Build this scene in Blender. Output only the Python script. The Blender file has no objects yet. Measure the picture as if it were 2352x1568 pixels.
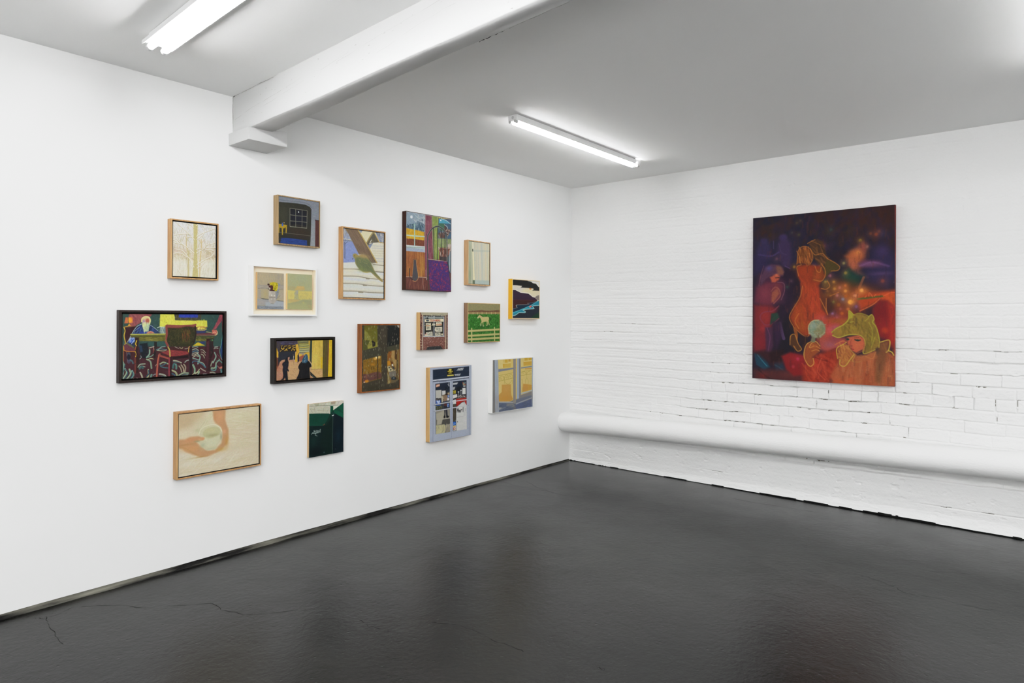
# Gallery room: white plaster wall hung with sixteen small paintings, white painted brick wall with one
# large canvas, ceiling beam, fluorescent battens, steam pipe and black painted concrete floor.
# World: the room corner is the origin, the plaster wall lies in y = 0 (running towards -X), the brick
# wall in x = 0 (running towards -Y), floor z = 0, metres.
import bpy, bmesh, math, random
import numpy as np
from mathutils import Matrix, Vector
C = bpy.context.scene.collection
H = 2.45
GLOW, EXPO, PAINT_GAIN, FLOOR_R0, FLOOR_R1 = 74.0, 0.0, .88, .13, .24
BIG = (-1.6615, -2.578, 0.8405, 2.0165)

# ------------------------------------------------------------------ helpers
def lin(c):
    c = np.asarray(c, float)
    return np.where(c <= .04045, c/12.92, ((c+.055)/1.055)**2.4)
def hx(s):
    s = s.lstrip('#')
    return np.array([int(s[i:i+2], 16)/255 for i in (0, 2, 4)])
def lcol(s):
    return tuple(float(v) for v in lin(hx(s))) + (1.,)

def vnoise(x, y, seed=0):
    """smooth value noise in [-1,1]"""
    rs = np.random.RandomState(seed)
    tab = rs.rand(4096)*2-1
    xi = np.floor(x).astype(np.int64); yi = np.floor(y).astype(np.int64)
    fx = x-xi; fy = y-yi
    fx = fx*fx*fx*(fx*(fx*6-15)+10); fy = fy*fy*fy*(fy*(fy*6-15)+10)
    def t(a, b): return tab[(a*374761+b*668265+((a*b) % 977)*31) & 4095]
    return (t(xi, yi)*(1-fx)+t(xi+1, yi)*fx)*(1-fy)+(t(xi, yi+1)*(1-fx)+t(xi+1, yi+1)*fx)*fy
def fbm(x, y, seed=0, octv=4, gain=.5):
    s = 0; a = 1; n = 0
    for i in range(octv):
        s = s+a*vnoise(x*2**i+i*17.3, y*2**i-i*9.1, seed+i); n += a; a *= gain
    return s/n
def sstep(a, b, x):
    t = np.clip((x-a)/(b-a), 0, 1); return t*t*(3-2*t)

def np_mesh(name, verts, quads, col=None, smooth=False, mats=(), midx=None):
    me = bpy.data.meshes.new(name)
    verts = np.asarray(verts, np.float32); quads = np.asarray(quads, np.int32)
    me.vertices.add(len(verts)); me.vertices.foreach_set('co', verts.ravel())
    me.loops.add(quads.size); me.loops.foreach_set('vertex_index', quads.ravel())
    me.polygons.add(len(quads)); me.polygons.foreach_set('loop_start', np.arange(0, quads.size, 4, dtype=np.int32))
    for m in mats: me.materials.append(m)
    if midx is not None: me.polygons.foreach_set('material_index', np.asarray(midx, np.int32))
    me.polygons.foreach_set('use_smooth', np.full(len(quads), smooth))
    if col is not None:
        at = me.color_attributes.new('paint', 'FLOAT_COLOR', 'POINT')
        c4 = np.ones((len(verts), 4), np.float32); c4[:, :3] = col
        at.data.foreach_set('color', c4.ravel())
    me.update(calc_edges=True); me.validate()
    return me
def grid_quads(nx, ny, base=0):
    i = np.arange(nx-1)[None, :]+np.arange(ny-1)[:, None]*nx+base
    return np.stack([i, i+nx, i+nx+1, i+1], -1).reshape(-1, 4)

def link(name, me, parent=None, loc=None):
    o = bpy.data.objects.new(name, me); C.objects.link(o)
    if parent: o.parent = parent
    if loc is not None: o.location = loc
    return o
def tag(o, label, cat, group=None):
    o['label'] = label; o['category'] = cat
    if group: o['group'] = group
    return o
def thing(name, label, cat, loc=(0, 0, 0), group=None):
    o = bpy.data.objects.new(name, None); C.objects.link(o); o.location = loc
    o.empty_display_size = .05
    return tag(o, label, cat, group)
def struct(name, me, label=None, cat=None):
    o = link(name, me); o['kind'] = 'structure'
    if label: o['label'] = label; o['category'] = cat
    return o

def bm_mesh(name, bm, mats, smooth=False):
    bmesh.ops.recalc_face_normals(bm, faces=bm.faces)
    me = bpy.data.meshes.new(name); bm.to_mesh(me); bm.free()
    for m in (mats if isinstance(mats, (list, tuple)) else [mats]): me.materials.append(m)
    if smooth: me.polygons.foreach_set('use_smooth', [True]*len(me.polygons))
    return me
def box(bm, x0, x1, y0, y1, z0, z1, bev=0):
    r = bmesh.ops.create_cube(bm, size=1)
    for v in r['verts']:
        v.co = ((x0+x1)/2+v.co.x*(x1-x0), (y0+y1)/2+v.co.y*(y1-y0), (z0+z1)/2+v.co.z*(z1-z0))
    if bev:
        es = list({e for v in r['verts'] for e in v.link_edges})
        bmesh.ops.bevel(bm, geom=es, offset=bev, segments=2, affect='EDGES', profile=.5)
def tube(bm, p0, p1, r, n=24, caps=True, rounds=0):
    p0, p1 = Vector(p0), Vector(p1); d = (p1-p0); ln = d.length; d.normalize()
    q = d.to_track_quat('Z', 'Y')
    prof = [(0, r)]+[(ln, r)]
    if rounds:
        k = 5
        prof = [(rounds*(1-math.cos(i/k*math.pi/2)), r-rounds+rounds*math.sin(i/k*math.pi/2)) for i in range(k+1)]
        prof += [(ln-z, rr) for z, rr in reversed(prof)]
    rings = [[bm.verts.new(p0+q @ Vector((rr*math.cos(a*2*math.pi/n), rr*math.sin(a*2*math.pi/n), z))) for a in range(n)] for z, rr in prof]
    for a, b in zip(rings, rings[1:]):
        for i in range(n): bm.faces.new((a[i], a[(i+1) % n], b[(i+1) % n], b[i]))
    if caps: bm.faces.new(rings[0]); bm.faces.new(rings[-1])

# ------------------------------------------------------------------ materials
def mat(name):
    m = bpy.data.materials.new(name); m.use_nodes = True
    nt = m.node_tree; b = nt.nodes['Principled BSDF']
    return m, nt, b
def nd(nt, t, **kw):
    n = nt.nodes.new(t)
    for k, v in kw.items():
        if k in n.inputs: n.inputs[k].default_value = v
        else: setattr(n, k, v)
    return n
def add_bump(nt, b, scale, dist, strength=1, detail=4, stretch=None, prev=None, rough=.5):
    tc = nd(nt, 'ShaderNodeTexCoord')
    src = tc.outputs['Object']
    if stretch:
        mp = nd(nt, 'ShaderNodeMapping'); mp.inputs['Scale'].default_value = stretch
        nt.links.new(src, mp.inputs['Vector']); src = mp.outputs['Vector']
    n = nd(nt, 'ShaderNodeTexNoise', Scale=scale, Detail=detail, Roughness=rough)
    nt.links.new(src, n.inputs['Vector'])
    bp = nd(nt, 'ShaderNodeBump', Strength=strength, Distance=dist)
    nt.links.new(n.outputs['Fac'], bp.inputs['Height'])
    if prev: nt.links.new(prev.outputs['Normal'], bp.inputs['Normal'])
    nt.links.new(bp.outputs['Normal'], b.inputs['Normal'])
    return bp
def plain(name, col, rough=.5, metal=0, spec=.5):
    m, nt, b = mat(name)
    b.inputs['Base Color'].default_value = lcol(col) if isinstance(col, str) else (*col, 1)
    b.inputs['Roughness'].default_value = rough; b.inputs['Metallic'].default_value = metal
    b.inputs['Specular IOR Level'].default_value = spec
    return m, nt, b
def vary(nt, b, c0, c1, scale, detail=3, stretch=None, lo=.35, hi=.65):
    tc = nd(nt, 'ShaderNodeTexCoord'); src = tc.outputs['Object']
    if stretch:
        mp = nd(nt, 'ShaderNodeMapping'); mp.inputs['Scale'].default_value = stretch
        nt.links.new(src, mp.inputs['Vector']); src = mp.outputs['Vector']
    n = nd(nt, 'ShaderNodeTexNoise', Scale=scale, Detail=detail)
    nt.links.new(src, n.inputs['Vector'])
    r = nd(nt, 'ShaderNodeValToRGB'); e = r.color_ramp.elements
    e[0].position = lo; e[1].position = hi; e[0].color = c0; e[1].color = c1
    nt.links.new(n.outputs['Fac'], r.inputs['Fac']); nt.links.new(r.outputs['Color'], b.inputs['Base Color'])
    return r

M = {}
m, nt, b = plain('white_plaster_paint', (.84, .84, .835), .62, spec=.3); M['plaster'] = m
m, nt, b = plain('white_ceiling_paint', (.87, .87, .865), .7, spec=.2); M['ceiling'] = m
m, nt, b = plain('white_brick_paint', (.85, .85, .845), .55, spec=.35); add_bump(nt, b, 55, .0034, .9, 4, rough=.62); M['brick'] = m
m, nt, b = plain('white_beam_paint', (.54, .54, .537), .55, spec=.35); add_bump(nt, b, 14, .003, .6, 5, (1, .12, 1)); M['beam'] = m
m, nt, b = plain('white_pipe_paint', (.86, .86, .855), .45, spec=.4); add_bump(nt, b, 120, .0024, .6, 3, (1, .55, 1)); M['pipe'] = m
m, nt, b = plain('dark_crack', '#2b2a28', .9, spec=.1); M['crack'] = m
m, nt, b = plain('faint_crack', '#8f8e8a', .9, spec=.1); M['faint'] = m
M['chip'] = plain('unpainted_mortar_chip', '#8a8882', .9, spec=.1)[0]
# floor
m, nt, b = plain('black_floor_paint', (.010, .010, .0096), .3, spec=.22)
tc = nd(nt, 'ShaderNodeTexCoord')
vary(nt, b, (.006, .006, .0058, 1), (.014, .0138, .0133, 1), 1.3, 2)
n = nd(nt, 'ShaderNodeTexNoise', Scale=3.1, Detail=2); nt.links.new(tc.outputs['Object'], n.inputs['Vector'])
mr = nd(nt, 'ShaderNodeMapRange'); mr.inputs['From Min'].default_value = .3; mr.inputs['From Max'].default_value = .7; mr.inputs['To Min'].default_value = FLOOR_R0; mr.inputs['To Max'].default_value = FLOOR_R1
nt.links.new(n.outputs['Fac'], mr.inputs['Value']); nt.links.new(mr.outputs['Result'], b.inputs['Roughness'])
p = add_bump(nt, b, 42, .0042, .33, 6, rough=.7)
vo = nd(nt, 'ShaderNodeTexVoronoi', Scale=26); vo.feature = 'F1'; nt.links.new(tc.outputs['Object'], vo.inputs['Vector'])
m2 = nd(nt, 'ShaderNodeMapRange'); m2.inputs['From Min'].default_value = .02; m2.inputs['From Max'].default_value = .16; m2.inputs['To Min'].default_value = 0; m2.inputs['To Max'].default_value = 1
nt.links.new(vo.outputs['Distance'], m2.inputs['Value'])
bp = nd(nt, 'ShaderNodeBump', Strength=.35, Distance=.0016); nt.links.new(m2.outputs['Result'], bp.inputs['Height']); nt.links.new(p.outputs['Normal'], bp.inputs['Normal']); nt.links.new(bp.outputs['Normal'], b.inputs['Normal'])
M['floor'] = m
m, nt, b = plain('crack_black', (.004, .004, .004), .8, spec=.1); M['fcrack'] = m
m, nt, b = plain('bare_concrete_edge', '#6e6c66', .85, spec=.2); vary(nt, b, lcol('#151413'), lcol('#7d7b70'), 5, 8, (.5, 1, 6), .44, .72); add_bump(nt, b, 40, .006, 1, 5); M['edge'] = m
# paint on canvas
def paint_mat(name, rough, bump):
    m, nt, b = mat(name)
    at = nd(nt, 'ShaderNodeVertexColor'); at.layer_name = 'paint'
    nt.links.new(at.outputs['Color'], b.inputs['Base Color'])
    b.inputs['Roughness'].default_value = rough; b.inputs['Specular IOR Level'].default_value = .16
    add_bump(nt, b, 350, bump, .4, 1)
    return m
M['paint'] = paint_mat('oil_paint', .6, .0006)
# wood
def wood(name, c0, c1, vert=True, rough=.5):
    m, nt, b = plain(name, c0, rough, spec=.22)
    vary(nt, b, lcol(c0), lcol(c1), 26, 5, (3.2, 3.2, .22), .3, .7)
    add_bump(nt, b, 60, .0004, .5, 3, (3, 3, .2))
    return m
M['oak'] = wood('oak_frame_wood', '#9c7249', '#b99363')
M['paleoak'] = wood('pale_oak_frame_wood', '#a47d55', '#c4a37a')
M['greyoak'] = wood('weathered_oak_wood', '#80694a', '#a48b66')
M['walnut'] = wood('walnut_frame_wood', '#6b4e38', '#927256')
M['teak'] = wood('red_brown_frame_wood', '#6b3a18', '#8c5628')
M['birch'] = wood('birch_panel_edge', '#b28c56', '#c6a470')
M['darkbrown'] = wood('dark_brown_frame_wood', '#2c160e', '#3e2014', rough=.55)
M['espresso'] = wood('espresso_frame_wood', '#1b1310', '#2b1f1a', rough=.55)
M['black'] = wood('black_frame_wood', '#0f0b09', '#1c1510', rough=.55)
M['whiteframe'] = plain('white_frame_lacquer', (.85, .85, .83), .45)[0]
m, nt, b = plain('cream_backing_board', '#f2e7d2', .8, spec=.2); add_bump(nt, b, 200, .0005, .4); M['cream'] = m
m, nt, b = plain('yellow_frame_paint', '#d9a404', .5); add_bump(nt, b, 80, .0005, .3); M['yellow'] = m
M['creamlip'] = plain('cream_frame_lip', '#e3cfa6', .5)[0]
M['honeylip'] = plain('honey_frame_lip', '#c8a96e', .5)[0]
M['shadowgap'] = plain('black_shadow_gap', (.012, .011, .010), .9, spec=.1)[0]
m, nt, b = plain('maroon_painted_edge', '#5a1f1a', .7, spec=.2); vary(nt, b, lcol('#3a1a20'), lcol('#a8402c'), 5, 4); M['maroon'] = m
# lamps
M['metal'] = plain('white_enamel_metal', (.9, .9, .9), .4)[0]
M['socket'] = plain('grey_lamp_socket', (.62, .62, .62), .5)[0]
def glow(name, s, col=(1, 1, 1)):
    m, nt, b = plain(name, (.9, .9, .9), .4)
    b.inputs['Emission Color'].default_value = (*col, 1); b.inputs['Emission Strength'].default_value = s
    return m
M['glow'] = glow('fluorescent_tube_glow', GLOW, (.985, 1.0, 1.0)); M['softglow'] = glow('dimmer_tube_glow', GLOW*.86, (.985, 1.0, 1.0)); M['slimglow'] = glow('slim_tube_glow', GLOW*.7, (.985, 1.0, 1.0))

# ------------------------------------------------------------------ painting engine
# Each picture is painted with polygons, strokes and dabs in tenths of a millimetre on its own canvas
# (origin top left) and stored as a colour attribute on the canvas mesh.
def catmull(p, closed=False, k=6):
    p = np.asarray(p, float)
    if len(p) < 3: return p
    q = np.vstack([p[-1], p, p[0], p[1]]) if closed else np.vstack([2*p[0]-p[1], p, 2*p[-1]-p[-2]])
    out = []
    for i in range(1, len(q)-2):
        a, b_, c, d = q[i-1], q[i], q[i+1], q[i+2]
        for t in np.arange(k)/k:
            out.append(.5*(2*b_+(c-a)*t+(2*a-5*b_+4*c-d)*t*t+(3*b_-a-3*c+d)*t**3))
    if not closed: out.append(p[-1])
    return np.array(out)
class Canvas:
    def __init__(s, W, Hh, nx, ny):
        s.W, s.H, s.nx, s.ny = W, Hh, nx, ny
        s.xs = np.linspace(0, W, nx); s.ys = np.linspace(0, Hh, ny)
        s.img = np.zeros((ny, nx, 3)); s.pitch = max(W/(nx-1), Hh/(ny-1))
    def win(s, p, m):
        x0 = np.searchsorted(s.xs, p[:, 0].min()-m); x1 = np.searchsorted(s.xs, p[:, 0].max()+m)
        y0 = np.searchsorted(s.ys, p[:, 1].min()-m); y1 = np.searchsorted(s.ys, p[:, 1].max()+m)
        if x1 <= x0 or y1 <= y0: return None
        X, Y = np.meshgrid(s.xs[x0:x1], s.ys[y0:y1])
        return (slice(y0, y1), slice(x0, x1)), X, Y
    def mix(s, w, a, c):
        s.img[w] = s.img[w]*(1-a[..., None])+c*a[..., None]
    def poly_alpha(s, p, X, Y, soft):
        d = np.full(X.shape, 1e18); ins = np.zeros(X.shape, bool); n = len(p)
        for i in range(n):
            ax, ay = p[i]; bx, by = p[(i+1) % n]; ex, ey = bx-ax, by-ay
            t = np.clip(((X-ax)*ex+(Y-ay)*ey)/(ex*ex+ey*ey+1e-9), 0, 1)
            d = np.minimum(d, (X-ax-t*ex)**2+(Y-ay-t*ey)**2)
            if ay != by:
                ins ^= ((ay > Y) != (by > Y)) & (X < (Y-ay)*ex/ey+ax)
        sd = np.sqrt(d); sd = np.where(ins, -sd, sd)
        t = np.clip((soft-sd)/(2*soft), 0, 1)
        return t*t*(3-2*t)
    def poly(s, c, p, soft, sm=0, a=1):
        p = np.asarray(p, float).reshape(-1, 2); soft = max(soft, s.pitch*.6)
        if sm: p = catmull(p, True)
        w = s.win(p, soft)
        if w is None: return
        al = s.poly_alpha(p, w[1], w[2], soft)*a
        if isinstance(c, tuple):
            t = np.clip((w[2]-p[:, 1].min())/(np.ptp(p[:, 1])+1e-9), 0, 1)[..., None]
            c = hx(c[0])*(1-t)+hx(c[1])*t
            s.img[w[0]] = s.img[w[0]]*(1-al[..., None])+c*al[..., None]
        else: s.mix(w[0], al, hx(c))
    def line(s, c, p, wd, sm=1, a=1, soft=3):
        p = np.asarray(p, float).reshape(-1, 2); soft = max(soft, s.pitch*.6)
        if wd < s.pitch*1.1: a = a*max(wd/(s.pitch*1.1), .35); wd = s.pitch*1.1
        if sm: p = catmull(p)
        w = s.win(p, wd/2+soft)
        if w is None: return
        X, Y = w[1], w[2]; d = np.full(X.shape, 1e18)
        for i in range(len(p)-1):
            ax, ay = p[i]; ex, ey = p[i+1]-p[i]
            t = np.clip(((X-ax)*ex+(Y-ay)*ey)/(ex*ex+ey*ey+1e-9), 0, 1)
            d = np.minimum(d, (X-ax-t*ex)**2+(Y-ay-t*ey)**2)
        t = np.clip((soft-(np.sqrt(d)-wd/2))/(2*soft), 0, 1)
        s.mix(w[0], t*t*(3-2*t)*a, hx(c) if isinstance(c, str) else c)
    def blob(s, c, p, rx, ry, a):
        p = np.asarray(p, float).reshape(1, 2)
        w = s.win(np.vstack([p-[2.6*rx, 2.6*ry], p+[2.6*rx, 2.6*ry]]), 0)
        if w is None: return
        g = np.exp(-(((w[1]-p[0, 0])/rx)**2+((w[2]-p[0, 1])/ry)**2))
        s.mix(w[0], g*a, hx(c))
    def ell(s, c, p, rx, ry, a, soft):
        p = np.asarray(p, float).reshape(1, 2)
        k = np.linspace(0, 2*np.pi, 28, endpoint=False)
        s.poly(c, p+np.stack([np.cos(k)*rx, np.sin(k)*ry], 1), soft, 0, a)
    def scatter(s, cs, p, n, dx, dy, wd, seed, a, jit):
        p = np.asarray(p, float).reshape(-1, 2); rnd = random.Random(seed*7919+n)
        x0, y0 = p.min(0); x1, y1 = p.max(0); cols = [hx(c) for c in cs]; k = 0; tries = 0
        while k < n and tries < n*6:
            tries += 1
            x = rnd.uniform(x0, x1); y = rnd.uniform(y0, y1); ins = False
            for i in range(len(p)):
                ax, ay = p[i]; bx, by = p[(i+1) % len(p)]
                if (ay > y) != (by > y) and x < (bx-ax)*(y-ay)/(by-ay)+ax: ins = not ins
            if not ins: continue
            k += 1
            t = math.radians(rnd.uniform(-jit, jit)); l = rnd.uniform(.45, 1.2)*.5
            ux = (dx*math.cos(t)-dy*math.sin(t))*l; uy = (dx*math.sin(t)+dy*math.cos(t))*l
            s.line(rnd.choice(cols), [(x-ux, y-uy), (x+ux, y+uy)], wd*rnd.uniform(.6, 1.1), 0, a*rnd.uniform(.6, 1))
    def run(s, ops, noise, seed):
        for o in ops:
            k = o[0]
            if k == 'P': s.poly(o[1], o[2], *o[3:])
            elif k == 'V': s.poly(tuple(o[1]), o[2], o[3])
            elif k == 'L': s.line(o[1], o[2], *o[3:])
            elif k == 'B': s.blob(o[1], o[2], *o[3:])
            elif k == 'E': s.ell(o[1], o[2], *o[3:])
            elif k == 'S': s.scatter(o[1], o[2], *o[3:])
        X, Y = np.meshgrid(s.xs, s.ys)
        nz = fbm(X/60, Y/60, seed, 3)*.6+fbm(X/14, Y/22, seed+9, 2)*.6
        tint = np.stack([fbm(X/45, Y/45, seed+20+i, 2) for i in range(3)], -1)
        s.img = np.clip(s.img*(1+noise*nz[..., None]+noise*.5*tint), 0, 1)
        return s.img

def canvas_mesh(name, Wm, Hm, thick, nx, ny, ops, noise, seed, edge, face='y'):
    """painted panel, local origin at bottom left of its back; front at -thick (along y) with painted grid"""
    cv = Canvas(Wm*1e4, Hm*1e4, nx, ny); img = cv.run(ops, noise, seed)
    X, Y = np.meshgrid(cv.xs*1e-4, cv.ys*1e-4)
    front = np.stack([X, np.full_like(X, -thick), Hm-Y], -1).reshape(-1, 3)
    cols = lin(img).reshape(-1, 3)*PAINT_GAIN
    q = grid_quads(nx, ny)
    sv = np.array([[0, -thick, 0], [0, -thick, Hm], [0, 0, Hm], [0, 0, 0], [Wm, -thick, 0], [Wm, -thick, Hm], [Wm, 0, Hm], [Wm, 0, 0]], float)
    e = lin(hx(edge))
    b0 = len(front)
    sq = np.array([[0, 1, 2, 3], [4, 7, 6, 5], [1, 5, 6, 2], [0, 3, 7, 4], [3, 2, 6, 7]])+b0
    V = np.vstack([front, sv]); K = np.vstack([cols, np.tile(e, (8, 1))])
    if face == 'x':     # hang on the brick wall: local x runs towards -Y, front faces -X
        V = np.stack([V[:, 1], -V[:, 0], V[:, 2]], -1)
    return np_mesh(name, V, np.vstack([q, sq]), K, False, [M['paint']])

def frame_mesh(name, W, Hh, D, lip, mats, inner=None, lipmat=None, front_drop=0):
    """mitred box frame, open in front; origin bottom left on the wall, front at y=-D"""
    bm = bmesh.new()
    def ring(x0, x1, z0, z1, y): return [bm.verts.new((x, y, z)) for x, z in ((x0, z0), (x1, z0), (x1, z1), (x0, z1))]
    c = .0007
    ob = ring(0, W, 0, Hh, -.0012); of = ring(0, W, 0, Hh, -D+c); of2 = ring(c, W-c, c, Hh-c, -D)
    i2 = ring(lip-c, W-lip+c, lip-c, Hh-lip+c, -D); i1 = ring(lip, W-lip, lip, Hh-lip, -D+c); ib = ring(lip, W-lip, lip, Hh-lip, -.0012)
    lips = []
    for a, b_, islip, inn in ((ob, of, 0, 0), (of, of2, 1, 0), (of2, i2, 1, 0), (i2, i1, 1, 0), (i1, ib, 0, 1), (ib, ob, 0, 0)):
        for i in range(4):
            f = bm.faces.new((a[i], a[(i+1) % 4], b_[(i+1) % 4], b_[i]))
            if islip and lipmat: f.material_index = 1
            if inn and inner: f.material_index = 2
    return bm_mesh(name, bm, [mats, lipmat or mats, inner or mats])

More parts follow.
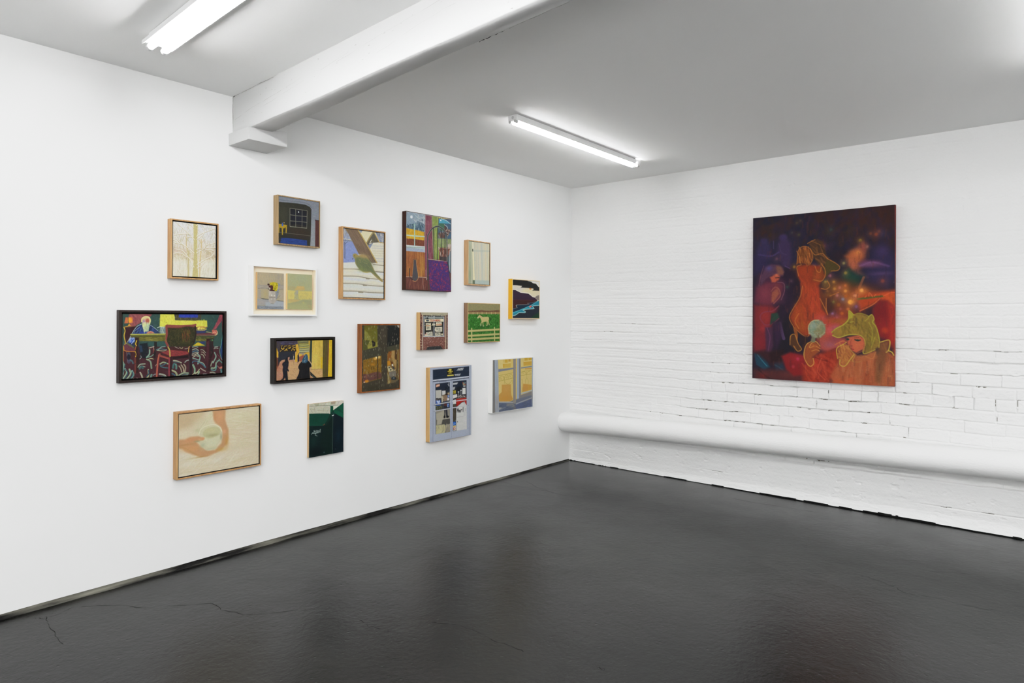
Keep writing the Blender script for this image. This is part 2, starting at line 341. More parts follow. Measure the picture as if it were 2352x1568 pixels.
ART = {
1: {'n':(157, 200),'noise':0.05,'ops':[
('P','d9d6cc',[-155,-130,2303,-425,2317,2848,-142,2967],12,0,1),
('V',('d6d7d6','cfc3ad'),[-155,-58,2304,-148,2312,1740,-147,1728],12),
('V',('cabda4','d8d1bc'),[-148,1537,2312,1539,2314,1992,-146,2061],143),
('P','d9d3c0',[-146,1966,2313,1891,2317,2848,-142,2967],143,0,1),
('B','c9d0e0',[1333,160],165,168,.8),
('B','ccd2dd',[828,776],189,192,.7),
('B','d3d5dc',[1803,532],283,311,.6),
('B','c4a79a',[266,1432],354,144,.5),
('B','bfae9c',[1882,1522],306,192,.5),
('B','bdaf86',[1757,1407],141,96,.6),
('B','bdb090',[642,1667],189,240,.6),
('S',['b8a98c','c3b69c','a9a296'],[-86,5,2228,-114,2234,1344,-80,1389],150,-45,260,12,1,.55,35),
('S',['a99a82','b5a58c','9d9690'],[-81,1246,2233,1143,2236,1796,-78,1866],120,71,124,14,2,.5,60),
('S',['c7c0aa','e4dfd0','bdb59c'],[-78,1914,2237,1821,2241,2777,-74,2820],110,-14,407,17,3,.5,8),
('S',['ede9dc'],[-86,100,2228,-39,2237,1922,-78,1961],110,126,108,17,4,.6,60),
('S',['a5946f','b09c78','98917c'],[-75,51,2203,-61,2210,1496,-68,1531],200,49,283,19,21,.6,35),
('S',['9a8870','ab9878'],[-70,1245,2208,1145,2211,1798,-67,1865],150,71,124,21,22,.6,60),
('S',['b3a684','a89a7c'],[-67,1865,2211,1773,2215,2753,-63,2796],70,-31,358,19,23,.55,10),
('L','b9ab80',[760,1415,745,1903,746,2729],81,0,1,10),
('L','bba981',[657,622,639,1037,700,1420],48,1,1,10),
('L','b8a886',[639,843,543,658],24,1,1,10),
('L','b8a886',[651,938,780,683],24,1,1,10),
('L','c7ae80',[1384,771,1386,1265,1328,1861,1314,2700],52,1,1,10),
('L','c3ab80',[1397,992,1262,807],24,1,1,10),
('L','c3ab80',[1397,967,1544,756],24,1,1,10),
('P','b7ab76',[988,-35,1210,-11,1185,790,1177,1380,1199,1993,1246,2728,942,2731,997,2007,1023,1393,1003,808],19,0,1),
('S',['a3986a','c6ba88','aca26c'],[1017,-1,1174,5,1170,1872,1222,2704,980,2717,1025,1883],110,0,53,19,5,.6,50),
('L','a2936c',[132,30,307,178,684,476,876,652,1020,821],24,1,.85,10),
('L','e3ded0',[132,4,307,152,684,450,876,625,1020,794],29,1,1,10),
('L','a2936c',[54,685,309,612,732,544],24,1,.85,10),
('L','e3ded0',[54,659,309,585,732,517],29,1,1,10),
('L','a2936c',[671,28,873,115,994,224],24,1,.85,10),
('L','e3ded0',[671,2,873,88,994,197],29,1,1,10),
('L','a2936c',[1126,111,1235,26],24,1,.85,10),
('L','e3ded0',[1126,84,1234,-1],29,1,1,10),
('L','a2936c',[1152,649,1456,445,1752,303,2077,144],24,1,.85,10),
('L','e3ded0',[1152,622,1456,418,1752,276,2077,116],29,1,1,10),
('L','a2936c',[1153,808,1384,626,1505,465,1517,315,1431,201],24,1,.85,10),
('L','e3ded0',[1153,781,1383,599,1505,438,1517,288,1431,174],29,1,1,10),
('L','a2936c',[-36,1029,195,1080,428,1107,688,1253,1023,1506],24,1,.85,10),
('L','e3ded0',[-36,1003,195,1053,428,1080,688,1226,1023,1479],29,1,1,10),
('L','a2936c',[101,777,264,953,475,1127],24,1,.85,10),
('L','e3ded0',[101,750,264,927,475,1100],29,1,1,10),
('L','a2936c',[-25,896,194,1008],24,1,.85,10),
('L','e3ded0',[-25,870,194,981],29,1,1,10),
('L','a2936c',[1156,1495,1387,1341,1533,1230,1656,1046,1955,944,2156,850],24,1,.85,10),
('L','e3ded0',[1156,1468,1387,1314,1533,1203,1656,1018,1955,917,2156,823],29,1,1,10),
('L','a2936c',[1143,1312,1337,1247,1533,1230,1806,1169,2157,1152],24,1,.85,10),
('L','e3ded0',[1143,1285,1337,1219,1533,1203,1806,1142,2157,1124],29,1,1,10),
('L','a2936c',[-22,1625,197,1572,430,1589,666,1741],24,1,.85,10),
('L','e3ded0',[-22,1599,197,1545,430,1563,666,1714],29,1,1,10),
('L','a2936c',[80,1377,312,1406,500,1463,690,1690,833,1850,930,2063,1026,2228],24,1,.85,10),
('L','e3ded0',[80,1351,312,1380,500,1436,690,1664,833,1823,930,2036,1026,2201],29,1,1,10),
('L','a2936c',[1171,2083,1463,1879,1659,1753,1883,1637,2033,1463],24,1,.85,10),
('L','e3ded0',[1171,2056,1462,1851,1659,1726,1883,1609,2032,1435],29,1,1,10),
('L','a2936c',[1184,2267,1390,2130,1586,1895],24,1,.85,10),
('L','e3ded0',[1184,2240,1390,2103,1586,1867],29,1,1,10),
('L','a2936c',[1583,1275,1856,1277,2082,1333],24,1,.85,10),
('L','e3ded0',[1583,1248,1856,1250,2082,1306],29,1,1,10),
('L','a2936c',[638,748,876,700],24,1,.85,10),
('L','e3ded0',[638,721,876,673],29,1,1,10),
('L','a2936c',[200,2328,411,2629],24,1,.85,10),
('L','e3ded0',[200,2302,411,2602],29,1,1,10)]},
2: {'n':(147, 171),'noise':0.08,'ops':[
('P','2c2b24',[-207,-144,2808,-596,2825,2812,-192,3065],13,0,1),
('B','3a3a2c',[268,1081],483,623,.8),
('B','34291f',[1293,1837],804,216,.9),
('B','312722',[1350,2102],697,144,.9),
('B','25231e',[460,2384],536,120,.9),
('S',['3b3a2d','25251f','33302a'],[-62,406,2037,241,2044,1584,-56,1694],120,35,116,35,1,.5,60),
('V',('777c86','83878b'),[-103,-65,2810,-91,2825,2812,1994,2882,2046,2007,2081,459,1967,338,1673,253,1121,255,-101,324],13),
('S',['6e747e','8d9093','7d8087'],[-64,-11,2608,0,2613,1018,2126,1051,2094,358,1672,142,-63,192],90,157,30,41,2,.4,20),
('L','565c66',[-63,197,582,185,1175,145,1672,147,1953,228,2072,386],23,1,1,10),
('L','4f535a',[-62,323,850,256,1617,249],15,1,1,10),
('P','8b9093',[2098,1055,2326,1053,2328,2679,2021,2681,2073,1755],76,0,.6),
('P','17171d',[704,591,1800,583,1777,1601,696,1622],13,0,1),
('B','1c1d2a',[1235,1109],536,384,.8),
('P','2c2823',[709,1536,1127,1440,1776,1489,1777,1601,696,1622],30,0,.8),
('L','6d6d5e',[691,581,1800,583,1777,1601,696,1622,691,581],33,0,1,10),
('L','6d6d5e',[1055,582,1060,1618],33,0,1,10),
('L','6d6d5e',[1466,577,1463,1598],33,0,1,10),
('L','6d6d5e',[706,955,1070,958,1802,929],33,0,1,10),
('L','6d6d5e',[708,1299,1456,1267,1789,1265],33,0,1,10),
('L','8a8871',[709,1621,1183,1617,1777,1608],25,0,.7,10),
('E','ced0ce',[1239,734],40,38,1,13),
('P','a2851c',[-38,1549,509,1559,504,1644,324,1772,114,1771,-38,1716],18,0,1),
('P','a88c22',[-12,1713,49,1730,37,2054,-20,2048],13,0,1),
('P','a88c22',[180,1776,272,1778,252,2152,200,2145],13,0,1),
('P','a88c22',[435,1663,504,1656,484,2032,426,2026],13,0,1),
('P','3c599b',[196,1462,265,1466,281,1632,234,1674,176,1644],13,0,1),
('E','b89a50',[328,1452],32,29,1,13),
('L','5c4a3a',[244,1468,323,1435],15,1,1,10),
('L','6c6859',[63,2016,591,2021,1459,2017,2046,2031],20,0,.9,10),
('P','233873',[156,2322,592,2286,1794,2309,1802,2621,1133,2636,87,2654],20,0,1),
('S',['1c2c5c','2b4383'],[156,2341,1781,2318,1782,2603,105,2645],60,239,30,35,5,.5,8),
('P','4d2c2a',[2346,1088,2816,1083,2824,2686,2334,2653],13,0,1),
('L','2b1917',[2326,1073,2656,1069],41,0,1,10),
('S',['5c3632','41242a'],[2355,1149,2628,1143,2635,2627,2348,2627],40,0,360,25,6,.5,3)]},
3: {'n':(97, 136),'noise':0.04,'rect':(-3.0259,-2.8664,1.3154,1.5187),'ops':[
('P','a3967d',[-118,-55,1754,-166,1766,2156,-107,2178],11,0,1),
('B','ada081',[384,281],585,282,.8),
('B','979084',[1346,187],304,282,.7),
('S',['b0a284','9a9080','a89a78'],[18,44,1561,0,1565,682,21,705],90,14,151,50,1,.5,30),
('P','9c9488',[-24,707,1613,658,1614,901,-23,909],18,0,1),
('L','7d776c',[67,703,571,724,1564,649],18,1,.7,9),
('L','6c675e',[45,896,479,868,665,904,1230,904,1541,882],20,1,1,9),
('L','8b8478',[249,834,571,746],20,1,1,9),
('P','a4987c',[-11,941,1614,912,1617,1562,-9,1431],18,0,1),
('P','98918a',[45,960,204,954,207,1425,47,1429],27,0,.8),
('B','a99a6e',[481,1202],140,217,.8),
('B','a79d8e',[1423,1216],140,303,.7),
('P','7f8389',[1017,1032,1289,913,1279,1176,1161,1420,1043,1533],32,0,1),
('P','838990',[1204,545,1372,603,1348,713,1229,740],27,0,1),
('P','8f8f90',[-20,1452,668,1499,1617,1585,1618,1783,-19,1815],32,0,1),
('P','9aa0a6',[483,1654,1185,1551,1617,1607,1619,1915,484,1913],56,0,1),
('B','a59a8c',[185,1661],281,130,.6),
('P','7c8087',[-19,1825,809,1864,1619,1882,1620,2070,-17,2092],27,0,1),
('S',['4e5358','646a72','90969c'],[27,1878,1594,1872,1595,2048,28,2049],60,113,28,27,3,.7,60),
('P','44453f',[161,1415,390,1441,668,1473,668,1503,344,1486],9,0,1),
('P','4a4c48',[1114,1509,1352,1536,1593,1563,1593,1585,1281,1566],9,0,1),
('L','6a6660',[1161,1431,1375,1250],18,1,1,9),
('E','45474a',[1231,1058],28,26,.8,11),
('P','a9a196',[672,980,1064,987,1113,1313,1091,1597,997,1719,785,1723,680,1585,667,1304],18,0,1),
('P','8c857c',[713,1324,1089,1335,1078,1401,702,1411],23,0,1),
('P','b9b0a4',[712,1043,805,1040,783,1279,713,1259],23,0,1),
('B','988e86',[925,1536],140,130,.6),
('L','6b665f',[809,1712,973,1719],18,1,1,9),
('E','e8e4da',[858,1255],23,52,1,11),
('E','e6e2d8',[1013,1272],23,35,1,11),
('E','dedad0',[845,1464],21,22,1,11),
('E','d5d0c6',[1043,1450],19,22,1,11),
('P','b3a31f',[721,566,944,513,1180,535,1240,652,1206,872,1135,1006,946,1024,805,888,781,715],18,0,1),
('S',['d1c233','8f8416','6f6814','c9b927'],[756,565,1228,565,1182,961,946,1002,804,758],70,57,45,32,4,.85,80),
('P','45211e',[687,719,898,689,945,796,911,971,805,975,781,867,664,807],16,0,1),
('E','3a201c',[659,660],70,56,1,11),
('P','3e1d1c',[700,979,805,910,1040,977,1040,1014,759,1009],11,0,1),
('E','20221c',[665,904],37,22,1,11),
('E','c3bfb0',[723,859],47,30,1,11)]},
'3b': {'n':(90, 132),'noise':0.04,'rect':(-2.8436,-2.6840,1.3167,1.5212),'ops':[
('P','a3a37c',[-118,-138,1697,-246,1709,2161,-106,2182],12,0,1),
('S',['a9aa84','9da17e','a8a578','9ea484'],[17,31,1554,-9,1558,723,21,740],80,35,177,62,1,.5,40),
('B','9ea686',[926,206],504,270,.5),
('P','a39c72',[8,719,477,722,528,921,9,940],29,0,1),
('P','b9a266',[601,694,1081,697,1121,922,428,947],29,0,1),
('P','c5a566',[602,716,1056,709,1031,812,627,816],24,0,.7),
('P','c6b96c',[22,951,603,986,591,1053,454,1058,431,1461,36,1471],21,0,1),
('B','b7a663',[256,1243],101,135,.6),
('P','c3b468',[678,960,1598,973,1601,1430,781,1508,680,1387],29,0,1),
('P','9d9d8c',[540,965,678,938,679,1185,454,1214,454,1080],29,0,1),
('S',['cdbf6a','a79f62','b6ab68','98966c'],[454,1058,1573,1042,1575,1477,456,1483],90,13,66,38,2,.6,70),
('P','b8a268',[36,1471,431,1461,781,1497,731,1577,135,1691],29,0,.9),
('B','c1b066',[111,1647],101,68,.8),
('P','999a74',[13,1716,756,1565,933,1470,1601,1499,1604,2094,15,2114],33,0,1),
('P','a5a474',[14,1804,1188,1645,1448,2096,15,2114],71,0,.7),
('P','a69d70',[1292,1734,1603,1819,1604,2048,1422,1982],48,0,.8),
('B','8e9470',[1188,1555],227,90,.6),
('B','b5aa66',[1035,1649],76,45,.8)]},
4: {'n':(148, 252),'noise':0.05,'ops':[
('P','d6d1bf',[-233,-198,3492,-617,3520,4384,-209,4476],19,0,1),
('V',('9aa0a8','8b97bd'),[-151,-208,769,-205,774,818,-145,902],19),
('S',['c9c6bc','77756f','b5b2a6','8d8a80'],[-47,-11,770,-64,774,712,-43,753],70,45,207,31,1,.7,40),
('P','8591bf',[-145,902,774,747,1163,1422,866,2011,-139,2133],39,0,1),
('S',['7484bd','96a0c9','8f9cc0'],[-42,962,988,869,994,2002,-36,2074],90,59,132,39,2,.6,60),
('L','c9c2a8',[-44,632,393,642,646,688],39,1,1,15),
('L','4c4a4a',[-31,752,268,742,604,710],35,1,.7,15),
('L','5a6272',[94,845,113,1366,107,1820],62,1,.9,15),
('L','5a6272',[111,948,310,790],31,1,1,15),
('P','d8cfae',[983,-123,2345,-125,2079,373,1726,766,1374,334],31,0,1),
('P','8f98ad',[1069,-79,1459,-67,1308,163],23,0,1),
('P','5f584a',[1726,730,2301,6,2758,599,2260,681,1994,1067],31,0,1),
('S',['57564c','6b6a52','787054'],[1903,642,2301,97,2666,571],40,77,109,46,3,.7,50),
('L','9c8a56',[2278,-27,1990,345,1748,728],77,0,1,15),
('L','b39a5c',[2301,-30,2482,188,2749,600],70,0,1,15),
('P','8790a6',[2391,-76,3192,-67,3195,632,2803,613],31,0,1),
('S',['c9c6bd','5d5d5c','8f8a80','a7a9b4'],[2436,-44,3169,-47,3172,598,2803,595],50,78,237,35,4,.8,35),
('P','7f8aa6',[1815,902,2260,681,1994,1103],31,0,1),
('L','d7d2c4',[1992,742,2124,513],39,1,1,15),
('L','d7d2c4',[1948,782,2170,690],31,1,1,15),
('P','d5cfba',[2260,700,3219,649,3226,1994,2582,1892,1994,1103],31,0,1),
('L','b9953f',[2758,617,3172,616],46,0,1,15),
('L','aeb0b6',[2171,870,2668,856,3197,824],62,1,.7,39),
('L','aeb0b6',[2199,1013,2669,1002,3197,971],62,1,.7,39),
('L','c0b9a4',[2233,1191,2670,1184,3198,1156],62,1,.7,39),
('L','c0b9a4',[2261,1334,2670,1330,3199,1303],62,1,.7,39),
('L','c0b9a4',[2289,1477,2671,1476,3200,1450],62,1,.7,39),
('L','aeb0b6',[2323,1655,2672,1659,3201,1635],62,1,.7,39),
('L','aeb0b6',[2355,1817,2673,1823,3202,1801],62,1,.7,39),
('P','d3d3c8',[-139,2116,887,2027,1212,2485,3229,2510,3230,2732,-137,2497],31,0,1),
('V',('d9d4c0','cfd0c8'),[-137,2497,3229,2474,3240,4391,-127,4474],31),
('P','c9cdd4',[-137,2549,3183,2568,3184,2716,-136,2705],85,0,.75),
('L','8a8270',[-34,2491,1039,2446,2001,2502,3183,2513],58,1,.9,19),
('L','c1b79d',[-34,2442,1559,2378,3182,2462],39,1,.6,15),
('P','c5cad4',[-135,2983,3186,3055,3187,3202,-134,3139],85,0,.75),
('L','8a8270',[-32,2925,1042,2889,2004,2966,3185,2999],58,1,.9,19),
('L','c1b79d',[-32,2876,1562,2825,3185,2948],39,1,.6,15),
('P','ccd0d0',[-132,3434,3188,3490,3189,3637,-131,3590],85,0,.75),
('L','8a8270',[-30,3377,1044,3350,2006,3413,3188,3434],58,1,.9,19),
('L','c1b79d',[-30,3328,1564,3291,3188,3383],39,1,.6,15),
('P','c8cfd8',[-130,3895,3190,3913,3191,4061,-129,4051],85,0,.75),
('L','8a8270',[-27,3839,1047,3821,2009,3860,3190,3858],58,1,.9,19),
('L','c1b79d',[-27,3791,1567,3767,3190,3806],39,1,.6,15),
('L','8f8772',[1738,2992,1960,2988],85,1,1,15),
('L','8f8772',[1500,3426,1741,3423],77,1,1,15),
('L','8f8772',[1155,3874,1480,3870],77,1,1,15),
('L','8f8772',[2267,2059,2720,2072,3157,2080],54,1,1,15),
('L','7f7a68',[2495,2509,3160,2522],54,1,1,15),
('B','dcd3b2',[487,2599],513,140,.7),
('B','dcd6b8',[2273,3182],513,105,.7),
('B','c9cec0',[704,3502],513,140,.5),
('B','dcd5ba',[1134,4053],642,105,.6),
('P','76624f',[118,-11,1048,-23,1374,299,1949,1070,2583,1928,2155,1976,1998,1860,1555,1498,1164,1510,818,990,391,327],31,0,1),
('S',['6a5846','836e5a','7b6658','5f5242'],[223,30,984,1,1905,1146,2401,1904,2177,1938,1206,1418,433,323],110,272,356,54,5,.5,6),
('P','857046',[56,-57,390,-23,349,296],54,0,.5),
('L','b39a5f',[1069,-26,1374,334,1949,1088,2560,1930],85,0,1,15),
('L','5d4a3c',[983,-16,1309,341,1883,1112,2447,1919],31,0,.6,15),
('P','9a8753',[702,1635,757,1507,927,1476,1121,1567,1380,1504,1643,1527,1908,1722,2088,1998,2268,2276,2450,2556,2770,2830,3056,3072,2978,3149,2725,3015,2361,2779,2069,2578,1736,2615,1386,2546,1125,2348,909,2114,874,1869,822,1767],27,1,1),
('P','6c7350',[907,1760,1381,1654,1909,1794,2179,2245,2450,2592,2816,2937,2091,2558,1648,2566,1212,2414,952,2111],85,1,1),
('B','5f6a4f',[1734,2094],471,280,.8),
('B','a08a5c',[1555,1605],385,140,.8),
('B','7b854d',[1385,2439],257,140,.7),
('B','b0a35c',[1736,2597],257,49,.7),
('B','88803f',[843,1659],107,122,.7),
('S',['7c7f55','5a6648','8b8756'],[993,1790,1820,1729,2179,2282,1736,2525,1211,2343],60,137,134,46,6,.5,40),
('L','4a4636',[716,1775,661,1842],35,1,1,15),
('E','3c3826',[830,1618],26,21,1,19)]},
5: {'n':(164, 286),'noise':0.1,'ops':[
('P','6d3a33',[-191,-109,4446,-713,4484,5356,-159,5513],24,0,1),
('P','8797a3',[-45,-28,1681,-24,1660,1213,-28,1109],24,0,1),
('B','75899a',[232,800],328,243,.7),
('S',['aab4ba','7d909e','95a3ac'],[-8,7,1653,21,1628,476,-4,827],60,123,158,47,1,.6,60),
('P','4b5f70',[-3,1007,284,834,761,740,1136,411,1655,350,1632,1175,764,1145,-2,1087],24,0,1),
('S',['2f4352','9fb0b8','5f7888','304a50'],[23,944,761,740,1137,452,1627,312,1621,1135,764,1124],110,46,241,42,2,.85,20),
('S',['c5c9ca','a4adb2'],[758,173,1654,185,1658,761,815,693],34,403,209,33,3,.9,50),
('E','d5d8dc',[440,313],109,105,1,24),
('P','bd9522',[-28,1109,710,1150,1589,1221,1592,1796,714,1778,-24,1809],24,0,1),
('S',['d2aa2c','a67f1c','c79f30'],[-2,1147,1567,1223,1570,1777,2,1786],90,33,140,56,4,.6,50),
('P','6d3c28',[-14,1808,185,1889,395,1788,661,1864,821,1788,1145,1838,1362,1797,1581,1797,1572,2176,-1,2207],28,0,1),
('S',['7d4630','5b3020','864c2c'],[28,1884,1554,1841,1539,2150,30,2184],60,28,120,56,5,.6,40),
('L','a9c0b4',[-5,1587,713,1575,1591,1529],85,0,1,19),
('L','9fbcb0',[698,787,734,1553,727,2202],85,0,1,19),
('L','b9c4c4',[-35,-10,-11,2228],47,0,.8,19),
('P','8f5630',[-19,2648,1652,2613,1678,4298,-10,4368],24,0,1),
('S',['a9743c','7b4626','b98648','6c4022','9a6234'],[7,2686,1641,2635,1651,4279,16,4346],150,0,810,33,6,.8,2),
('B','a8803a',[1428,3656],328,648,.6),
('B','8a5036',[298,3205],328,486,.5),
('P','aebdb6',[-11,2248,1639,2203,1667,2427,-10,2428],24,0,1),
('P','98a3b4',[-10,2428,1667,2406,1652,2613,-9,2648],24,0,1),
('L','6c7c80',[31,2384,824,2355,1584,2310],33,1,.8,19),
('L','d3dad8',[-1,2267,1639,2223],33,0,1,19),
('P','6b3834',[1681,-24,2305,-27,2474,1796,2481,3046,2032,3079,1956,4449,1706,4338],24,0,1),
('P','703a4a',[1681,-24,2305,-27,2368,3055,1920,3087,1706,4297],56,0,1),
('S',['864a5c','572c3a','8d5058','9c7a78'],[1708,14,2294,4,2396,2969,1927,4120,1734,4296],110,0,688,33,7,.7,2),
('P','7f9048',[2322,-20,2919,-31,3024,3007,2481,3026],24,0,1),
('S',['a3ab72','66783a','8d9a50','566a34'],[2339,-2,2891,-6,2908,2973,2481,3005],80,0,688,38,8,.8,2),
('P','b3a248',[2948,-34,4210,-60,4210,26,2949,92],24,0,1),
('S',['4c4a28','d7cc72'],[2948,-13,4210,-60,4211,111,2949,155],26,26,53,38,9,.8,40),
('P','3f5a70',[2949,121,4198,48,4189,1464,2883,1527],24,0,1),
('P','4b93a8',[2966,119,3559,103,4152,354,2980,445],28,0,1),
('E','cfdde0',[3163,222],66,53,1,24),
('L','b6c4cc',[3209,102,3736,188,4152,375],38,1,1,19),
('P','3f6650',[2980,445,3560,421,3739,699,3388,991,2983,949],38,0,1),
('P','4f3a38',[3502,470,3857,771,4155,868,3860,1283,3565,1185],38,0,1),
('S',['c9b8a0','6f4038','3c4a60'],[3621,797,4155,739,4127,1085,3742,1294],50,77,68,38,10,.9,80),
('L','c4c4bc',[3502,491,3797,607,3857,771],33,1,1,19),
('P','5b4038',[2955,1121,3564,1015,3625,1434,2900,1483],38,0,1),
('S',['7b5548','8a98a0','44525a'],[2936,828,3563,803,3567,1482,2940,1500],40,10,202,38,11,.7,8),
('P','7d8a5a',[2900,1525,4189,1464,4193,2064,2886,2177],24,0,1),
('S',['aab08a','66744a','8c9468'],[2900,1567,4189,1477,4193,2099,2904,2176],70,0,364,38,12,.7,3),
('P','ad9f92',[2932,2131,3164,2238,3689,2150,3864,1837,4221,1804,4194,2321,2933,2341],38,0,1),
('P','6b3f34',[2962,2234,4104,2158,4048,2847,3081,2876],28,0,1),
('S',['87503e','c8c0b4','523028'],[2962,2234,4163,2131,4167,2752,2965,2843],60,29,242,38,13,.8,15),
('P','433a38',[3080,2792,3988,2766,4020,3063,3111,3043],28,0,1),
('P','4a5c62',[3811,2864,4194,2236,4222,3906,3995,3919],28,0,1),
('L','c5ccca',[4074,2246,4062,3188,4025,3875],56,0,.9,19),
('L','aebab8',[4197,2750,4174,3866],38,0,1,19),
('P','63402f',[3006,64,2937,996,2906,1588,2843,1594,2891,77],24,0,0),
('L','a5a89a',[2305,-18,2369,1306,2481,3046],42,0,.8,19),
('L','c0c2b8',[1681,-24,1668,2612],38,0,.9,19),
('L','a7a49a',[1905,5154,1925,3913,1912,1683,2021,1300,2299,939,2695,721,3039,699,3388,843,3623,1051,3755,1421,3812,3077],141,1,.6,19),
('L','3e4243',[1905,5154,1925,3913,1912,1683,2021,1300,2299,939,2695,721,3039,699,3388,843,3623,1051,3755,1421,3812,3077],94,1,1,19),
('L','262b2e',[2468,879,2510,3086],61,0,1,19),
('L','262b2e',[2855,795,2852,3082],61,0,1,19),
('L','262b2e',[3213,883,3234,2443],61,0,1,19),
('L','262b2e',[3235,2485,3169,3081],61,0,1,19),
('L','262b2e',[3576,1056,3588,3072],61,0,1,19),
('P','5e3630',[-9,4388,1734,4337,1929,4533,2269,5306,-4,5268],24,0,1),
('S',['75443a','4b2a26','6b3c30','8a5a48'],[17,4427,1707,4400,2045,5231,21,5227],90,-21,445,47,14,.7,6),
('L','b9ab9a',[-9,4380,1706,4338,1845,4496],33,1,1,19),
('L','a39080',[1432,4393,1590,5166],28,0,.8,19),
('L','4a3a34',[1965,3084,2012,4446,2044,5190],122,0,1,19),
('L','c7c0b0',[1948,3044,3812,3099],28,0,1,19),
('P','452c60',[2004,3102,3824,3098,4024,3832,4212,5236,2212,5246,2096,4566],24,0,1),
('S',['8a2f45','3a2f7c','6a2c50','2f2c78','a0364a','55306c'],[2032,3129,3801,3121,3995,3834,4182,5216,2240,5224,2124,4565],420,71,91,61,15,.85,90),
('L','2a2430',[3824,3098,4024,3832,4226,4635],66,0,1,19),
('P','5b4038',[4025,3918,4264,3861,4254,5192,4181,5066],19,0,1),
('P','46454a',[636,3124,712,3208,797,3210,877,3114,895,3487,1006,4008,1051,4332,971,4539,811,4620,650,4596,543,4439,567,4034,644,3585],28,0,1),
('L','b98c5a',[894,3182,950,3686,1072,4168,1052,4454,838,4647,571,4620],42,1,.8,19),
('L','2f2c2c',[544,4540,347,4409,282,4131,317,3807],61,1,1,19),
('L','a8805a',[616,3223,598,3749,526,4198],28,1,.7,19),
('L','2a120c',[-113,-63,4240,-68],75,0,1,19),
('S',['d8d0c0','8a5a40'],[22,5247,4182,5216,4183,5280,22,5299],26,142,7,28,16,.9,8),
('L','c5c5be',[-55,1,1681,1,4180,16],42,0,.85,19)]},
6: {'n':(77, 156),'noise':0.03,'ops':[
('P','c6c3b0',[-261,-185,2589,-461,2613,3290,-238,3408],16,0,1),
('P','a3a78f',[-143,-60,299,-61,311,3193,-44,3209],33,0,1),
('B','8f9a7c',[148,2460],159,463,.8),
('B','b4b6a0',[213,126],159,245,.6),
('P','b4b49c',[291,-46,378,-49,530,3169,292,3180],26,0,1),
('P','ded6bc',[378,-41,482,-42,559,1390,695,3162,518,3170,435,738],20,0,1),
('P','e6d9ae',[423,739,515,732,684,2845,548,2852],26,0,1),
('L','b5b7a4',[610,-7,679,1381,751,3160],99,1,.75,40),
('L','c3bba4',[771,-22,860,1368,952,3151],132,1,.75,40),
('L','b9bcae',[1013,-44,1063,1354,1115,3144],99,1,.75,40),
('L','cfc5ae',[1115,-54,1215,1343,1319,3135],165,1,.75,40),
('L','b0b6b4',[1421,-82,1471,1325,1524,3125],138,1,.75,40),
('L','c4c3ae',[1586,-98,1595,1316,1606,3122],99,1,.75,40),
('L','d1c5a6',[1813,-119,1864,1297,1917,3108],184,1,.75,40),
('L','bfc0a8',[2042,-140,2115,1279,2189,3096],119,1,.75,40),
('L','cfc59f',[2252,-160,2240,1270,2231,3094],132,1,.75,40),
('S',['d4cdb8','aeb2a4','c9bda8','bcbdae'],[530,-13,2337,-68,2358,3074,710,3120],120,0,816,26,1,.45,2),
('P','a9b0a8',[514,608,2362,496,2363,609,515,732],40,0,.6),
('P','a3b2ae',[693,2858,2390,2818,2392,3172,695,3176],46,0,.75),
('S',['8fa3a2','b8c4c0'],[709,2899,2377,2841,2379,3124,711,3175],40,0,190,33,2,.5,3),
('P','42483a',[398,543,486,542,503,727,399,736],16,0,1),
('P','55634f',[516,2859,677,2862,695,3176,542,3183],16,0,1),
('P','6c7a60',[437,2863,516,2870,542,3183,438,3160],20,0,.8),
('L','e9e4d0',[-45,-28,2379,-67],26,0,1,13),
('L','ded6bc',[2337,-54,2349,3103],30,0,.8,13)]},
7: {'n':(97, 142),'noise':0.05,'ops':[
('P','ddd2b4',[-308,-124,3648,-324,3674,3194,-285,3206],17,0,1),
('P','cfc9c2',[-183,443,1557,530,971,1003,-181,808],264,0,.9),
('P','ddd8d2',[1723,-39,3561,-45,3520,505],66,0,1),
('B','e0d3a8',[2072,832],751,209,.8),
('P','1b1b19',[-187,-52,1638,-49,1895,19,2348,52,2544,165,2984,200,3162,328,3340,458,3564,490,3566,778,3076,782,2505,789,2679,701,2657,621,2287,608,1728,603,968,627,1135,480,511,440,-183,464],20,0,1),
('L','e9e2d0',[1745,-40,1980,7,2369,43,2588,149,3028,176,3250,325,3475,474],40,0,1,13),
('L','e9e2d2',[-102,471,1135,472,1010,618,1558,631],33,0,.8,13),
('E','d07a28',[2252,650],125,73,1,17),
('P','1b1b19',[2070,576,2460,588,2460,612,2071,600],10,0,1),
('L','ece5d6',[-140,807,308,803,638,909,1013,1002,1476,1013,2074,1047,2552,1302,2859,1347,3237,1555],66,1,.95,13),
('L','e4ddcc',[2793,1336,3123,1203,3390,1135,3569,1108],46,1,1,13),
('P','857a72',[2859,1334,3123,1203,3390,1146,3569,1135,3572,1602,3215,1556],20,0,1),
('S',['6c625e','a0968c'],[2947,1331,3480,1165,3505,1549,3237,1542],50,33,36,26,1,.8,80),
('P','2f1d31',[-181,829,308,827,638,923,971,1017,1476,1040,1988,1071,2247,1176,2553,1329,2860,1369,3215,1570,3038,1642,-174,1720],20,0,1),
('P','3b1a1a',[-175,1629,3215,1570,3083,1696,2252,1823,1994,1963,480,2020,378,2087,544,2229,-170,2384],20,0,1),
('L','5e2c30',[68,1623,1564,1598,3171,1584],26,0,.8,13),
('P','14293d',[-89,2370,564,2229,439,2073,604,2017,1951,1964,2209,1824,3083,1709,3304,1636,2124,2082,980,2394,-87,2657],20,0,1),
('L','9aa4a8',[564,2242,440,2113,501,2033,978,1997,1908,1959,2101,1907,2058,1841],26,1,1,13),
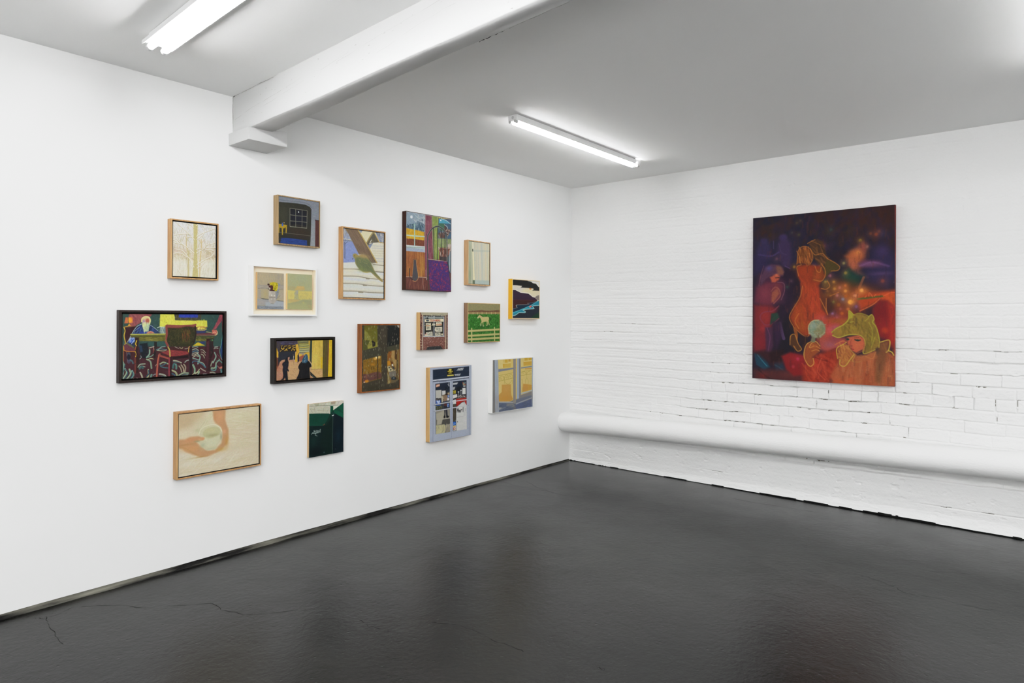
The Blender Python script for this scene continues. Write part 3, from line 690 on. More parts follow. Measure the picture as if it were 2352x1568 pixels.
('L','7d8a92',[-49,2370,318,2299,564,2242],20,1,1,13),
('L','7c8e98',[2079,1813,2643,1755,3083,1696],17,1,.8,13),
('E','c0bab0',[1929,1862],38,31,1,17),
('P','1d7f92',[-87,2657,525,2519,1148,2352,2124,2082,2427,2008,3127,1695,3572,1574,3575,1986,2558,2074,2734,2274,1316,2403,1359,2482,1614,2559,1529,2640,815,2634,322,2837,-86,2892],20,0,1),
('S',['2b99ad','156a80','1c8ca0'],[-6,2656,2124,2122,3483,1659,3485,1961,2558,2060,1316,2349,-5,2839],60,313,-72,46,2,.5,10),
('L','4bb9cc',[-47,2670,525,2532,1232,2351,2124,2082,2448,1981,3216,1665],40,1,.9,13),
('P','1d222c',[-86,2892,240,2863,816,2648,1572,2639,1635,2559,1317,2456,1316,2403,2734,2288,2756,2246,2580,2141,2623,2072,3575,2000,3583,3140,-84,3153],20,0,1),
('S',['2b303a','15191f','343a42'],[-4,2918,1572,2666,3486,2070,3493,3058,-3,3074],80,54,59,33,3,.6,80),
('P','163520',[2261,3091,2870,2761,3579,2563,3583,3140],83,0,1),
('L','a9d3d2',[-45,2900,240,2869,527,2769,816,2642,1529,2635,1622,2559,1528,2501,1338,2461,1316,2397,1783,2342,2691,2302,2756,2246,2580,2141,2580,2073,2777,2042,3396,2003,3530,1960],46,1,1,13),
('P','e0523a',[2081,2109,2405,2022,2427,2117,2298,2200,2168,2189],17,0,1),
('L','e7d6c4',[2060,2123,2168,2197,2307,2205],17,1,1,13),
('E','16303a',[3507,1872],108,31,1,17)]},
8: {'n':(365, 239),'noise':0.1,'ops':[
('P','3b1d22',[-241,-213,5195,-285,5213,3720,-227,3322],13,0,1),
('P','2c453f',[-149,-163,4991,-197,4999,1682,-142,1532],13,0,1),
('S',['34524a','24403c','2f4a50'],[-56,-63,4846,-110,4854,1593,-50,1459],220,52,148,57,1,.55,60),
('P','7d4245',[316,-118,1338,-103,1155,186,816,369,460,625,295,599,223,164],21,0,1),
('S',['8a4c4c','6e3a40','905654'],[339,-67,1301,-76,816,343,460,574,342,548],60,88,159,51,2,.5,30),
('P','c9c64b',[1653,-93,2334,-99,2349,290,3942,302,3957,622,3368,646,1903,662,1626,633],18,0,1),
('S',['d8d660','b5b23c','d0cc55'],[1673,-53,2283,-59,2310,343,3914,344,3915,566,1676,581],90,31,181,51,3,.5,40),
('E','8f8c30',[1926,125],20,21,1,13),
('E','8f8c30',[1927,410],20,21,1,13),
('P','3c3a28',[2321,-113,3651,-126,3639,261,3367,311,2387,290,2309,21],13,0,1),
('S',['6c6640','26261c','575230'],[2321,-99,3637,-112,3639,288,2323,290],80,33,59,31,4,.7,80),
('P','2a3a94',[2528,-115,3487,-111,3474,151,2530,155],13,0,1),
('S',['3345a8','24307c'],[2542,-88,3460,-97,3461,137,2543,141],40,13,157,41,5,.5,20),
('P','b0613a',[106,165,411,138,435,420,50,445],18,0,1),
('E','e09427',[294,292],96,126,.95,36),
('L','4c4438',[211,151,224,419],26,0,1,10),
('P','c08a2a',[201,572,248,471,294,476,300,578],13,0,1),
('L','b98a30',[16,622,201,578,342,535],26,1,1,10),
('P','31171b',[39,622,721,575,580,961,251,1262,111,1412,64,1157],21,0,1),
('L','b59a34',[39,622,86,801,45,1029,100,1361,24,1537,32,1715],39,1,1,10),
('L','7a5a26',[62,635,531,574],21,1,.7,10),
('P','5b2f3a',[24,1461,181,1414,535,1706,512,1782,90,1742],15,0,1),
('L','b0702c',[31,1537,90,1737,488,1782],33,1,1,10),
('L','7a4a28',[25,1766,27,2223],36,1,1,10),
('L','8f8f9a',[160,1796,185,2281],15,1,.8,10),
('L','3b4a5c',[253,1876,255,2284],129,1,.8,10),
('E','1c1a26',[245,2041],81,131,1,13),
('P','1f2a4e',[817,485,721,524,531,729,344,1034,204,1287,135,1413,393,1522,724,1299,1061,1124,1703,978,1502,764,1156,513],21,0,1),
('S',['2c3f7a','182140','3f5f86','22356a'],[769,550,532,806,297,1212,723,1066,1552,896,1205,552],110,-130,161,46,6,.7,30),
('L','93b0b0',[793,485,626,575,484,754,320,1059],26,1,1,10),
('L','88a0a8',[721,627,508,806,461,959],21,1,.7,10),
('L','9fb0b4',[1168,513,1378,658,1702,938],18,1,1,10),
('P','23357e',[722,860,1060,812,1453,935,723,937],21,0,1),
('P','3d5da8',[320,1111,509,1101,439,1369,228,1364],18,0,1),
('S',['a9bcd0','2b4894'],[274,1122,497,1127,498,1358,275,1352],20,-85,190,31,7,.9,12),
('P','56583c',[134,1336,345,1444,511,1628,488,1653,158,1426],15,0,1),
('L','a5a888',[332,1060,204,1287,139,1400],18,1,1,10),
('P','28303c',[416,1369,629,1323,654,1581,535,1655],26,0,1),
('E','c9b480',[1009,291],212,194,1,31),
('P','b98a7c',[828,265,1155,213,1168,421,1034,525,841,473],51,0,1),
('E','9c4a38',[1070,317],76,105,.9,41),
('E','8f80a0',[893,382],71,105,.7,46),
('L','d8cf8a',[816,369,828,213,960,125,1130,147,1192,291,1168,474],46,1,1,10),
('P','a9b488',[817,447,962,473,1168,448,1145,656,1096,812,1012,858,915,810,854,628],31,0,1),
('S',['c8cc8e','7fa0a0','9fb088','d3d29a'],[841,473,1156,474,1084,786,939,784],46,-20,235,31,8,.8,10),
('P','a86a54',[1036,890,1182,813,1329,854,1404,934,1036,947],21,0,1),
('L','d08a70',[1060,903,1207,840,1354,907],26,1,1,10),
('P','7d8c86',[1651,686,1726,608,1903,609,1904,954,1702,938,1627,871],18,0,1),
('L','c5cfc0',[1527,659,1626,620,1852,635],31,1,1,10),
('L','3f5058',[1614,686,1572,818,1652,924],41,1,1,10),
('S',['b9c6b8','5d7078'],[1676,660,1890,662,1891,941,1677,938],20,13,157,31,9,.7,12),
('P','2b3258',[3369,783,3944,761,3834,954,3396,962],15,0,1),
('L','a84c30',[3368,646,3640,625,3938,650],31,1,1,10),
('E','d1bd4e',[3640,703],227,68,1,13),
('S',['8a6a20','e8dc80','6a3a20'],[3422,646,3888,649,3889,760,3423,756],30,-18,103,26,10,.8,40),
('L','c9b648',[3396,783,3696,814,3916,761],21,1,1,10),
('P','8a8a3a',[320,957,819,952,1929,949,1930,1034,320,1021],15,0,1),
('L','b5b45a',[320,962,1305,959,1904,960],23,0,1,10),
('P','4a4a20',[320,1008,1955,1029,1955,1141,344,1116],15,0,1),
('P','5c5a22',[580,1090,1905,1119,1906,1326,724,1299],15,0,1),
('B','7a7030',[1208,1219],353,58,.9),
('S',['8a8038','38381a','6f6a2c'],[723,1118,1880,1140,1880,1326,724,1299],70,126,11,26,11,.7,20),
('P','5a2a30',[3369,975,4196,931,4450,1019,4451,1103,3370,1085],15,0,1),
('L','8a9a60',[3370,1044,4057,1063,4422,1089],21,0,.8,10),
('P','3f4424',[3370,1085,4366,1130,4282,1269,3398,1223],15,0,1),
('P','5b5a24',[3370,1223,4002,1263,4002,1375,3371,1360],15,0,1),
('S',['7a7432','3a3a1c'],[3397,1113,4197,1155,4198,1407,3398,1361],50,100,15,31,12,.7,30),
('L','d0bc7c',[3917,886,4084,916,4252,960],18,1,1,10),
('P','2c4a48',[1111,1334,1906,1366,1907,1552,1136,1530],21,0,1),
('P','b5a128',[3224,1589,3426,1444,3534,1405,3644,1477,3837,1593],15,0,1),
('P','23305c',[3453,1389,3891,1386,3754,1535],15,0,1),
('P','141a1f',[725,1428,1062,1385,1137,1856,1041,2139,727,2100],31,0,1),
('P','22344a',[689,1479,821,1508,870,1795,750,1842],26,0,1),
('P','2a1a18',[509,1114,700,1118,688,1298,631,1838,727,2074,659,2819,492,2835,538,2349,512,1834,558,1578],18,0,1),
('L','c0a02c',[593,1270,546,1423,582,1502],46,1,1,10),
('L','b09028',[524,1783,572,1913,548,2028],41,1,1,10),
('L','8a4a2c',[558,1552,523,1706],41,1,1,10),
('L','6a3028',[525,2092,538,2478,528,2812],77,1,.8,10),
('P','1d1a18',[1381,1340,1505,1343,1506,1606,1433,2130,1359,2127],18,0,1),
('L','a8493a',[1345,1562,1370,1734,1338,1864],23,1,1,10),
('L','c9b0a0',[1357,1576,1372,1734],15,1,1,10),
('P','2b1718',[3918,1234,4282,1241,4269,1549,4285,1970,4174,2245,4149,2915,3926,2930,3950,2236,3866,1844,3892,1539],21,0,1),
('P','452026',[3919,1400,4058,1376,4034,2240,3981,2794,3923,2235],36,0,1),
('E','4f8a4a',[4175,1328],86,58,.9,21),
('P','1c1c1c',[4057,1236,4197,1239,4257,1969,4146,2244],36,0,.7),
('S',['43232a','351a20','4c2a30'],[-48,2067,1209,1545,4768,1647,4861,3126,-44,3133],220,76,136,51,13,.5,80),
('L','7a9784',[1041,2087,1162,1936,1173,1727],67,1,1,10),
('L','55695c',[1055,2108,1176,1957,1188,1748],20,1,.7,10),
('L','698978',[1065,2088,1236,2043,1334,1968],46,1,1,10),
('L','496054',[1075,2103,1246,2058,1344,1983],14,1,.7,10),
('L','7a9178',[1041,2178,1213,2303,1263,2620],67,1,1,10),
('L','556554',[1055,2199,1227,2325,1277,2641],20,1,.7,10),
('L','aca97b',[1066,2192,1236,2148,1347,2179],31,1,1,10),
('L','9f9d89',[1149,1635,1283,1600,1369,1563],36,1,1,10),
('L','51767b',[1481,1737,1631,1689,1958,1753],41,1,1,10),
('L','395256',[1490,1750,1639,1702,1967,1766],12,1,.7,10),
('L','768e84',[1556,1766,1705,1612,1881,1591],46,1,1,10),
('L','52635c',[1566,1781,1715,1627,1891,1606],14,1,.7,10),
('L','a9aa86',[1506,1764,1807,1801,1958,1753],26,1,1,10),
('L','8f9a78',[1659,2430,1809,2358,2037,2448],62,1,1,10),
('L','646c54',[1672,2450,1822,2377,2051,2468],19,1,.7,10),
('L','365b6a',[1659,2509,1809,2490,1961,2391],46,1,1,10),
('L','253f4a',[1669,2524,1820,2505,1971,2406],14,1,.7,10),
('L','3f6871',[1684,2563,1860,2626,2025,2648],46,1,1,10),
('L','2c494f',[1694,2578,1871,2640,2035,2663],14,1,.7,10),
('L','91a189',[658,2536,753,2411,969,2396],46,1,1,10),
('L','657060',[667,2550,762,2426,979,2411],14,1,.7,10),
('L','889b86',[706,2590,801,2491,970,2539],36,1,1,10),
('L','365656',[730,2617,825,2519,874,2599],87,1,1,10),
('L','253c3c',[748,2644,843,2546,892,2626],26,1,.7,10),
('L','9e9c84',[754,2799,827,2959,876,3169],67,1,1,10),
('L','6e6d5c',[768,2820,841,2980,890,3191],20,1,.7,10),
('L','a7ac7b',[948,3174,1118,3003,1116,2690],67,1,1,10),
('L','757856',[962,3196,1132,3024,1130,2711],20,1,.7,10),
('L','5b8474',[1021,3153,1216,3088,1264,2934],87,1,1,10),
('L','3f5c51',[1039,3181,1234,3116,1283,2962],26,1,.7,10),
('L','254452',[1045,2999,1142,2874,1129,2717],57,1,1,10),
('L','1a3039',[1056,3017,1153,2892,1141,2735],17,1,.7,10),
('L','7a9784',[-24,2221,46,2427,1,2857],67,1,1,10),
('L','55695c',[-11,2241,59,2448,15,2877],20,1,.7,10),
('L','284d56',[-45,2828,47,2631,92,2379],41,1,1,10),
('L','1c363c',[-37,2841,55,2643,100,2391],12,1,.7,10),
('L','8ca486',[93,2582,163,2765,2,3060],57,1,1,10),
('L','61725d',[104,2600,175,2782,13,3077],17,1,.7,10),
('L','284d5c',[116,2609,210,2818,26,3137],41,1,1,10),
('L','1c3640',[125,2622,219,2831,34,3150],12,1,.7,10),
('L','889f82',[280,2618,328,2851,95,3168],72,1,1,10),
('L','5f6f5b',[294,2640,342,2873,110,3190],22,1,.7,10),
('L','698d84',[397,2701,445,2909,258,3153],87,1,1,10),
('L','49635c',[415,2729,463,2937,276,3181],26,1,.7,10),
('L','244452',[421,2754,398,2932,189,3200],41,1,1,10),
('L','193039',[430,2767,407,2945,197,3212],12,1,.7,10),
('L','897671',[446,3038,517,3120,565,3174],31,1,1,10),
('L','97867b',[612,3049,708,3119,732,3173],31,1,1,10),
('L','7a8989',[1338,2965,1437,2918,1511,2949],41,1,1,10),
('L','556060',[1347,2978,1445,2931,1520,2962],12,1,.7,10),
('L','909a89',[1636,2930,1862,2997,1989,3191],82,1,1,10),
('L','646c60',[1653,2957,1880,3024,2007,3218],25,1,.7,10),
('L','334852',[1711,3041,1888,3078,1964,3216],36,1,1,10),
('L','9fa289',[2293,2300,2474,2335,2657,2425],62,1,1,10),
('L','6f7160',[2306,2320,2488,2355,2671,2445],19,1,.7,10),
('L','365b63',[2267,2353,2422,2387,2578,2407],26,1,1,10),
('L','8c9a8d',[2841,2406,2920,2329,3026,2306],46,1,1,10),
('L','616c62',[2851,2422,2931,2344,3037,2321],14,1,.7,10),
('L','36605c',[2268,2647,2294,2515,2319,2462],103,1,1,10),
('L','254340',[2291,2681,2316,2548,2342,2496],31,1,.7,10),
('L','5b8478',[2424,2709,2423,2575,2397,2493],82,1,1,10),
('L','3f5c54',[2442,2736,2441,2602,2415,2520],25,1,.7,10),
('L','999f78',[2218,2778,2398,2896,2503,3172],77,1,1,10),
('L','6b6f54',[2235,2803,2416,2921,2521,3197],23,1,.7,10),
('L','335663',[2193,2937,2321,2999,2425,3140],67,1,1,10),
('L','243c45',[2207,2959,2336,3021,2440,3162],20,1,.7,10),
('L','9a9178',[2553,2582,2632,2694,2685,2886],51,1,1,10),
('L','6c6554',[2565,2598,2643,2711,2697,2903],15,1,.7,10),
('L','9d9378',[2657,2533,2763,2701,2790,2892],62,1,1,10),
('L','6d6754',[2671,2553,2777,2721,2804,2912],19,1,.7,10),
('L','978d74',[2789,2512,2868,2652,2843,2895],62,1,1,10),
('L','696351',[2803,2533,2882,2672,2857,2915],19,1,.7,10),
('L','84977b',[2555,3040,2764,2945,3002,2959],67,1,1,10),
('L','5c6956',[2570,3062,2779,2967,3018,2981],20,1,.7,10),
('L','3f686a',[2581,3123,2791,3028,3003,3013],41,1,1,10),
('L','2c494a',[2591,3136,2800,3041,3012,3027],12,1,.7,10),
('L','999774',[2581,3109,2817,3084,2976,3066],57,1,1,10),
('L','6b6951',[2594,3128,2830,3102,2989,3085],17,1,.7,10),
('L','889a89',[3211,1794,3373,1745,3509,1832],46,1,1,10),
('L','5f6c60',[3222,1809,3384,1760,3520,1847],14,1,.7,10),
('L','3f687b',[3212,1904,3346,1854,3482,1886],57,1,1,10),
('L','2c4956',[3225,1922,3359,1872,3495,1904],17,1,.7,10),
('L','97a38d',[3185,2012,3293,1961,3509,1942],36,1,1,10),
('L','a4a589',[3186,2067,3347,2046,3482,1968],36,1,1,10),
('L','7a9789',[3482,2024,3592,2193,3485,2519],62,1,1,10),
('L','556960',[3497,2044,3607,2214,3499,2540],19,1,.7,10),
('L','a5aa8e',[3226,2178,3374,2102,3510,2135],36,1,1,10),
('L','6d9082',[3240,2233,3375,2267,3538,2329],51,1,1,10),
('L','4c645b',[3252,2250,3387,2284,3550,2346],15,1,.7,10),
('L','365b6e',[3214,2451,3267,2372,3484,2382],51,1,1,10),
('L','253f4c',[3226,2468,3279,2389,3496,2399],15,1,.7,10),
('L','3f6874',[3484,2409,3703,2530,3869,2705],77,1,1,10),
('L','2c4951',[3502,2435,3722,2556,3888,2731],23,1,.7,10),
('L','919e86',[3484,2395,3731,2476,3841,2620],26,1,1,10),
('L','8d8d7a',[3618,1808,3728,1811,3866,1955],36,1,1,10),
('L','908874',[3646,1919,3756,1951,3867,2094],36,1,1,10),
('L','95977b',[3646,2030,3756,2089,3812,2230],41,1,1,10),
('L','686956',[3656,2043,3766,2103,3822,2244],12,1,.7,10),
('L','7a9a7f',[3241,2562,3323,2758,3324,2978],82,1,1,10),
('L','556c58',[3260,2589,3342,2786,3343,3006],25,1,.7,10),
('L','a1ae82',[3378,3009,3513,2879,3554,2799],46,1,1,10),
('L','70795b',[3389,3024,3524,2895,3565,2814],14,1,.7,10),
('L','7a9a7f',[3298,3114,3460,3096,3555,2937],72,1,1,10),
('L','556c58',[3314,3138,3477,3120,3571,2961],22,1,.7,10),
('L','acb286',[3190,3079,3324,2978,3514,2962],31,1,1,10),
('L','9f9382',[3622,2747,3732,2836,3870,2913],51,1,1,10),
('L','6f675b',[3634,2764,3744,2853,3883,2931],15,1,.7,10),
('L','91978d',[3761,3059,3926,3069,4066,3148],46,1,1,10),
('L','656962',[3772,3075,3937,3085,4077,3163],14,1,.7,10),
('L','8c9078',[4121,2997,4290,3007,4460,3130],67,1,1,10),
('L','616454',[4137,3020,4306,3030,4476,3153],20,1,.7,10),
('L','7a9786',[4341,1972,4413,2199,4259,2501],62,1,1,10),
('L','55695d',[4356,1993,4428,2220,4274,2522],19,1,.7,10),
('L','8d977f',[4231,2416,4175,2553,4148,2664],46,1,1,10),
('L','636958',[4242,2432,4186,2569,4159,2679],14,1,.7,10),
('L','849e82',[4176,2777,4373,2760,4429,2509],67,1,1,10),
('L','5c6e5b',[4192,2800,4389,2782,4445,2532],20,1,.7,10),
('L','517b78',[4176,2861,4374,2900,4458,2680],67,1,1,10),
('L','395654',[4193,2884,4390,2923,4474,2702],20,1,.7,10),
('L','919b8d',[4340,1691,4453,1666,4510,1682],36,1,1,10),
('L','8c9786',[4312,1774,4425,1736,4525,1767],36,1,1,10),
('L','517b6e',[4457,2426,4599,2405,4743,2524],57,1,1,10),
('L','39564c',[4471,2445,4613,2424,4757,2544],17,1,.7,10),
('L','7a9784',[4485,2484,4599,2348,4570,2319],36,1,1,10),
('L','9f9989',[2341,1605,2445,1661,2549,1719],26,1,1,10),
('L','908e6a',[2575,1652,2680,1709,2732,1657],36,1,1,10),
('L','909078',[2838,1728,2944,1717,3050,1653],31,1,1,10),
('L','889786',[3211,1657,3345,1634,3481,1665],36,1,1,10),
('L','848f86',[728,2152,799,2077,775,1999],26,1,1,10),
('L','3f5b60',[325,2185,396,2240,443,2345],67,1,1,10),
('L','2c3f43',[338,2206,409,2260,457,2365],20,1,.7,10),
('L','908d74',[1435,2524,1509,2423,1534,2371],26,1,1,10),
('P','7d3540',[4645,-108,4904,-111,4909,855,4736,882,4733,287,4421,737,4223,792,4476,344],21,0,1),
('S',['8f4450','6a2a36','9a5a5c'],[4674,-80,4875,-82,4879,798,4764,797,4733,259,4449,681,4308,736],60,-53,119,36,14,.6,20),
('P','a85a4c',[4195,791,4449,794,4478,935,4366,1046,4210,959],21,0,1),
('L','d8a080',[4224,960,4365,905,4450,1019],26,1,1,10),
('L','dac890',[4366,1060,4493,992,4464,850],21,1,1,10),
('P','1f3560',[4764,910,4909,912,4916,2618,4742,2354,4626,1982,4681,1532],21,0,1),
('S',['2b4a74','182a4c','24407c'],[4779,967,4880,969,4887,2503,4683,1984],50,-8,236,36,15,.6,6),
('L','5fae8c',[4779,939,4681,1588,4611,1869,4684,2239,4858,2558],18,1,1,10),
('L','a04858',[4455,2032,4656,2266,4858,2558],15,1,.8,10),
('P','a8604c',[4601,2743,4888,2673,4859,2814,4630,2830],21,0,1),
('P','2c4a50',[4658,2831,4888,2844,4890,3128,4659,3086],21,0,1),
('S',['6aa08c','3a6064'],[4673,2860,4874,2871,4875,3099,4674,3087],20,50,91,31,16,.7,60),
('L','bb8878',[4515,2683,4630,2830,4715,2749],15,1,1,10),
('P','3d1c1e',[1706,1877,2060,1756,2161,1626,2971,1814,3051,1980,2945,2085,2189,2162,2061,2103],18,0,1),
('P','7d2f30',[1731,1878,2085,1757,2944,1867,3025,1993,2577,2070,2163,2080],23,0,1),
('S',['8f3a36','5c3230','6c2a2c'],[1757,1879,2136,1786,2945,1881,2998,1978,2189,2055],60,149,27,36,17,.6,20),
('L','8a4036',[1632,1953,1570,2188,1522,2660,1500,3159],87,1,1,10),
('L','8a4438',[1594,2005,1808,2093,2062,2183],87,1,1,10),
('L','7a3038',[2087,2157,2076,2690,2086,3171],72,1,1,10),
('L','b06a4c',[1602,2005,1546,2293,1482,3132],21,1,1,10),
('L','231416',[2164,2134,2166,2829,2168,3150],67,1,1,10),
('L','20161a',[3103,1654,3106,2200,3123,3130],144,0,1,10),
('P','1e1214',[2215,2123,2998,2060,3026,2197,2241,2217],15,0,1),
('L','4a3a3a',[3047,2089,3051,3125],26,0,.7,10),
('P','2b2a18',[1978,556,3367,536,3370,1223,3264,1549,3050,1625,2136,1599,1956,1354],18,0,1),
('S',['3a3a20','20200f','474020','34321c'],[2030,663,3341,645,3237,1494,2135,1518],240,20,119,41,18,.6,80),
('S',['5a2a20','6a4020','4f4a1c'],[2650,749,3100,753,3102,1354,2652,1343],60,4,131,41,19,.7,10),
('P','7a4038',[1877,556,1953,503,2623,532,3206,508,3394,467,3408,550,3314,645,2886,588,2571,667,2004,663],15,0,1),
('L','5c2a28',[2004,663,2571,672,2913,602,3287,631],31,1,1,10),
('L','7c3a36',[1941,609,1960,982,1918,1300,2021,1569],103,1,1,10),
('L','6e6630',[1904,981,1880,1193,1931,1353],36,1,1,10),
('L','a79a48',[2029,1622,2098,1784,2117,2079],57,1,1,10),
('L','b08a44',[3050,1625,3024,1761,3011,1897],46,1,1,10),
('L','241a18',[3341,618,3370,1003,3277,1440],72,1,1,10),
('L','8a5040',[3090,1599,3050,1680],26,1,1,10),
('L','c5c2ae',[-68,-88,4875,-111],21,0,.8,10),
('L','8f958c',[-61,-88,-71,3156],21,0,.6,10)]},
9: {'n':(204, 145),'noise':0.08,'ops':[
('P','b3906a',[-129,-129,3828,-46,3842,2572,-118,2293],11,0,1),
('P','a9745a',[-58,1304,575,1054,1022,1074,800,1549,581,2242,-53,2238],129,0,1),
('P','b9966a',[753,1102,1387,1376,1255,2206,714,2211],107,0,1),
('S',['c29a72','a27a58','b88a68','b39b70'],[-14,1505,1387,1213,1391,2175,-10,2202],150,80,122,43,1,.5,70),
('B','a97c70',[184,1915],205,182,.5),
('P','3c3440',[-53,-28,1312,-27,1315,637,134,635,-41,390],17,0,1),
('S',['4e4870','2a2630','5a5478','3d3c48'],[284,0,1244,-8,1245,206,285,210],60,250,0,30,2,.7,8),
('S',['4a4638','2f2c2c'],[-20,112,284,120,265,600,112,634],40,39,95,30,3,.6,60),
('P','24262e',[123,575,1156,550,1158,1080,798,1084,487,1050,311,1082,202,1177,116,1412,72,1211],17,0,1),
('P','5c3326',[-49,867,92,952,116,1392,8,1586,-46,1583],21,0,1),
('P','c69a28',[-41,370,14,392,91,633,114,914,27,890,-29,629],17,0,1),
('P','a85c40',[-36,1365,94,1431,-13,1624],43,0,.6),
('P','241c16',[220,318,285,240,1154,234,1247,594,221,598],13,0,1),
('L','bd9a3a',[285,290,351,262],36,0,1,9),
('L','bd9a3a',[461,295,616,274],36,0,1,9),
('L','bd9a3a',[705,292,839,272],36,0,1,9),
('L','bd9a3a',[951,300,1132,264],36,0,1,9),
('L','bd9a3a',[275,400,396,484,473,386],36,0,1,9),
('L','bd9a3a',[286,360,352,463],36,0,1,9),
('L','bd9a3a',[484,547,617,441,662,543],36,0,1,9),
('L','bd9a3a',[573,540,617,471],36,0,1,9),
('L','bd9a3a',[694,393,817,427,873,358],36,0,1,9),
('L','bd9a3a',[772,416,839,357],36,0,1,9),
('L','bd9a3a',[930,552,997,433,1133,529],36,0,1,9),
('L','bd9a3a',[1019,362,1177,388],36,0,1,9),
('L','bd9a3a',[221,578,286,510],36,0,1,9),
('L','bd9a3a',[1088,548,1144,509],36,0,1,9),
('L','bd9a3a',[374,443,439,375],36,0,1,9),
('P','c49c2e',[1177,204,1313,198,1383,435,1430,641,1316,760,1284,1228,1159,1202,1179,754,1247,614],15,0,1),
('S',['d8b040','b08820'],[1199,225,1313,228,1407,620,1272,1166,1204,1163],40,0,121,30,4,.5,30),
('P','6f6a38',[1312,-7,1438,-4,1441,560,1336,208],17,0,1),
('P','8f8d5c',[1438,-24,2077,-10,2080,706,1442,723],17,0,1),
('L','6a6848',[1450,17,1726,32,2042,18],43,1,.95,15),
('L','2c2a20',[1450,85,1727,100,2042,87],43,1,.95,15),
('L','6f6a2c',[1450,171,1727,186,2042,174],43,1,.95,15),
('L','a6a55c',[1451,253,1728,268,2043,257],43,1,.95,15),
('L','575a48',[1451,314,1728,330,2043,319],43,1,.95,15),
('L','c5b848',[1451,376,1728,392,2043,381],43,1,.95,15),
('L','4f5244',[1452,427,1729,444,2044,433],43,1,.95,15),
('L','b9b57c',[1452,482,1729,499,2044,489],43,1,.95,15),
('L','777a6c',[1452,560,1729,578,2044,568],43,1,.95,15),
('L','b7b48c',[1453,621,1729,639,2045,630],43,1,.95,15),
('L','5f625a',[1453,683,1730,701,2045,692],43,1,.95,15),
('P','c3a032',[2030,10,2136,2,2126,375,2031,227],15,0,.9),
('P','2c3a30',[2136,-9,2277,-16,2236,1169,2249,1336,2118,1205,2103,624],17,0,1),
('P','8f867a',[1384,721,1730,714,1707,816,1430,805],21,0,1),
('P','241f2a',[1305,841,1384,762,1431,969,1432,1174,1318,1271],17,0,1),
('E','c9a232',[1511,849],96,77,1,11),
('P','8f4c38',[1431,928,1707,816,1731,940,1570,1180,1444,1174],26,0,1),
('P','c4a030',[1672,814,1823,707,2080,685,2105,893,2071,1120,1976,992,1940,825],17,0,1),
('L','2c2830',[1384,721,1362,884],30,0,1,9),
('V',('c2a644','c5ac5c'),[2277,-20,2999,-11,2971,1688,2239,1700,2249,1336,2269,588],11),
('S',['d2bc5c','b3963a','c9ad4c','a8923c'],[2301,-5,2974,10,2946,1665,2274,1671],110,-10,524,30,5,.55,2),
('B','cabb58',[2509,1014],137,403,.6),
('B','a89034',[2727,1443],91,202,.5),
('P','c9a81c',[2846,1028,2979,992,2971,1688,2849,1681],21,0,1),
('P','bf9a68',[2156,1706,2971,1709,2973,2216,2563,2210,2180,1853],17,0,1),
('S',['c7a272','b08a58'],[2251,1732,2947,1729,2949,2193,2586,2180],40,192,62,39,6,.5,40),
('L','7a6a3a',[2180,1707,2536,1716,2959,1713],21,0,.8,9),
('P','5a5020',[2999,-11,3429,-1,3391,2200,2985,2206],11,0,1),
('S',['6f6a20','4a4222','5a4c2c','38381c'],[3023,11,3330,18,3316,2174,3010,2186],80,-10,524,30,7,.6,2),
('P','4f4228',[3182,-7,3379,-2,3341,2197,3144,2195],43,0,.7),
('P','6a3a30',[3356,199,3417,201,3374,1476,3325,1473],21,0,1),
('P','c9a81e',[3429,-5,3690,-6,3694,2220,3353,2208,3387,1477],11,0,1),
('S',['d8b82c','b8981a'],[3454,21,3665,25,3664,2196,3390,2190],50,-10,484,39,8,.5,2),
('L','a8801a',[3665,4,3645,848],30,0,.7,9),
('P','221f1e',[2133,1808,2587,2212,2419,2211,2158,2038],15,0,1),
('P','3c4a48',[2180,1894,2467,2204,2324,2199],21,0,.8),
('P','9c5c40',[2158,2111,2277,2191,2147,2193],13,0,1),
('P','15161e',[641,916,708,858,797,871,775,982,709,1100,754,1203,737,1404,700,1564,779,1710,734,1748,667,1683,691,1947,725,2242,559,2230,525,2077,448,2193,207,2216,382,2108,414,1930,368,1626,401,1447,345,1324,377,1225,487,1170,553,1012],15,0,1),
('P','b08068',[719,919,797,902,809,983,753,1102,697,1059],15,0,1),
('S',['2a2c3c','0f1016','262430'],[400,1267,687,1240,667,1643,424,1649],50,-20,99,26,9,.6,50),
('L','3a2a24',[663,916,697,978],26,1,1,9),
('P','b08a64',[492,2115,525,2077,559,2220,481,2225],11,0,1),
('L','c9b8a0',[1067,872,1056,1014],30,1,1,9),
('L','4a4038',[1056,1034,1034,1155],21,1,1,9),
('L','e0d4c0',[1022,1074,1090,1097],21,1,1,9),
('L','8a6a48',[1068,1198,1080,1361],26,1,.8,9),
('E','6a5a48',[1039,806],23,24,1,11),
('P','121214',[1616,1182,1989,1158,2154,1290,2249,1461,2226,1543,2096,1599,2109,1807,2147,2225,1232,2205,1390,1909,1458,1708,1366,1580,1365,1477,1456,1318],15,0,1),
('P','24455c',[1823,800,1952,825,1999,993,1966,1260,1802,1304,1605,1264,1616,1100,1708,939],19,0,1),
('S',['3b6a80','1c3446','5f7f80','284f74'],[1800,840,1952,867,1954,1260,1640,1245],60,-41,136,26,10,.8,12),
('L','a9b0a0',[1790,1149,1744,1250],21,1,1,9),
('L','8f9c88',[1847,862,1778,1066],30,1,.7,9),
('L','b0a890',[2071,1203,2201,1376,2237,1481],26,1,1,9),
('S',['1d1c22','0c0c0e'],[1479,1340,2131,1372,2088,2179,1346,2172],50,-24,241,39,11,.6,10),
('L','2a2426',[1619,1696,1575,2187],34,1,.7,9)]},
10: {'n':(136, 243),'noise':0.1,'ops':[
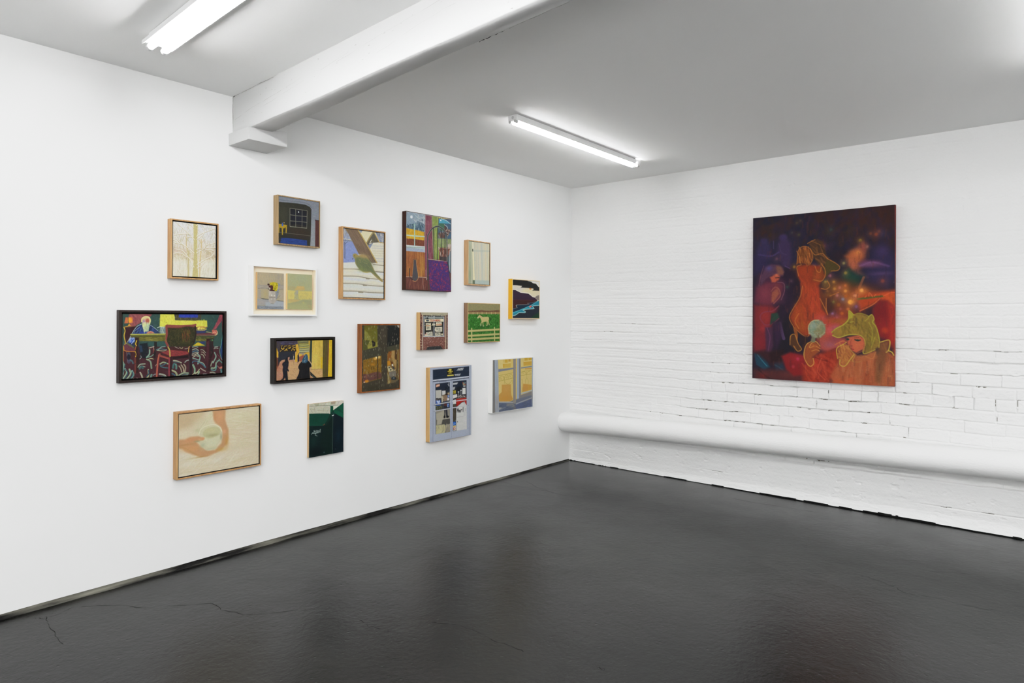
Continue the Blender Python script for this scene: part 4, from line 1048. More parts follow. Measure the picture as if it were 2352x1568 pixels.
('P','3a3529',[-235,-201,3252,-195,3279,4636,-210,4340],19,0,1),
('P','38362a',[-114,-69,88,-68,110,4102,-92,4086],59,0,1),
('B','443b30',[1672,483],250,531,.7),
('B','332f22',[765,4021],832,199,.7),
('P','625d1c',[169,-35,1181,4,1218,1388,76,1559,73,891,154,893],26,0,1),
('P','5c5418',[128,-35,1181,-13,1182,189,150,164],45,0,.8),
('P','7d7832',[191,297,416,432,664,803,790,1041,833,1310,442,1482,379,1263,604,1003,418,915,194,894],33,0,1),
('P','8f8b3c',[749,1073,833,1343,1209,1354,1208,1051,998,1079],45,0,.6),
('P','5f5c1e',[374,365,1183,308,1165,948,789,940],59,0,.7),
('P','4a4a20',[85,908,603,953,502,1134,400,1264,442,1482,88,1553],33,0,1),
('P','98923c',[441,1332,832,1243,1209,1354,442,1498],37,0,.5),
('P','24201a',[728,1022,831,958,956,1044,1040,1046,1041,1282,916,1363,800,1342,790,1108],19,0,1),
('P','1d1e1d',[2013,-26,2804,-57,3029,223,3012,1251,1999,1395],30,0,1),
('P','a9a59c',[2715,-57,3072,-73,3051,206,2894,117],37,0,1),
('P','3f3d2c',[2000,1405,3012,1261,3014,1547,2001,1720],37,0,1),
('P','3b3a2c',[-85,1613,1252,1389,1509,1940,59,2147],52,0,.7),
('P','7a5a1a',[92,2182,1171,1994,1530,1958,1538,3436,87,3637],30,0,1),
('S',['8a671e','6b4e16','94701f','5f4818'],[120,2216,1509,2008,1515,2993,125,3044],110,29,131,59,1,.6,80),
('B','a8701c',[839,2501],166,86,.9),
('E','d7a040',[1046,2124],150,93,.9,59),
('E','e8d8a0',[1121,2060],58,60,1,19),
('E','d8b870',[1340,2052],108,86,.8,45),
('P','5a3a34',[84,3042,389,3093,967,2994,1218,2975,1536,3062,1538,3402,87,3604],45,0,1),
('S',['6c463e','4a2c2a','62403a'],[125,3110,1515,3061,1496,3399,127,3574],60,164,-23,52,2,.6,30),
('E','b97a1c',[371,3525],150,100,.95,45),
('E','c0a88a',[188,3578],67,40,1,19),
('L','7a4a34',[328,3123,391,3460],52,1,1,15),
('L','3a2e1c',[1213,1996,1242,3450],82,0,1,15),
('L','2c2418',[716,2645,717,2812],30,1,1,15),
('L','2c2418',[882,2620,891,2788],30,1,1,15),
('P','7a5c2c',[2002,1823,2636,1656,3014,1582,3070,3572,2035,3828],30,0,1),
('P','7c4a1c',[2088,1723,2503,1669,2286,2143,2026,2303],45,0,1),
('P','9a7c48',[2371,1664,2636,1656,2817,2339,2798,2929,2508,2498,2330,2076],52,0,1),
('P','4a3218',[2636,1656,2858,1629,2817,2305,2639,2227],30,0,1),
('P','b07818',[2005,2319,2244,2313,2289,2556,2028,2663],33,0,1),
('P','5c3418',[2244,2348,2508,2429,2421,2632],37,0,1),
('P','b4ab84',[2007,2679,2202,2655,2510,2930,2709,2924,2687,2974,2117,3045],26,0,1),
('E','4f4c40',[2185,2764],83,53,1,19),
('E','4a473c',[2291,2911],75,53,1,19),
('E','d0ccc0',[2443,2615],75,73,1,19),
('P','33343a',[2377,2629,2598,2779,2621,2919,2488,2877],26,0,1),
('P','6a655a',[2139,3046,2710,2976,2778,3275,2646,3439,2228,3412],30,0,1),
('P','50504c',[2228,3344,2645,3370,2602,3471,2294,3485],30,0,.7),
('E','1f252a',[2549,3509],216,133,1,19),
('E','5a6468',[2549,3468],83,46,1,19),
('P','8f8354',[2009,3090,2162,3271,2252,3792,2100,3833],33,0,1),
('P','5f5238',[2338,3557,2735,3619,2736,3757,2340,3798],30,0,1),
('L','3a3424',[2839,2340,2824,3625],111,0,.8,15),
('L','7a6a3c',[2969,1615,2958,3564],74,0,.7,15),
('S',['a39c82','8b866c','bdb79f','6f6a54'],[-81,-3,3027,-39,3051,4128,-59,4089],210,-15,112,30,3,.85,6),
('S',['2f2c22','464032'],[-81,-3,3027,-39,3051,4128,-59,4089],120,-6,133,37,4,.4,8)]},
11: {'n':(102, 139),'noise':0.06,'ops':[
('P','6a3c33',[-81,-41,2741,-74,2759,2776,-65,2677],12,0,1),
('L','b7a898',[-11,167,1168,158,2651,133],15,0,.55,10),
('L','b7a898',[-10,223,1168,214,2652,191],15,0,.55,10),
('L','b7a898',[-10,278,1168,271,2652,249],15,0,.55,10),
('L','b7a898',[-10,334,1169,328,2652,307],15,0,.55,10),
('L','b7a898',[-9,389,1169,384,2653,365],15,0,.55,10),
('L','b7a898',[-9,445,1169,441,2653,423],15,0,.55,10),
('L','b7a898',[-9,500,1170,497,2653,481],15,0,.55,10),
('L','b7a898',[-8,556,1170,554,2654,539],15,0,.55,10),
('L','b7a898',[-8,611,1170,611,2654,597],15,0,.55,10),
('L','b7a898',[-8,667,1171,667,2655,655],15,0,.55,10),
('L','b7a898',[-7,722,1171,724,2655,713],15,0,.55,10),
('L','b7a898',[-7,778,1171,780,2655,771],15,0,.55,10),
('L','b7a898',[-7,833,1172,837,2656,829],15,0,.55,10),
('L','b7a898',[-6,888,1172,893,2656,887],15,0,.55,10),
('L','b7a898',[-6,944,1172,950,2656,945],15,0,.55,10),
('L','b7a898',[-6,999,1173,1007,2657,1003],15,0,.55,10),
('L','b7a898',[-5,1055,1173,1063,2657,1061],15,0,.55,10),
('L','b7a898',[-5,1110,1173,1120,2657,1119],15,0,.55,10),
('L','b7a898',[-5,1166,1174,1176,2658,1177],15,0,.55,10),
('L','b7a898',[-4,1221,1174,1233,2658,1235],15,0,.55,10),
('L','b7a898',[-4,1277,1174,1290,2658,1293],15,0,.55,10),
('L','b7a898',[-4,1332,1175,1346,2659,1351],15,0,.55,10),
('L','b7a898',[-3,1388,1175,1403,2659,1409],15,0,.55,10),
('L','b7a898',[-3,1443,1175,1459,2660,1467],15,0,.55,10),
('L','b7a898',[-3,1499,1176,1516,2660,1525],15,0,.55,10),
('L','b7a898',[-2,1554,1176,1573,2660,1583],15,0,.55,10),
('L','b7a898',[-2,1610,1176,1629,2661,1641],15,0,.55,10),
('L','b7a898',[-2,1665,1177,1686,2661,1699],15,0,.55,10),
('L','b7a898',[-1,1721,1177,1742,2661,1757],15,0,.55,10),
('L','b7a898',[-1,1776,1177,1799,2662,1815],15,0,.55,10),
('L','b7a898',[-1,1832,1178,1856,2662,1873],15,0,.55,10),
('L','b7a898',[0,1887,1178,1912,2662,1931],15,0,.55,10),
('L','b7a898',[0,1943,1178,1969,2663,1989],15,0,.55,10),
('L','b7a898',[0,1998,1179,2025,2663,2047],15,0,.55,10),
('L','b7a898',[0,2054,1179,2082,2663,2105],15,0,.55,10),
('L','b7a898',[1,2109,1179,2139,2664,2163],15,0,.55,10),
('L','b7a898',[1,2165,1180,2195,2664,2221],15,0,.55,10),
('L','b7a898',[1,2220,1180,2252,2664,2279],15,0,.55,10),
('L','b7a898',[2,2276,1180,2309,2665,2337],15,0,.55,10),
('L','b7a898',[2,2331,1181,2365,2665,2395],15,0,.55,10),
('L','b7a898',[2,2387,1181,2422,2666,2453],15,0,.55,10),
('L','b7a898',[3,2442,1181,2478,2666,2511],15,0,.55,10),
('L','b7a898',[3,2498,1182,2535,2666,2569],15,0,.55,10),
('L','b7a898',[3,2553,1182,2592,2667,2627],15,0,.55,10),
('S',['8a5648','4e2a26','7a4a40','c0b0a0','9a6a5c'],[12,1717,2646,1765,2651,2597,17,2513],330,99,0,32,1,.75,3),
('S',['33201f','8a5648','c9bcac','2a1c1c'],[-2,188,177,187,191,2581,12,2575],110,87,0,32,2,.8,4),
('S',['5c3a36','8a6058','c0b4a8'],[2500,125,2651,124,2666,2576,2515,2571],90,70,0,32,3,.7,4),
('P','aca58c',[30,-1,2635,-18,2591,146,2289,225,171,197],15,0,1),
('S',['c0b89c','948d76','b5ac90'],[58,20,2605,-7,2606,157,59,177],50,407,0,30,4,.6,4),
('L','cfc7ac',[233,207,240,1385,255,2604],60,0,1,10),
('L','c8bf9f',[2440,235,2447,1413,2430,2590],60,0,1,10),
('L','231a1a',[2506,213,2515,2571],35,0,1,10),
('L','3b2a26',[300,217,309,1659],30,0,1,10),
('P','24231f',[297,207,2304,225,2283,1715,320,1691],12,0,1),
('S',['e0dcd0','121212','8a8a86'],[368,217,2169,204,2170,302,368,312],46,36,72,32,5,.9,40),
('P','7c8482',[397,312,2200,312,2200,432,397,438],25,0,1),
('P','b5bab6',[766,363,1227,371,1169,425,824,415],20,0,1),
('P','1c1c1a',[567,437,680,331,766,437],15,0,1),
('P','1c1c1a',[2051,432,2170,345,2185,432],15,0,1),
('P','ded4b4',[426,480,2200,436,2208,645,427,670],12,0,1),
('E','37424a',[682,564],145,60,1,12),
('L','6a7a80',[596,564,767,564],20,0,1,10),
('L','a8331f',[1034,516,971,506,945,541,945,575,972,604,1034,594],27,0,1,10),
('L','a8331f',[1066,506,1066,604,1156,604],27,0,1,10),
('L','a8331f',[1277,506,1187,506,1188,604,1278,604],27,0,1,10),
('L','a8331f',[1187,555,1259,555],27,0,1,10),
('L','a8331f',[1310,604,1354,505,1400,604],27,0,1,10),
('L','a8331f',[1327,570,1382,569],27,0,1,10),
('L','a8331f',[1432,604,1431,505,1523,604,1522,505],27,0,1,10),
('L','a8331f',[1645,505,1554,505,1555,604,1646,604],27,0,1,10),
('L','a8331f',[1555,554,1627,554],27,0,1,10),
('L','a8331f',[1678,604,1678,505,1760,514,1760,544,1678,554,1770,604],27,0,1,10),
('L','a8331f',[1894,512,1829,504,1802,529,1894,574,1876,604,1802,599],27,0,1,10),
('L','c3c9cc',[346,291,354,1681],65,0,1,10),
('L','c3c9d0',[1290,285,1298,1655],60,0,1,10),
('L','c0c6cc',[2253,301,2256,1693],65,0,1,10),
('L','c0c6c8',[320,1663,1293,1676,2292,1672],65,0,1,10),
('L','aab2b4',[312,302,2260,323],30,0,.8,10),
('P','cfc7ac',[512,744,998,730,1015,1224,538,1236],12,0,1),
('P','d2c9a6',[1113,777,1258,767,1259,906,1143,905],12,0,1),
('P','d2c8a8',[1331,777,1404,788,1419,906,1332,906],12,0,1),
('L','b9b18c',[400,919,1230,916],30,0,.8,10),
('P','d5ccb0',[1476,692,2037,682,2054,909,1493,954],12,0,1),
('P','d0c9b2',[1405,1024,2084,1000,2086,1354,1466,1361,1363,1249],12,0,1),
('P','d2cbb4',[544,1378,1146,1332,1176,1631,433,1630,432,1492,545,1473],12,0,1),
('P','d0cab0',[1393,1410,1908,1401,1939,1644,1409,1635],12,0,1),
('P','d0c8a4',[1968,1493,2177,1485,2163,1615,1983,1601],12,0,1),
('S',['3a3a36','6a6a60'],[598,786,912,787,912,862,598,860],7,116,0,25,6,.8,10),
('L','c2703c',[556,928,941,917],40,0,1,10),
('S',['7a3a20'],[584,903,912,904,913,957,584,955],7,10,42,20,7,.7,20),
('S',['3a3a38','55554e'],[599,998,913,1000,914,1159,600,1156],18,87,0,25,8,.85,20),
('S',['77776c','9a927c'],[1550,724,1978,725,1979,801,1550,799],14,66,28,20,9,.8,60),
('L','c4572c',[1536,875,2009,848],45,0,1,10),
('S',['f0e0c0'],[1550,842,1994,844,1994,887,1551,885],10,5,21,15,10,.8,20),
('S',['3c3f40','6a6c68','8a8a80'],[1523,1068,1965,1071,1967,1287,1524,1283],36,63,8,22,11,.85,40),
('S',['5c5f5a','77776c','4a4c4a'],[601,1368,1088,1374,1089,1609,602,1601],40,64,4,22,12,.85,40),
('L','a8403a',[460,1510,630,1495],30,0,1,10),
('S',['33363a','5a5c5a'],[1466,1443,1849,1448,1850,1599,1467,1593],30,70,0,25,13,.85,20),
('S',['4a4a50','3a3a3c','6a6a66'],[1028,947,1230,948,1232,1290,1030,1288],20,20,84,30,14,.5,20),
('P','262a2b',[552,2593,664,2427,807,2389,1181,2379,1914,2368,2033,2447,2153,2581,1473,2602],22,0,1),
('S',['3a4042','171a1a','4c5050'],[664,2470,1914,2400,2034,2534,665,2565],50,58,74,35,15,.6,60)]},
12: {'n':(116, 142),'noise':0.07,'ops':[
('P','2f6a24',[-227,-101,3808,-191,3830,3113,-207,3008],15,0,1),
('V',('8f875f','86805a'),[-192,-54,3769,-114,3774,603,-188,646],15),
('S',['988f66','7f7a56','8c8660'],[-18,39,3556,-32,3560,478,-15,523],60,165,94,77,1,.45,80),
('P','6a4b33',[-50,596,334,555,758,525,1477,467,2028,522,2587,503,3270,443,3695,450,3697,732,-48,777],24,0,1),
('S',['573c2a','7b5a40','8a6a4c'],[-15,535,3618,490,3619,656,-14,692],120,0,63,41,2,.7,50),
('L','a8552c',[2701,670,3081,656,3503,662],47,1,.8,12),
('P','2f6b22',[-48,777,3697,744,3713,3059,-35,2965],18,0,1),
('S',['3f8030','1d4a15','4b8c3a','173d12','66a352','2c6624'],[-31,801,3620,771,3635,3006,-18,2917],900,28,70,56,3,.85,90),
('L','bdae76',[-14,697,1479,672,3619,646],38,0,1,12),
('L','bdae76',[-14,765,1479,742,3619,722],32,0,1,12),
('L','c9bb86',[27,655,28,789],47,0,1,12),
('L','c9bb86',[539,650,540,784],47,0,1,12),
('L','c9bb86',[1031,645,1032,780],47,0,1,12),
('L','c9bb86',[1533,640,1534,776],47,0,1,12),
('L','c9bb86',[2058,634,2059,771],47,0,1,12),
('L','c9bb86',[2595,628,2596,767],47,0,1,12),
('L','c9bb86',[3061,623,3062,763],47,0,1,12),
('L','c9bb86',[3561,618,3562,758],47,0,1,12),
('P','1e3c16',[1298,827,1480,850,1645,961,1481,962,1371,876],18,0,1),
('P','24401a',[2328,1007,2478,1019,2591,1169,2517,1245,2366,1145],24,0,1),
('B','1e4418',[1486,1741],215,121,.7),
('B','1f4a1a',[2221,1720],179,97,.6),
('P','bfae76',[1219,828,1299,852,1444,900,1572,974,1736,993,2031,971,2216,970,2328,1032,2329,1170,2274,1270,2350,1471,2377,1596,2313,1596,2219,1370,2163,1345,2183,1520,2128,1682,2035,1682,2090,1520,2052,1333,1849,1358,1684,1382,1685,1519,1723,1693,1650,1717,1612,1494,1556,1382,1484,1444,1431,1691,1369,1679,1368,1493,1483,1320,1446,1222,1354,1074,1264,1025,1156,1074,1084,1111,1019,1075,1083,952,1172,890],15,0,1),
('P','dcd5b4',[1019,1038,1083,1001,1141,1062,1077,1116],12,0,1),
('L','dcd6b6',[1397,1518,1398,1666],41,0,1,12),
('L','d9d2b0',[1685,1593,1686,1698],35,0,1,12),
('L','d9d2b0',[2079,1620,2080,1675],35,0,1,12),
('L','d9d2b0',[2347,1521,2354,1591],30,0,1,12),
('L','1e4a18',[-23,2085,3647,1987],183,0,.6,12),
('L','b3ab6c',[-23,2046,3647,1946],154,0,1,12),
('L','c0b67a',[-23,2022,3647,1920],59,0,.6,12),
('L','1e4a18',[-21,2435,3650,2357],183,0,.6,12),
('L','b3ab6c',[-21,2397,3649,2316],154,0,1,12),
('L','c0b67a',[-21,2373,3649,2291],59,0,.6,12),
('L','1e4a18',[-19,2701,3652,2651],183,0,.6,12),
('L','b3ab6c',[-19,2663,3651,2610],154,0,1,12),
('L','c0b67a',[-19,2639,3651,2585],59,0,.6,12),
('L','b9b176',[402,1868,420,2927],130,0,1,12),
('L','b9b176',[2966,1806,2996,2914],118,0,1,12)]},
13: {'n':(294, 230),'noise':0.035,'ops':[
('P','cdc1a6',[-200,-639,4535,-188,4556,4260,-183,3371],15,0,1),
('P','bfaa88',[-143,-125,1351,-82,1121,417,496,689,-112,839],234,0,1),
('B','b9a584',[495,344],589,348,.6),
('B','c4bfa0',[1122,650],412,464,.7),
('B','c9c4a8',[1587,265],177,319,.8),
('B','cfcaa8',[3174,442],737,319,.6),
('B','c6bd98',[3654,772],530,116,.7),
('B','cdbfa6',[3336,1345],648,348,.6),
('B','c8bfa0',[3181,2025],737,116,.7),
('B','d2c6b0',[3182,2359],766,174,.7),
('B','d3cbbb',[1954,2587],766,203,.8),
('B','d0c8b8',[224,2108],442,261,.8),
('B','cdbfa4',[1074,2880],737,174,.7),
('B','d6d0c2',[448,2573],471,116,.6),
('B','c6bb98',[3027,2699],589,87,.6),
('B','c9c09e',[644,2318],354,87,.7),
('B','d8cfba',[228,3134],354,145,.7),
('S',['d6cdb6','c4b896','d9d2c0','c9bd9c'],[-80,1975,1362,2433,4281,2340,4285,3088,-75,3108],80,710,-283,76,1,.35,30),
('S',['d4cdb0','c2b892','d8d2bc'],[2610,49,4270,4,4280,2029,2618,1793],60,704,61,76,2,.35,18),
('S',['ccc6a8','bfb894'],[951,861,1586,30,1735,193,1180,715],26,250,-394,58,3,.5,10),
('P','b98f68',[1689,-32,2380,-50,2352,500,2430,778,2538,1061,2540,1482,2465,1801,2252,2009,1952,2172,1420,2310,1072,2285,728,2129,362,1929,167,1757,-108,1660,-110,1235,303,1293,555,1198,952,1208,1212,1302,1270,1397,1184,1472,839,1453,1069,1747,1419,2003,1832,2035,2160,1728,2204,1436,2203,1138,2126,890,1855,650,1736,429],70,0,1),
('B','b88c4c',[2434,1677],118,319,.8),
('B','b89248',[2132,2051],236,104,.7),
('B','cf9a70',[2064,319],206,348,.6),
('B','c48a60',[583,1331],354,116,.6),
('B','c79664',[642,1800],471,145,.7),
('B','d0a078',[1068,1398],118,70,.7),
('B','a97f48',[360,1558],412,41,.5),
('B','a07840',[1129,2279],354,35,.6),
('B','d8a080',[2309,1152],88,116,.6),
('B','bd8658',[1824,321],71,261,.5),
('L','b08a50',[-81,1551,277,1717,643,1972,956,2194],47,1,.5,41),
('P','c3bf9e',[966,1094,1008,926,1180,773,1530,685,1886,742,2096,916,2203,1138,2144,1487,1950,1816,1832,1976,1536,2020,1302,1927,1127,1726,953,1498,1241,1422],41,1,1),
('P','b8b48c',[1182,1123,1297,934,1589,824,1946,868,2127,1069,2008,1232,1799,1352,1533,1389,1299,1284],47,1,1),
('B','9c9870',[1710,1251],324,75,.8),
('B','bfb78a',[1531,963],265,116,.7),
('L','d6d3b8',[995,1098,1094,879,1355,736,1766,713,2066,883,2173,1104],47,1,.8,23),
('P','c6c6a8',[1299,1401,1651,1449,2068,1299,2039,1592,1890,1778,1476,1836,1184,1647],70,0,.8),
('B','a9ac90',[1185,1705],147,145,.7),
('B','b4b294',[1594,1941],295,58,.8),
('B','8f927a',[2144,1398],53,145,.8),
('B','8f8a64',[896,1461],147,46,.7),
('B','b6b08c',[894,911],147,104,.7),
('E','c89268',[1183,1362],100,75,.9,41)]},
14: {'n':(127, 197),'noise':0.08,'ops':[
('P','04191a',[-167,-333,2507,-92,2527,3665,-149,3233],14,0,1),
('P','b9b8a4',[-28,-101,2446,-97,2447,160,1667,515,1668,743,-24,561],14,0,1),
('P','a4a48a',[308,30,676,-9,634,148,478,140],14,0,1),
('P','a3937c',[1517,-5,1843,-12,1784,147,1488,144],14,0,1),
('P','c6c5b4',[1108,32,1487,18,1429,201,1079,179],14,0,1),
('P','c9c4b8',[1873,-9,2416,-10,2325,148,2144,233,1844,204],14,0,1),
('L','7d8070',[15,124,677,160,1430,219,2084,265],30,0,1,11),
('L','d8d6c6',[15,161,1430,264],27,0,.8,11),
('L','8c8a76',[351,231,395,507],16,0,1,11),
('L','8c8a76',[86,303,226,514],16,0,1,11),
('L','8c8a76',[1022,274,951,566],16,0,1,11),
('L','8c8a76',[1284,476,1183,641],16,0,1,11),
('L','9a9882',[58,275,678,438,1372,485],16,0,1,11),
('L','8c8a76',[648,1,591,144],16,0,1,11),
('L','8c8a76',[1136,10,1065,166],16,0,1,11),
('L','9a8a80',[2083,48,1964,215],16,0,1,11),
('L','a09e8c',[593,441,1139,523],16,0,1,11),
('P','d0cfc0',[1666,250,2114,268,1682,504],11,0,1),
('P','063a2c',[-24,548,679,607,1373,686,1447,732,1258,1051,1085,1281,970,1379,-21,1259],11,0,1),
('B','053628',[398,1050],437,226,.6),
('L','0e4a3a',[21,1264,941,1376],22,0,.7,11),
('P','04452e',[1459,237,1660,267,1662,743,1447,719],11,0,1),
('L','9ab5b4',[1453,204,1651,241],19,0,1,11),
('L','cfd4cc',[1442,291,1432,693],19,0,1,11),
('L','8aa04a',[1669,301,1670,490],16,0,.7,11),
('P','05281f',[1447,719,1667,515,1847,712,1610,990,1260,1452,1086,1531,1143,1263],22,0,1),
('P','064a34',[1845,432,2401,130,2406,1080,1997,855,1757,702,1667,528],14,0,1),
('P','053524',[1667,528,2024,374,2405,772,2405,746,1995,549],22,0,.6),
('L','03281f',[1935,543,2405,759],19,0,.9,11),
('P','03141c',[1609,737,1847,788,2406,1080,2417,3186,1621,3140],22,0,1),
('P','041a17',[1086,1431,1610,889,1627,3166,749,3130,801,2093],43,0,1),
('B','0a2a24',[263,2216],233,301,.6),
('B','06222e',[2034,2133],233,401,.6),
('B','030b10',[492,2867],466,251,.7),
('L','4b5a50',[1648,868,1638,1701,1625,2711,1621,3127],24,0,.85,11),
('L','24443a',[1616,889,1604,3124],14,0,.8,11),
('P','d8dad6',[1565,821,1654,805,1713,794,1698,848,1624,865,1574,854],11,0,1),
('E','0c3a34',[1653,691],116,75,.6,38),
('P','4a3a28',[912,1335,1099,1245,1085,1331,970,1367],16,0,1),
('E','36464c',[1036,2987],64,45,.8,22),
('E','243038',[1828,2905],41,30,.8,16),
('L','9fb0a8',[177,1811,218,1718,302,1680,261,1761],24,1,.85,11),
('L','9fb0a8',[232,1732,345,1759,373,1664,316,1583],24,1,.85,11),
('L','9fb0a8',[344,1661,400,1581,429,1721,387,1790],24,1,.85,11),
('L','9fb0a8',[401,1791,486,1753,528,1635,485,1592],24,1,.85,11),
('L','9fb0a8',[430,1869,472,1776,571,1739,613,1646,542,1599],24,1,.85,11),
('L','9fb0a8',[571,1764,670,1728,698,1607,613,1671],24,1,.85,11),
('L','9fb0a8',[685,1717,756,1714,764,1566],24,1,.85,11),
('L','9fb0a8',[741,1588,787,1556],24,1,.85,11),
('L','9fb0a8',[713,1708,771,1740],24,1,.85,11),
('L','9fb0a8',[402,1878,458,1898],24,1,.85,11),
('L','9fb0a8',[501,1879,544,1946,515,1918],24,1,.85,11),
('L','9fb0a8',[191,1739,401,1754,628,1734],24,1,.85,11),
('L','9fb0a8',[316,1608,486,1679,684,1655],24,1,.85,11)]},
15: {'n':(152, 274),'noise':0.04,'ops':[
('P','a9b0c0',[-203,-370,4374,-150,4413,5974,-169,5314],24,0,1),
('S',['b3bac9','9fa6b8','b9bfca'],[13,76,4129,8,4162,5133,43,5186],90,0,655,77,1,.4,4),
('B','9aa3b4',[473,5007],343,164,.7),
('B','b6bcca',[1805,4987],686,164,.5),
('P','1c2638',[239,148,1775,133,3898,81,3891,805,259,845],24,0,1),
('S',['223048','16202e','1f2b3c'],[445,239,3705,197,3709,722,394,754],50,342,-17,106,2,.5,14),
('P','17140f',[1606,164,2290,140,2350,576,1636,593],24,0,1),
('L','d6c53a',[1861,240,2032,237],97,0,1,19),
('L','c9b838',[1720,342,1890,335,2187,361],58,0,1,19),
('L','c9b838',[1947,306,1947,396],68,0,1,19),
('L','c0ae34',[1805,473,2091,470],58,0,1,19),
('P','cdbd52',[1653,594,2292,593,2316,689,1665,688],24,0,1),
('P','a9aaa8',[2755,187,3357,161,3227,338,2580,342],24,0,1),
('S',['5c6470','d0d0cc'],[2755,207,3315,175,3197,315,2639,325],14,170,-17,39,3,.8,10),
('P','a9aaa8',[2396,587,3039,576,2934,715,2467,707],24,0,1),
('S',['5c6470','d0d0cc'],[2437,602,2992,594,2904,693,2478,687],12,147,-15,39,4,.8,10),
('L','c6cbd4',[259,892,2065,906,3903,861],87,0,1,19),
('L','3f4654',[276,973,2008,972,3879,931],63,0,1,19),
('L','6a7080',[887,1040,1555,1034],39,0,1,19),
('P','5a5f6c',[585,927,803,914,820,1003,602,1008],24,0,1),
('P','5a5f6c',[3260,903,3469,896,3482,980,3279,988],24,0,1),
('L','6d7484',[287,1006,301,5183],29,0,1,19),
('L','6d7484',[2077,1009,2125,5111],29,0,1,19),
('L','6d7484',[3898,102,3930,5145],29,0,1,19),
('L','8d94a4',[255,149,260,964],24,0,1,19),
('P','33363c',[494,1140,1906,1120,1974,4703,553,4699],24,0,1),
('P','1c2432',[494,1140,1906,1120,1927,1775,1447,1736,507,1600],24,0,1),
('P','c98a6a',[570,1205,915,1179,916,1351,582,1386],24,0,1),
('S',['f0d8c0','a85a40'],[603,1220,877,1220,878,1341,604,1340],10,170,-17,44,5,.8,6),
('S',['0f1418','2c3540'],[1222,1556,1670,1429,1897,1446,1899,1773,1503,1822],30,86,106,58,6,.8,60),
('S',['d8d8d4'],[1725,1148,1866,1158,1840,1401,1726,1393],8,16,64,39,7,.9,30),
('P','b9b6ac',[534,1602,1083,1614,1093,2191,565,2184],24,0,1),
('P','c9c9c6',[1139,1679,1491,1687,1504,1984,1169,1988],24,0,1),
('P','8a7a60',[1114,2032,1336,1970,1899,1814,1903,2427,1227,2445],34,0,1),
('S',['c9b088','4a3c30','a08a6c','6c5c48'],[1169,2036,1899,1855,1903,2427,1227,2405],50,103,128,63,8,.8,60),
('S',['1c1c20','5a4a40'],[538,2161,1059,2188,1060,2309,538,2281],24,79,47,48,9,.9,60),
('P','2f56a4',[539,2321,1016,2337,1018,2728,595,2706],24,0,1),
('S',['d8e0ec'],[621,2349,977,2366,978,2523,622,2509],10,17,139,44,10,.95,10),
('P','4a4c3c',[541,2701,1146,2720,1147,2962,570,2983],24,0,1),
('S',['8a8c58','23241e','5c6040'],[568,2723,1118,2738,1119,2939,570,2943],26,110,94,53,11,.8,60),
('P','b9b098',[1086,2070,1225,2082,1239,2487,1117,2496],29,0,1),
('P','3a4450',[1227,2445,1903,2427,1906,3040,1342,3023],29,0,1),
('P','8f8a7c',[543,3040,1935,3043,1956,3740,1124,3726,628,3669],39,0,1),
('P','a9a390',[572,3263,1343,3104,1345,3509,1126,4049,631,4069],58,0,1),
('P','6a665c',[546,3620,683,3715,658,3993,549,4059],29,0,1),
('P','4c4a44',[1207,3736,1956,3760,1958,4087,1126,4069],34,0,1),
('L','b9b4a4',[1179,3692,1939,3697],48,0,.8,19),
('P','bdb68c',[576,4063,1405,4082,1575,4346,1465,4698,580,4702],34,0,1),
('P','8f897a',[1461,4130,1970,4109,1974,4703,1521,4705],39,0,1),
('S',['a8a07a','7a7466','c6be94'],[604,4106,1942,4147,1945,4678,607,4666],40,-60,242,48,12,.5,30),
('E','2a201c',[1588,1959],114,74,1,24),
('P','8a7058',[1336,2051,1561,2009,1674,2162,1619,2401,1367,2458],29,0,1),
('P','5a2c26',[1340,2577,1620,2584,1594,2805,1369,2782],29,0,1),
('P','23242e',[1341,2759,1650,2810,1710,3468,1796,3599,1570,3615,1511,3040,1457,3440,1402,3636,1318,3586,1400,3353],29,0,1),
('E','141418',[1402,3555],92,98,1,24),
('E','141418',[1711,3582],137,74,1,24),
('P','3f6ab4',[1685,2041,1872,2024,1873,2220,1703,2225],24,0,1),
('P','c9c9d0',[1647,2261,1873,2261,1874,2404,1664,2405],24,0,1),
('P','3560b0',[1649,2627,1819,2623,1849,2891,1679,2894],24,0,1),
('S',['dfe6f0'],[1702,2062,1855,2076,1856,2178,1703,2164],4,40,50,39,13,.9,30),
('S',['dfe6f0'],[1689,2672,1802,2683,1803,2846,1690,2835],4,-18,73,39,14,.9,20),
('P','23252c',[2209,1101,3639,1096,3686,4713,2249,4685],24,0,1),
('P','1b2434',[2209,1101,3639,1096,3642,1579,2212,1552],24,0,1),
('P','b4b6b6',[2239,1205,2749,1201,2645,1338,2228,1336],24,0,1),
('P','a9acac',[2229,1504,2471,1490,2386,1689,2230,1718],24,0,1),
('P','c9b738',[2213,1766,2519,1762,2521,1989,2232,1985],24,0,1),
('S',['4a4420','8a7c28'],[2254,1794,2485,1796,2486,1949,2255,1946],8,97,25,39,15,.7,30),
('E','12161e',[2823,1765],229,286,.9,68),
('P','d1cfca',[2232,2055,2661,2050,2680,2271,2246,2335],24,0,1),
('L','c9cccc',[2812,1889,2826,2180],34,0,1,19),
('E','dfe2e2',[2800,1896],74,45,1,24),
('L','c9cccc',[3047,1804,3061,2159],34,0,1,19),
('E','dfe2e2',[3059,1805],69,41,1,24),
('P','d4d4d0',[3206,1650,3534,1646,3555,2118,3191,2108],24,0,1),
('P','7a7a6c',[3233,1235,3531,1227,3533,1508,3264,1509],24,0,1),
('S',['b83a30','3a7a4a','c9c070','30508a'],[3245,1236,3519,1239,3521,1478,3246,1474],16,46,57,53,16,.9,60),
('P','c9c9c4',[3294,1511,3533,1495,3533,1554,3306,1562],24,0,1),
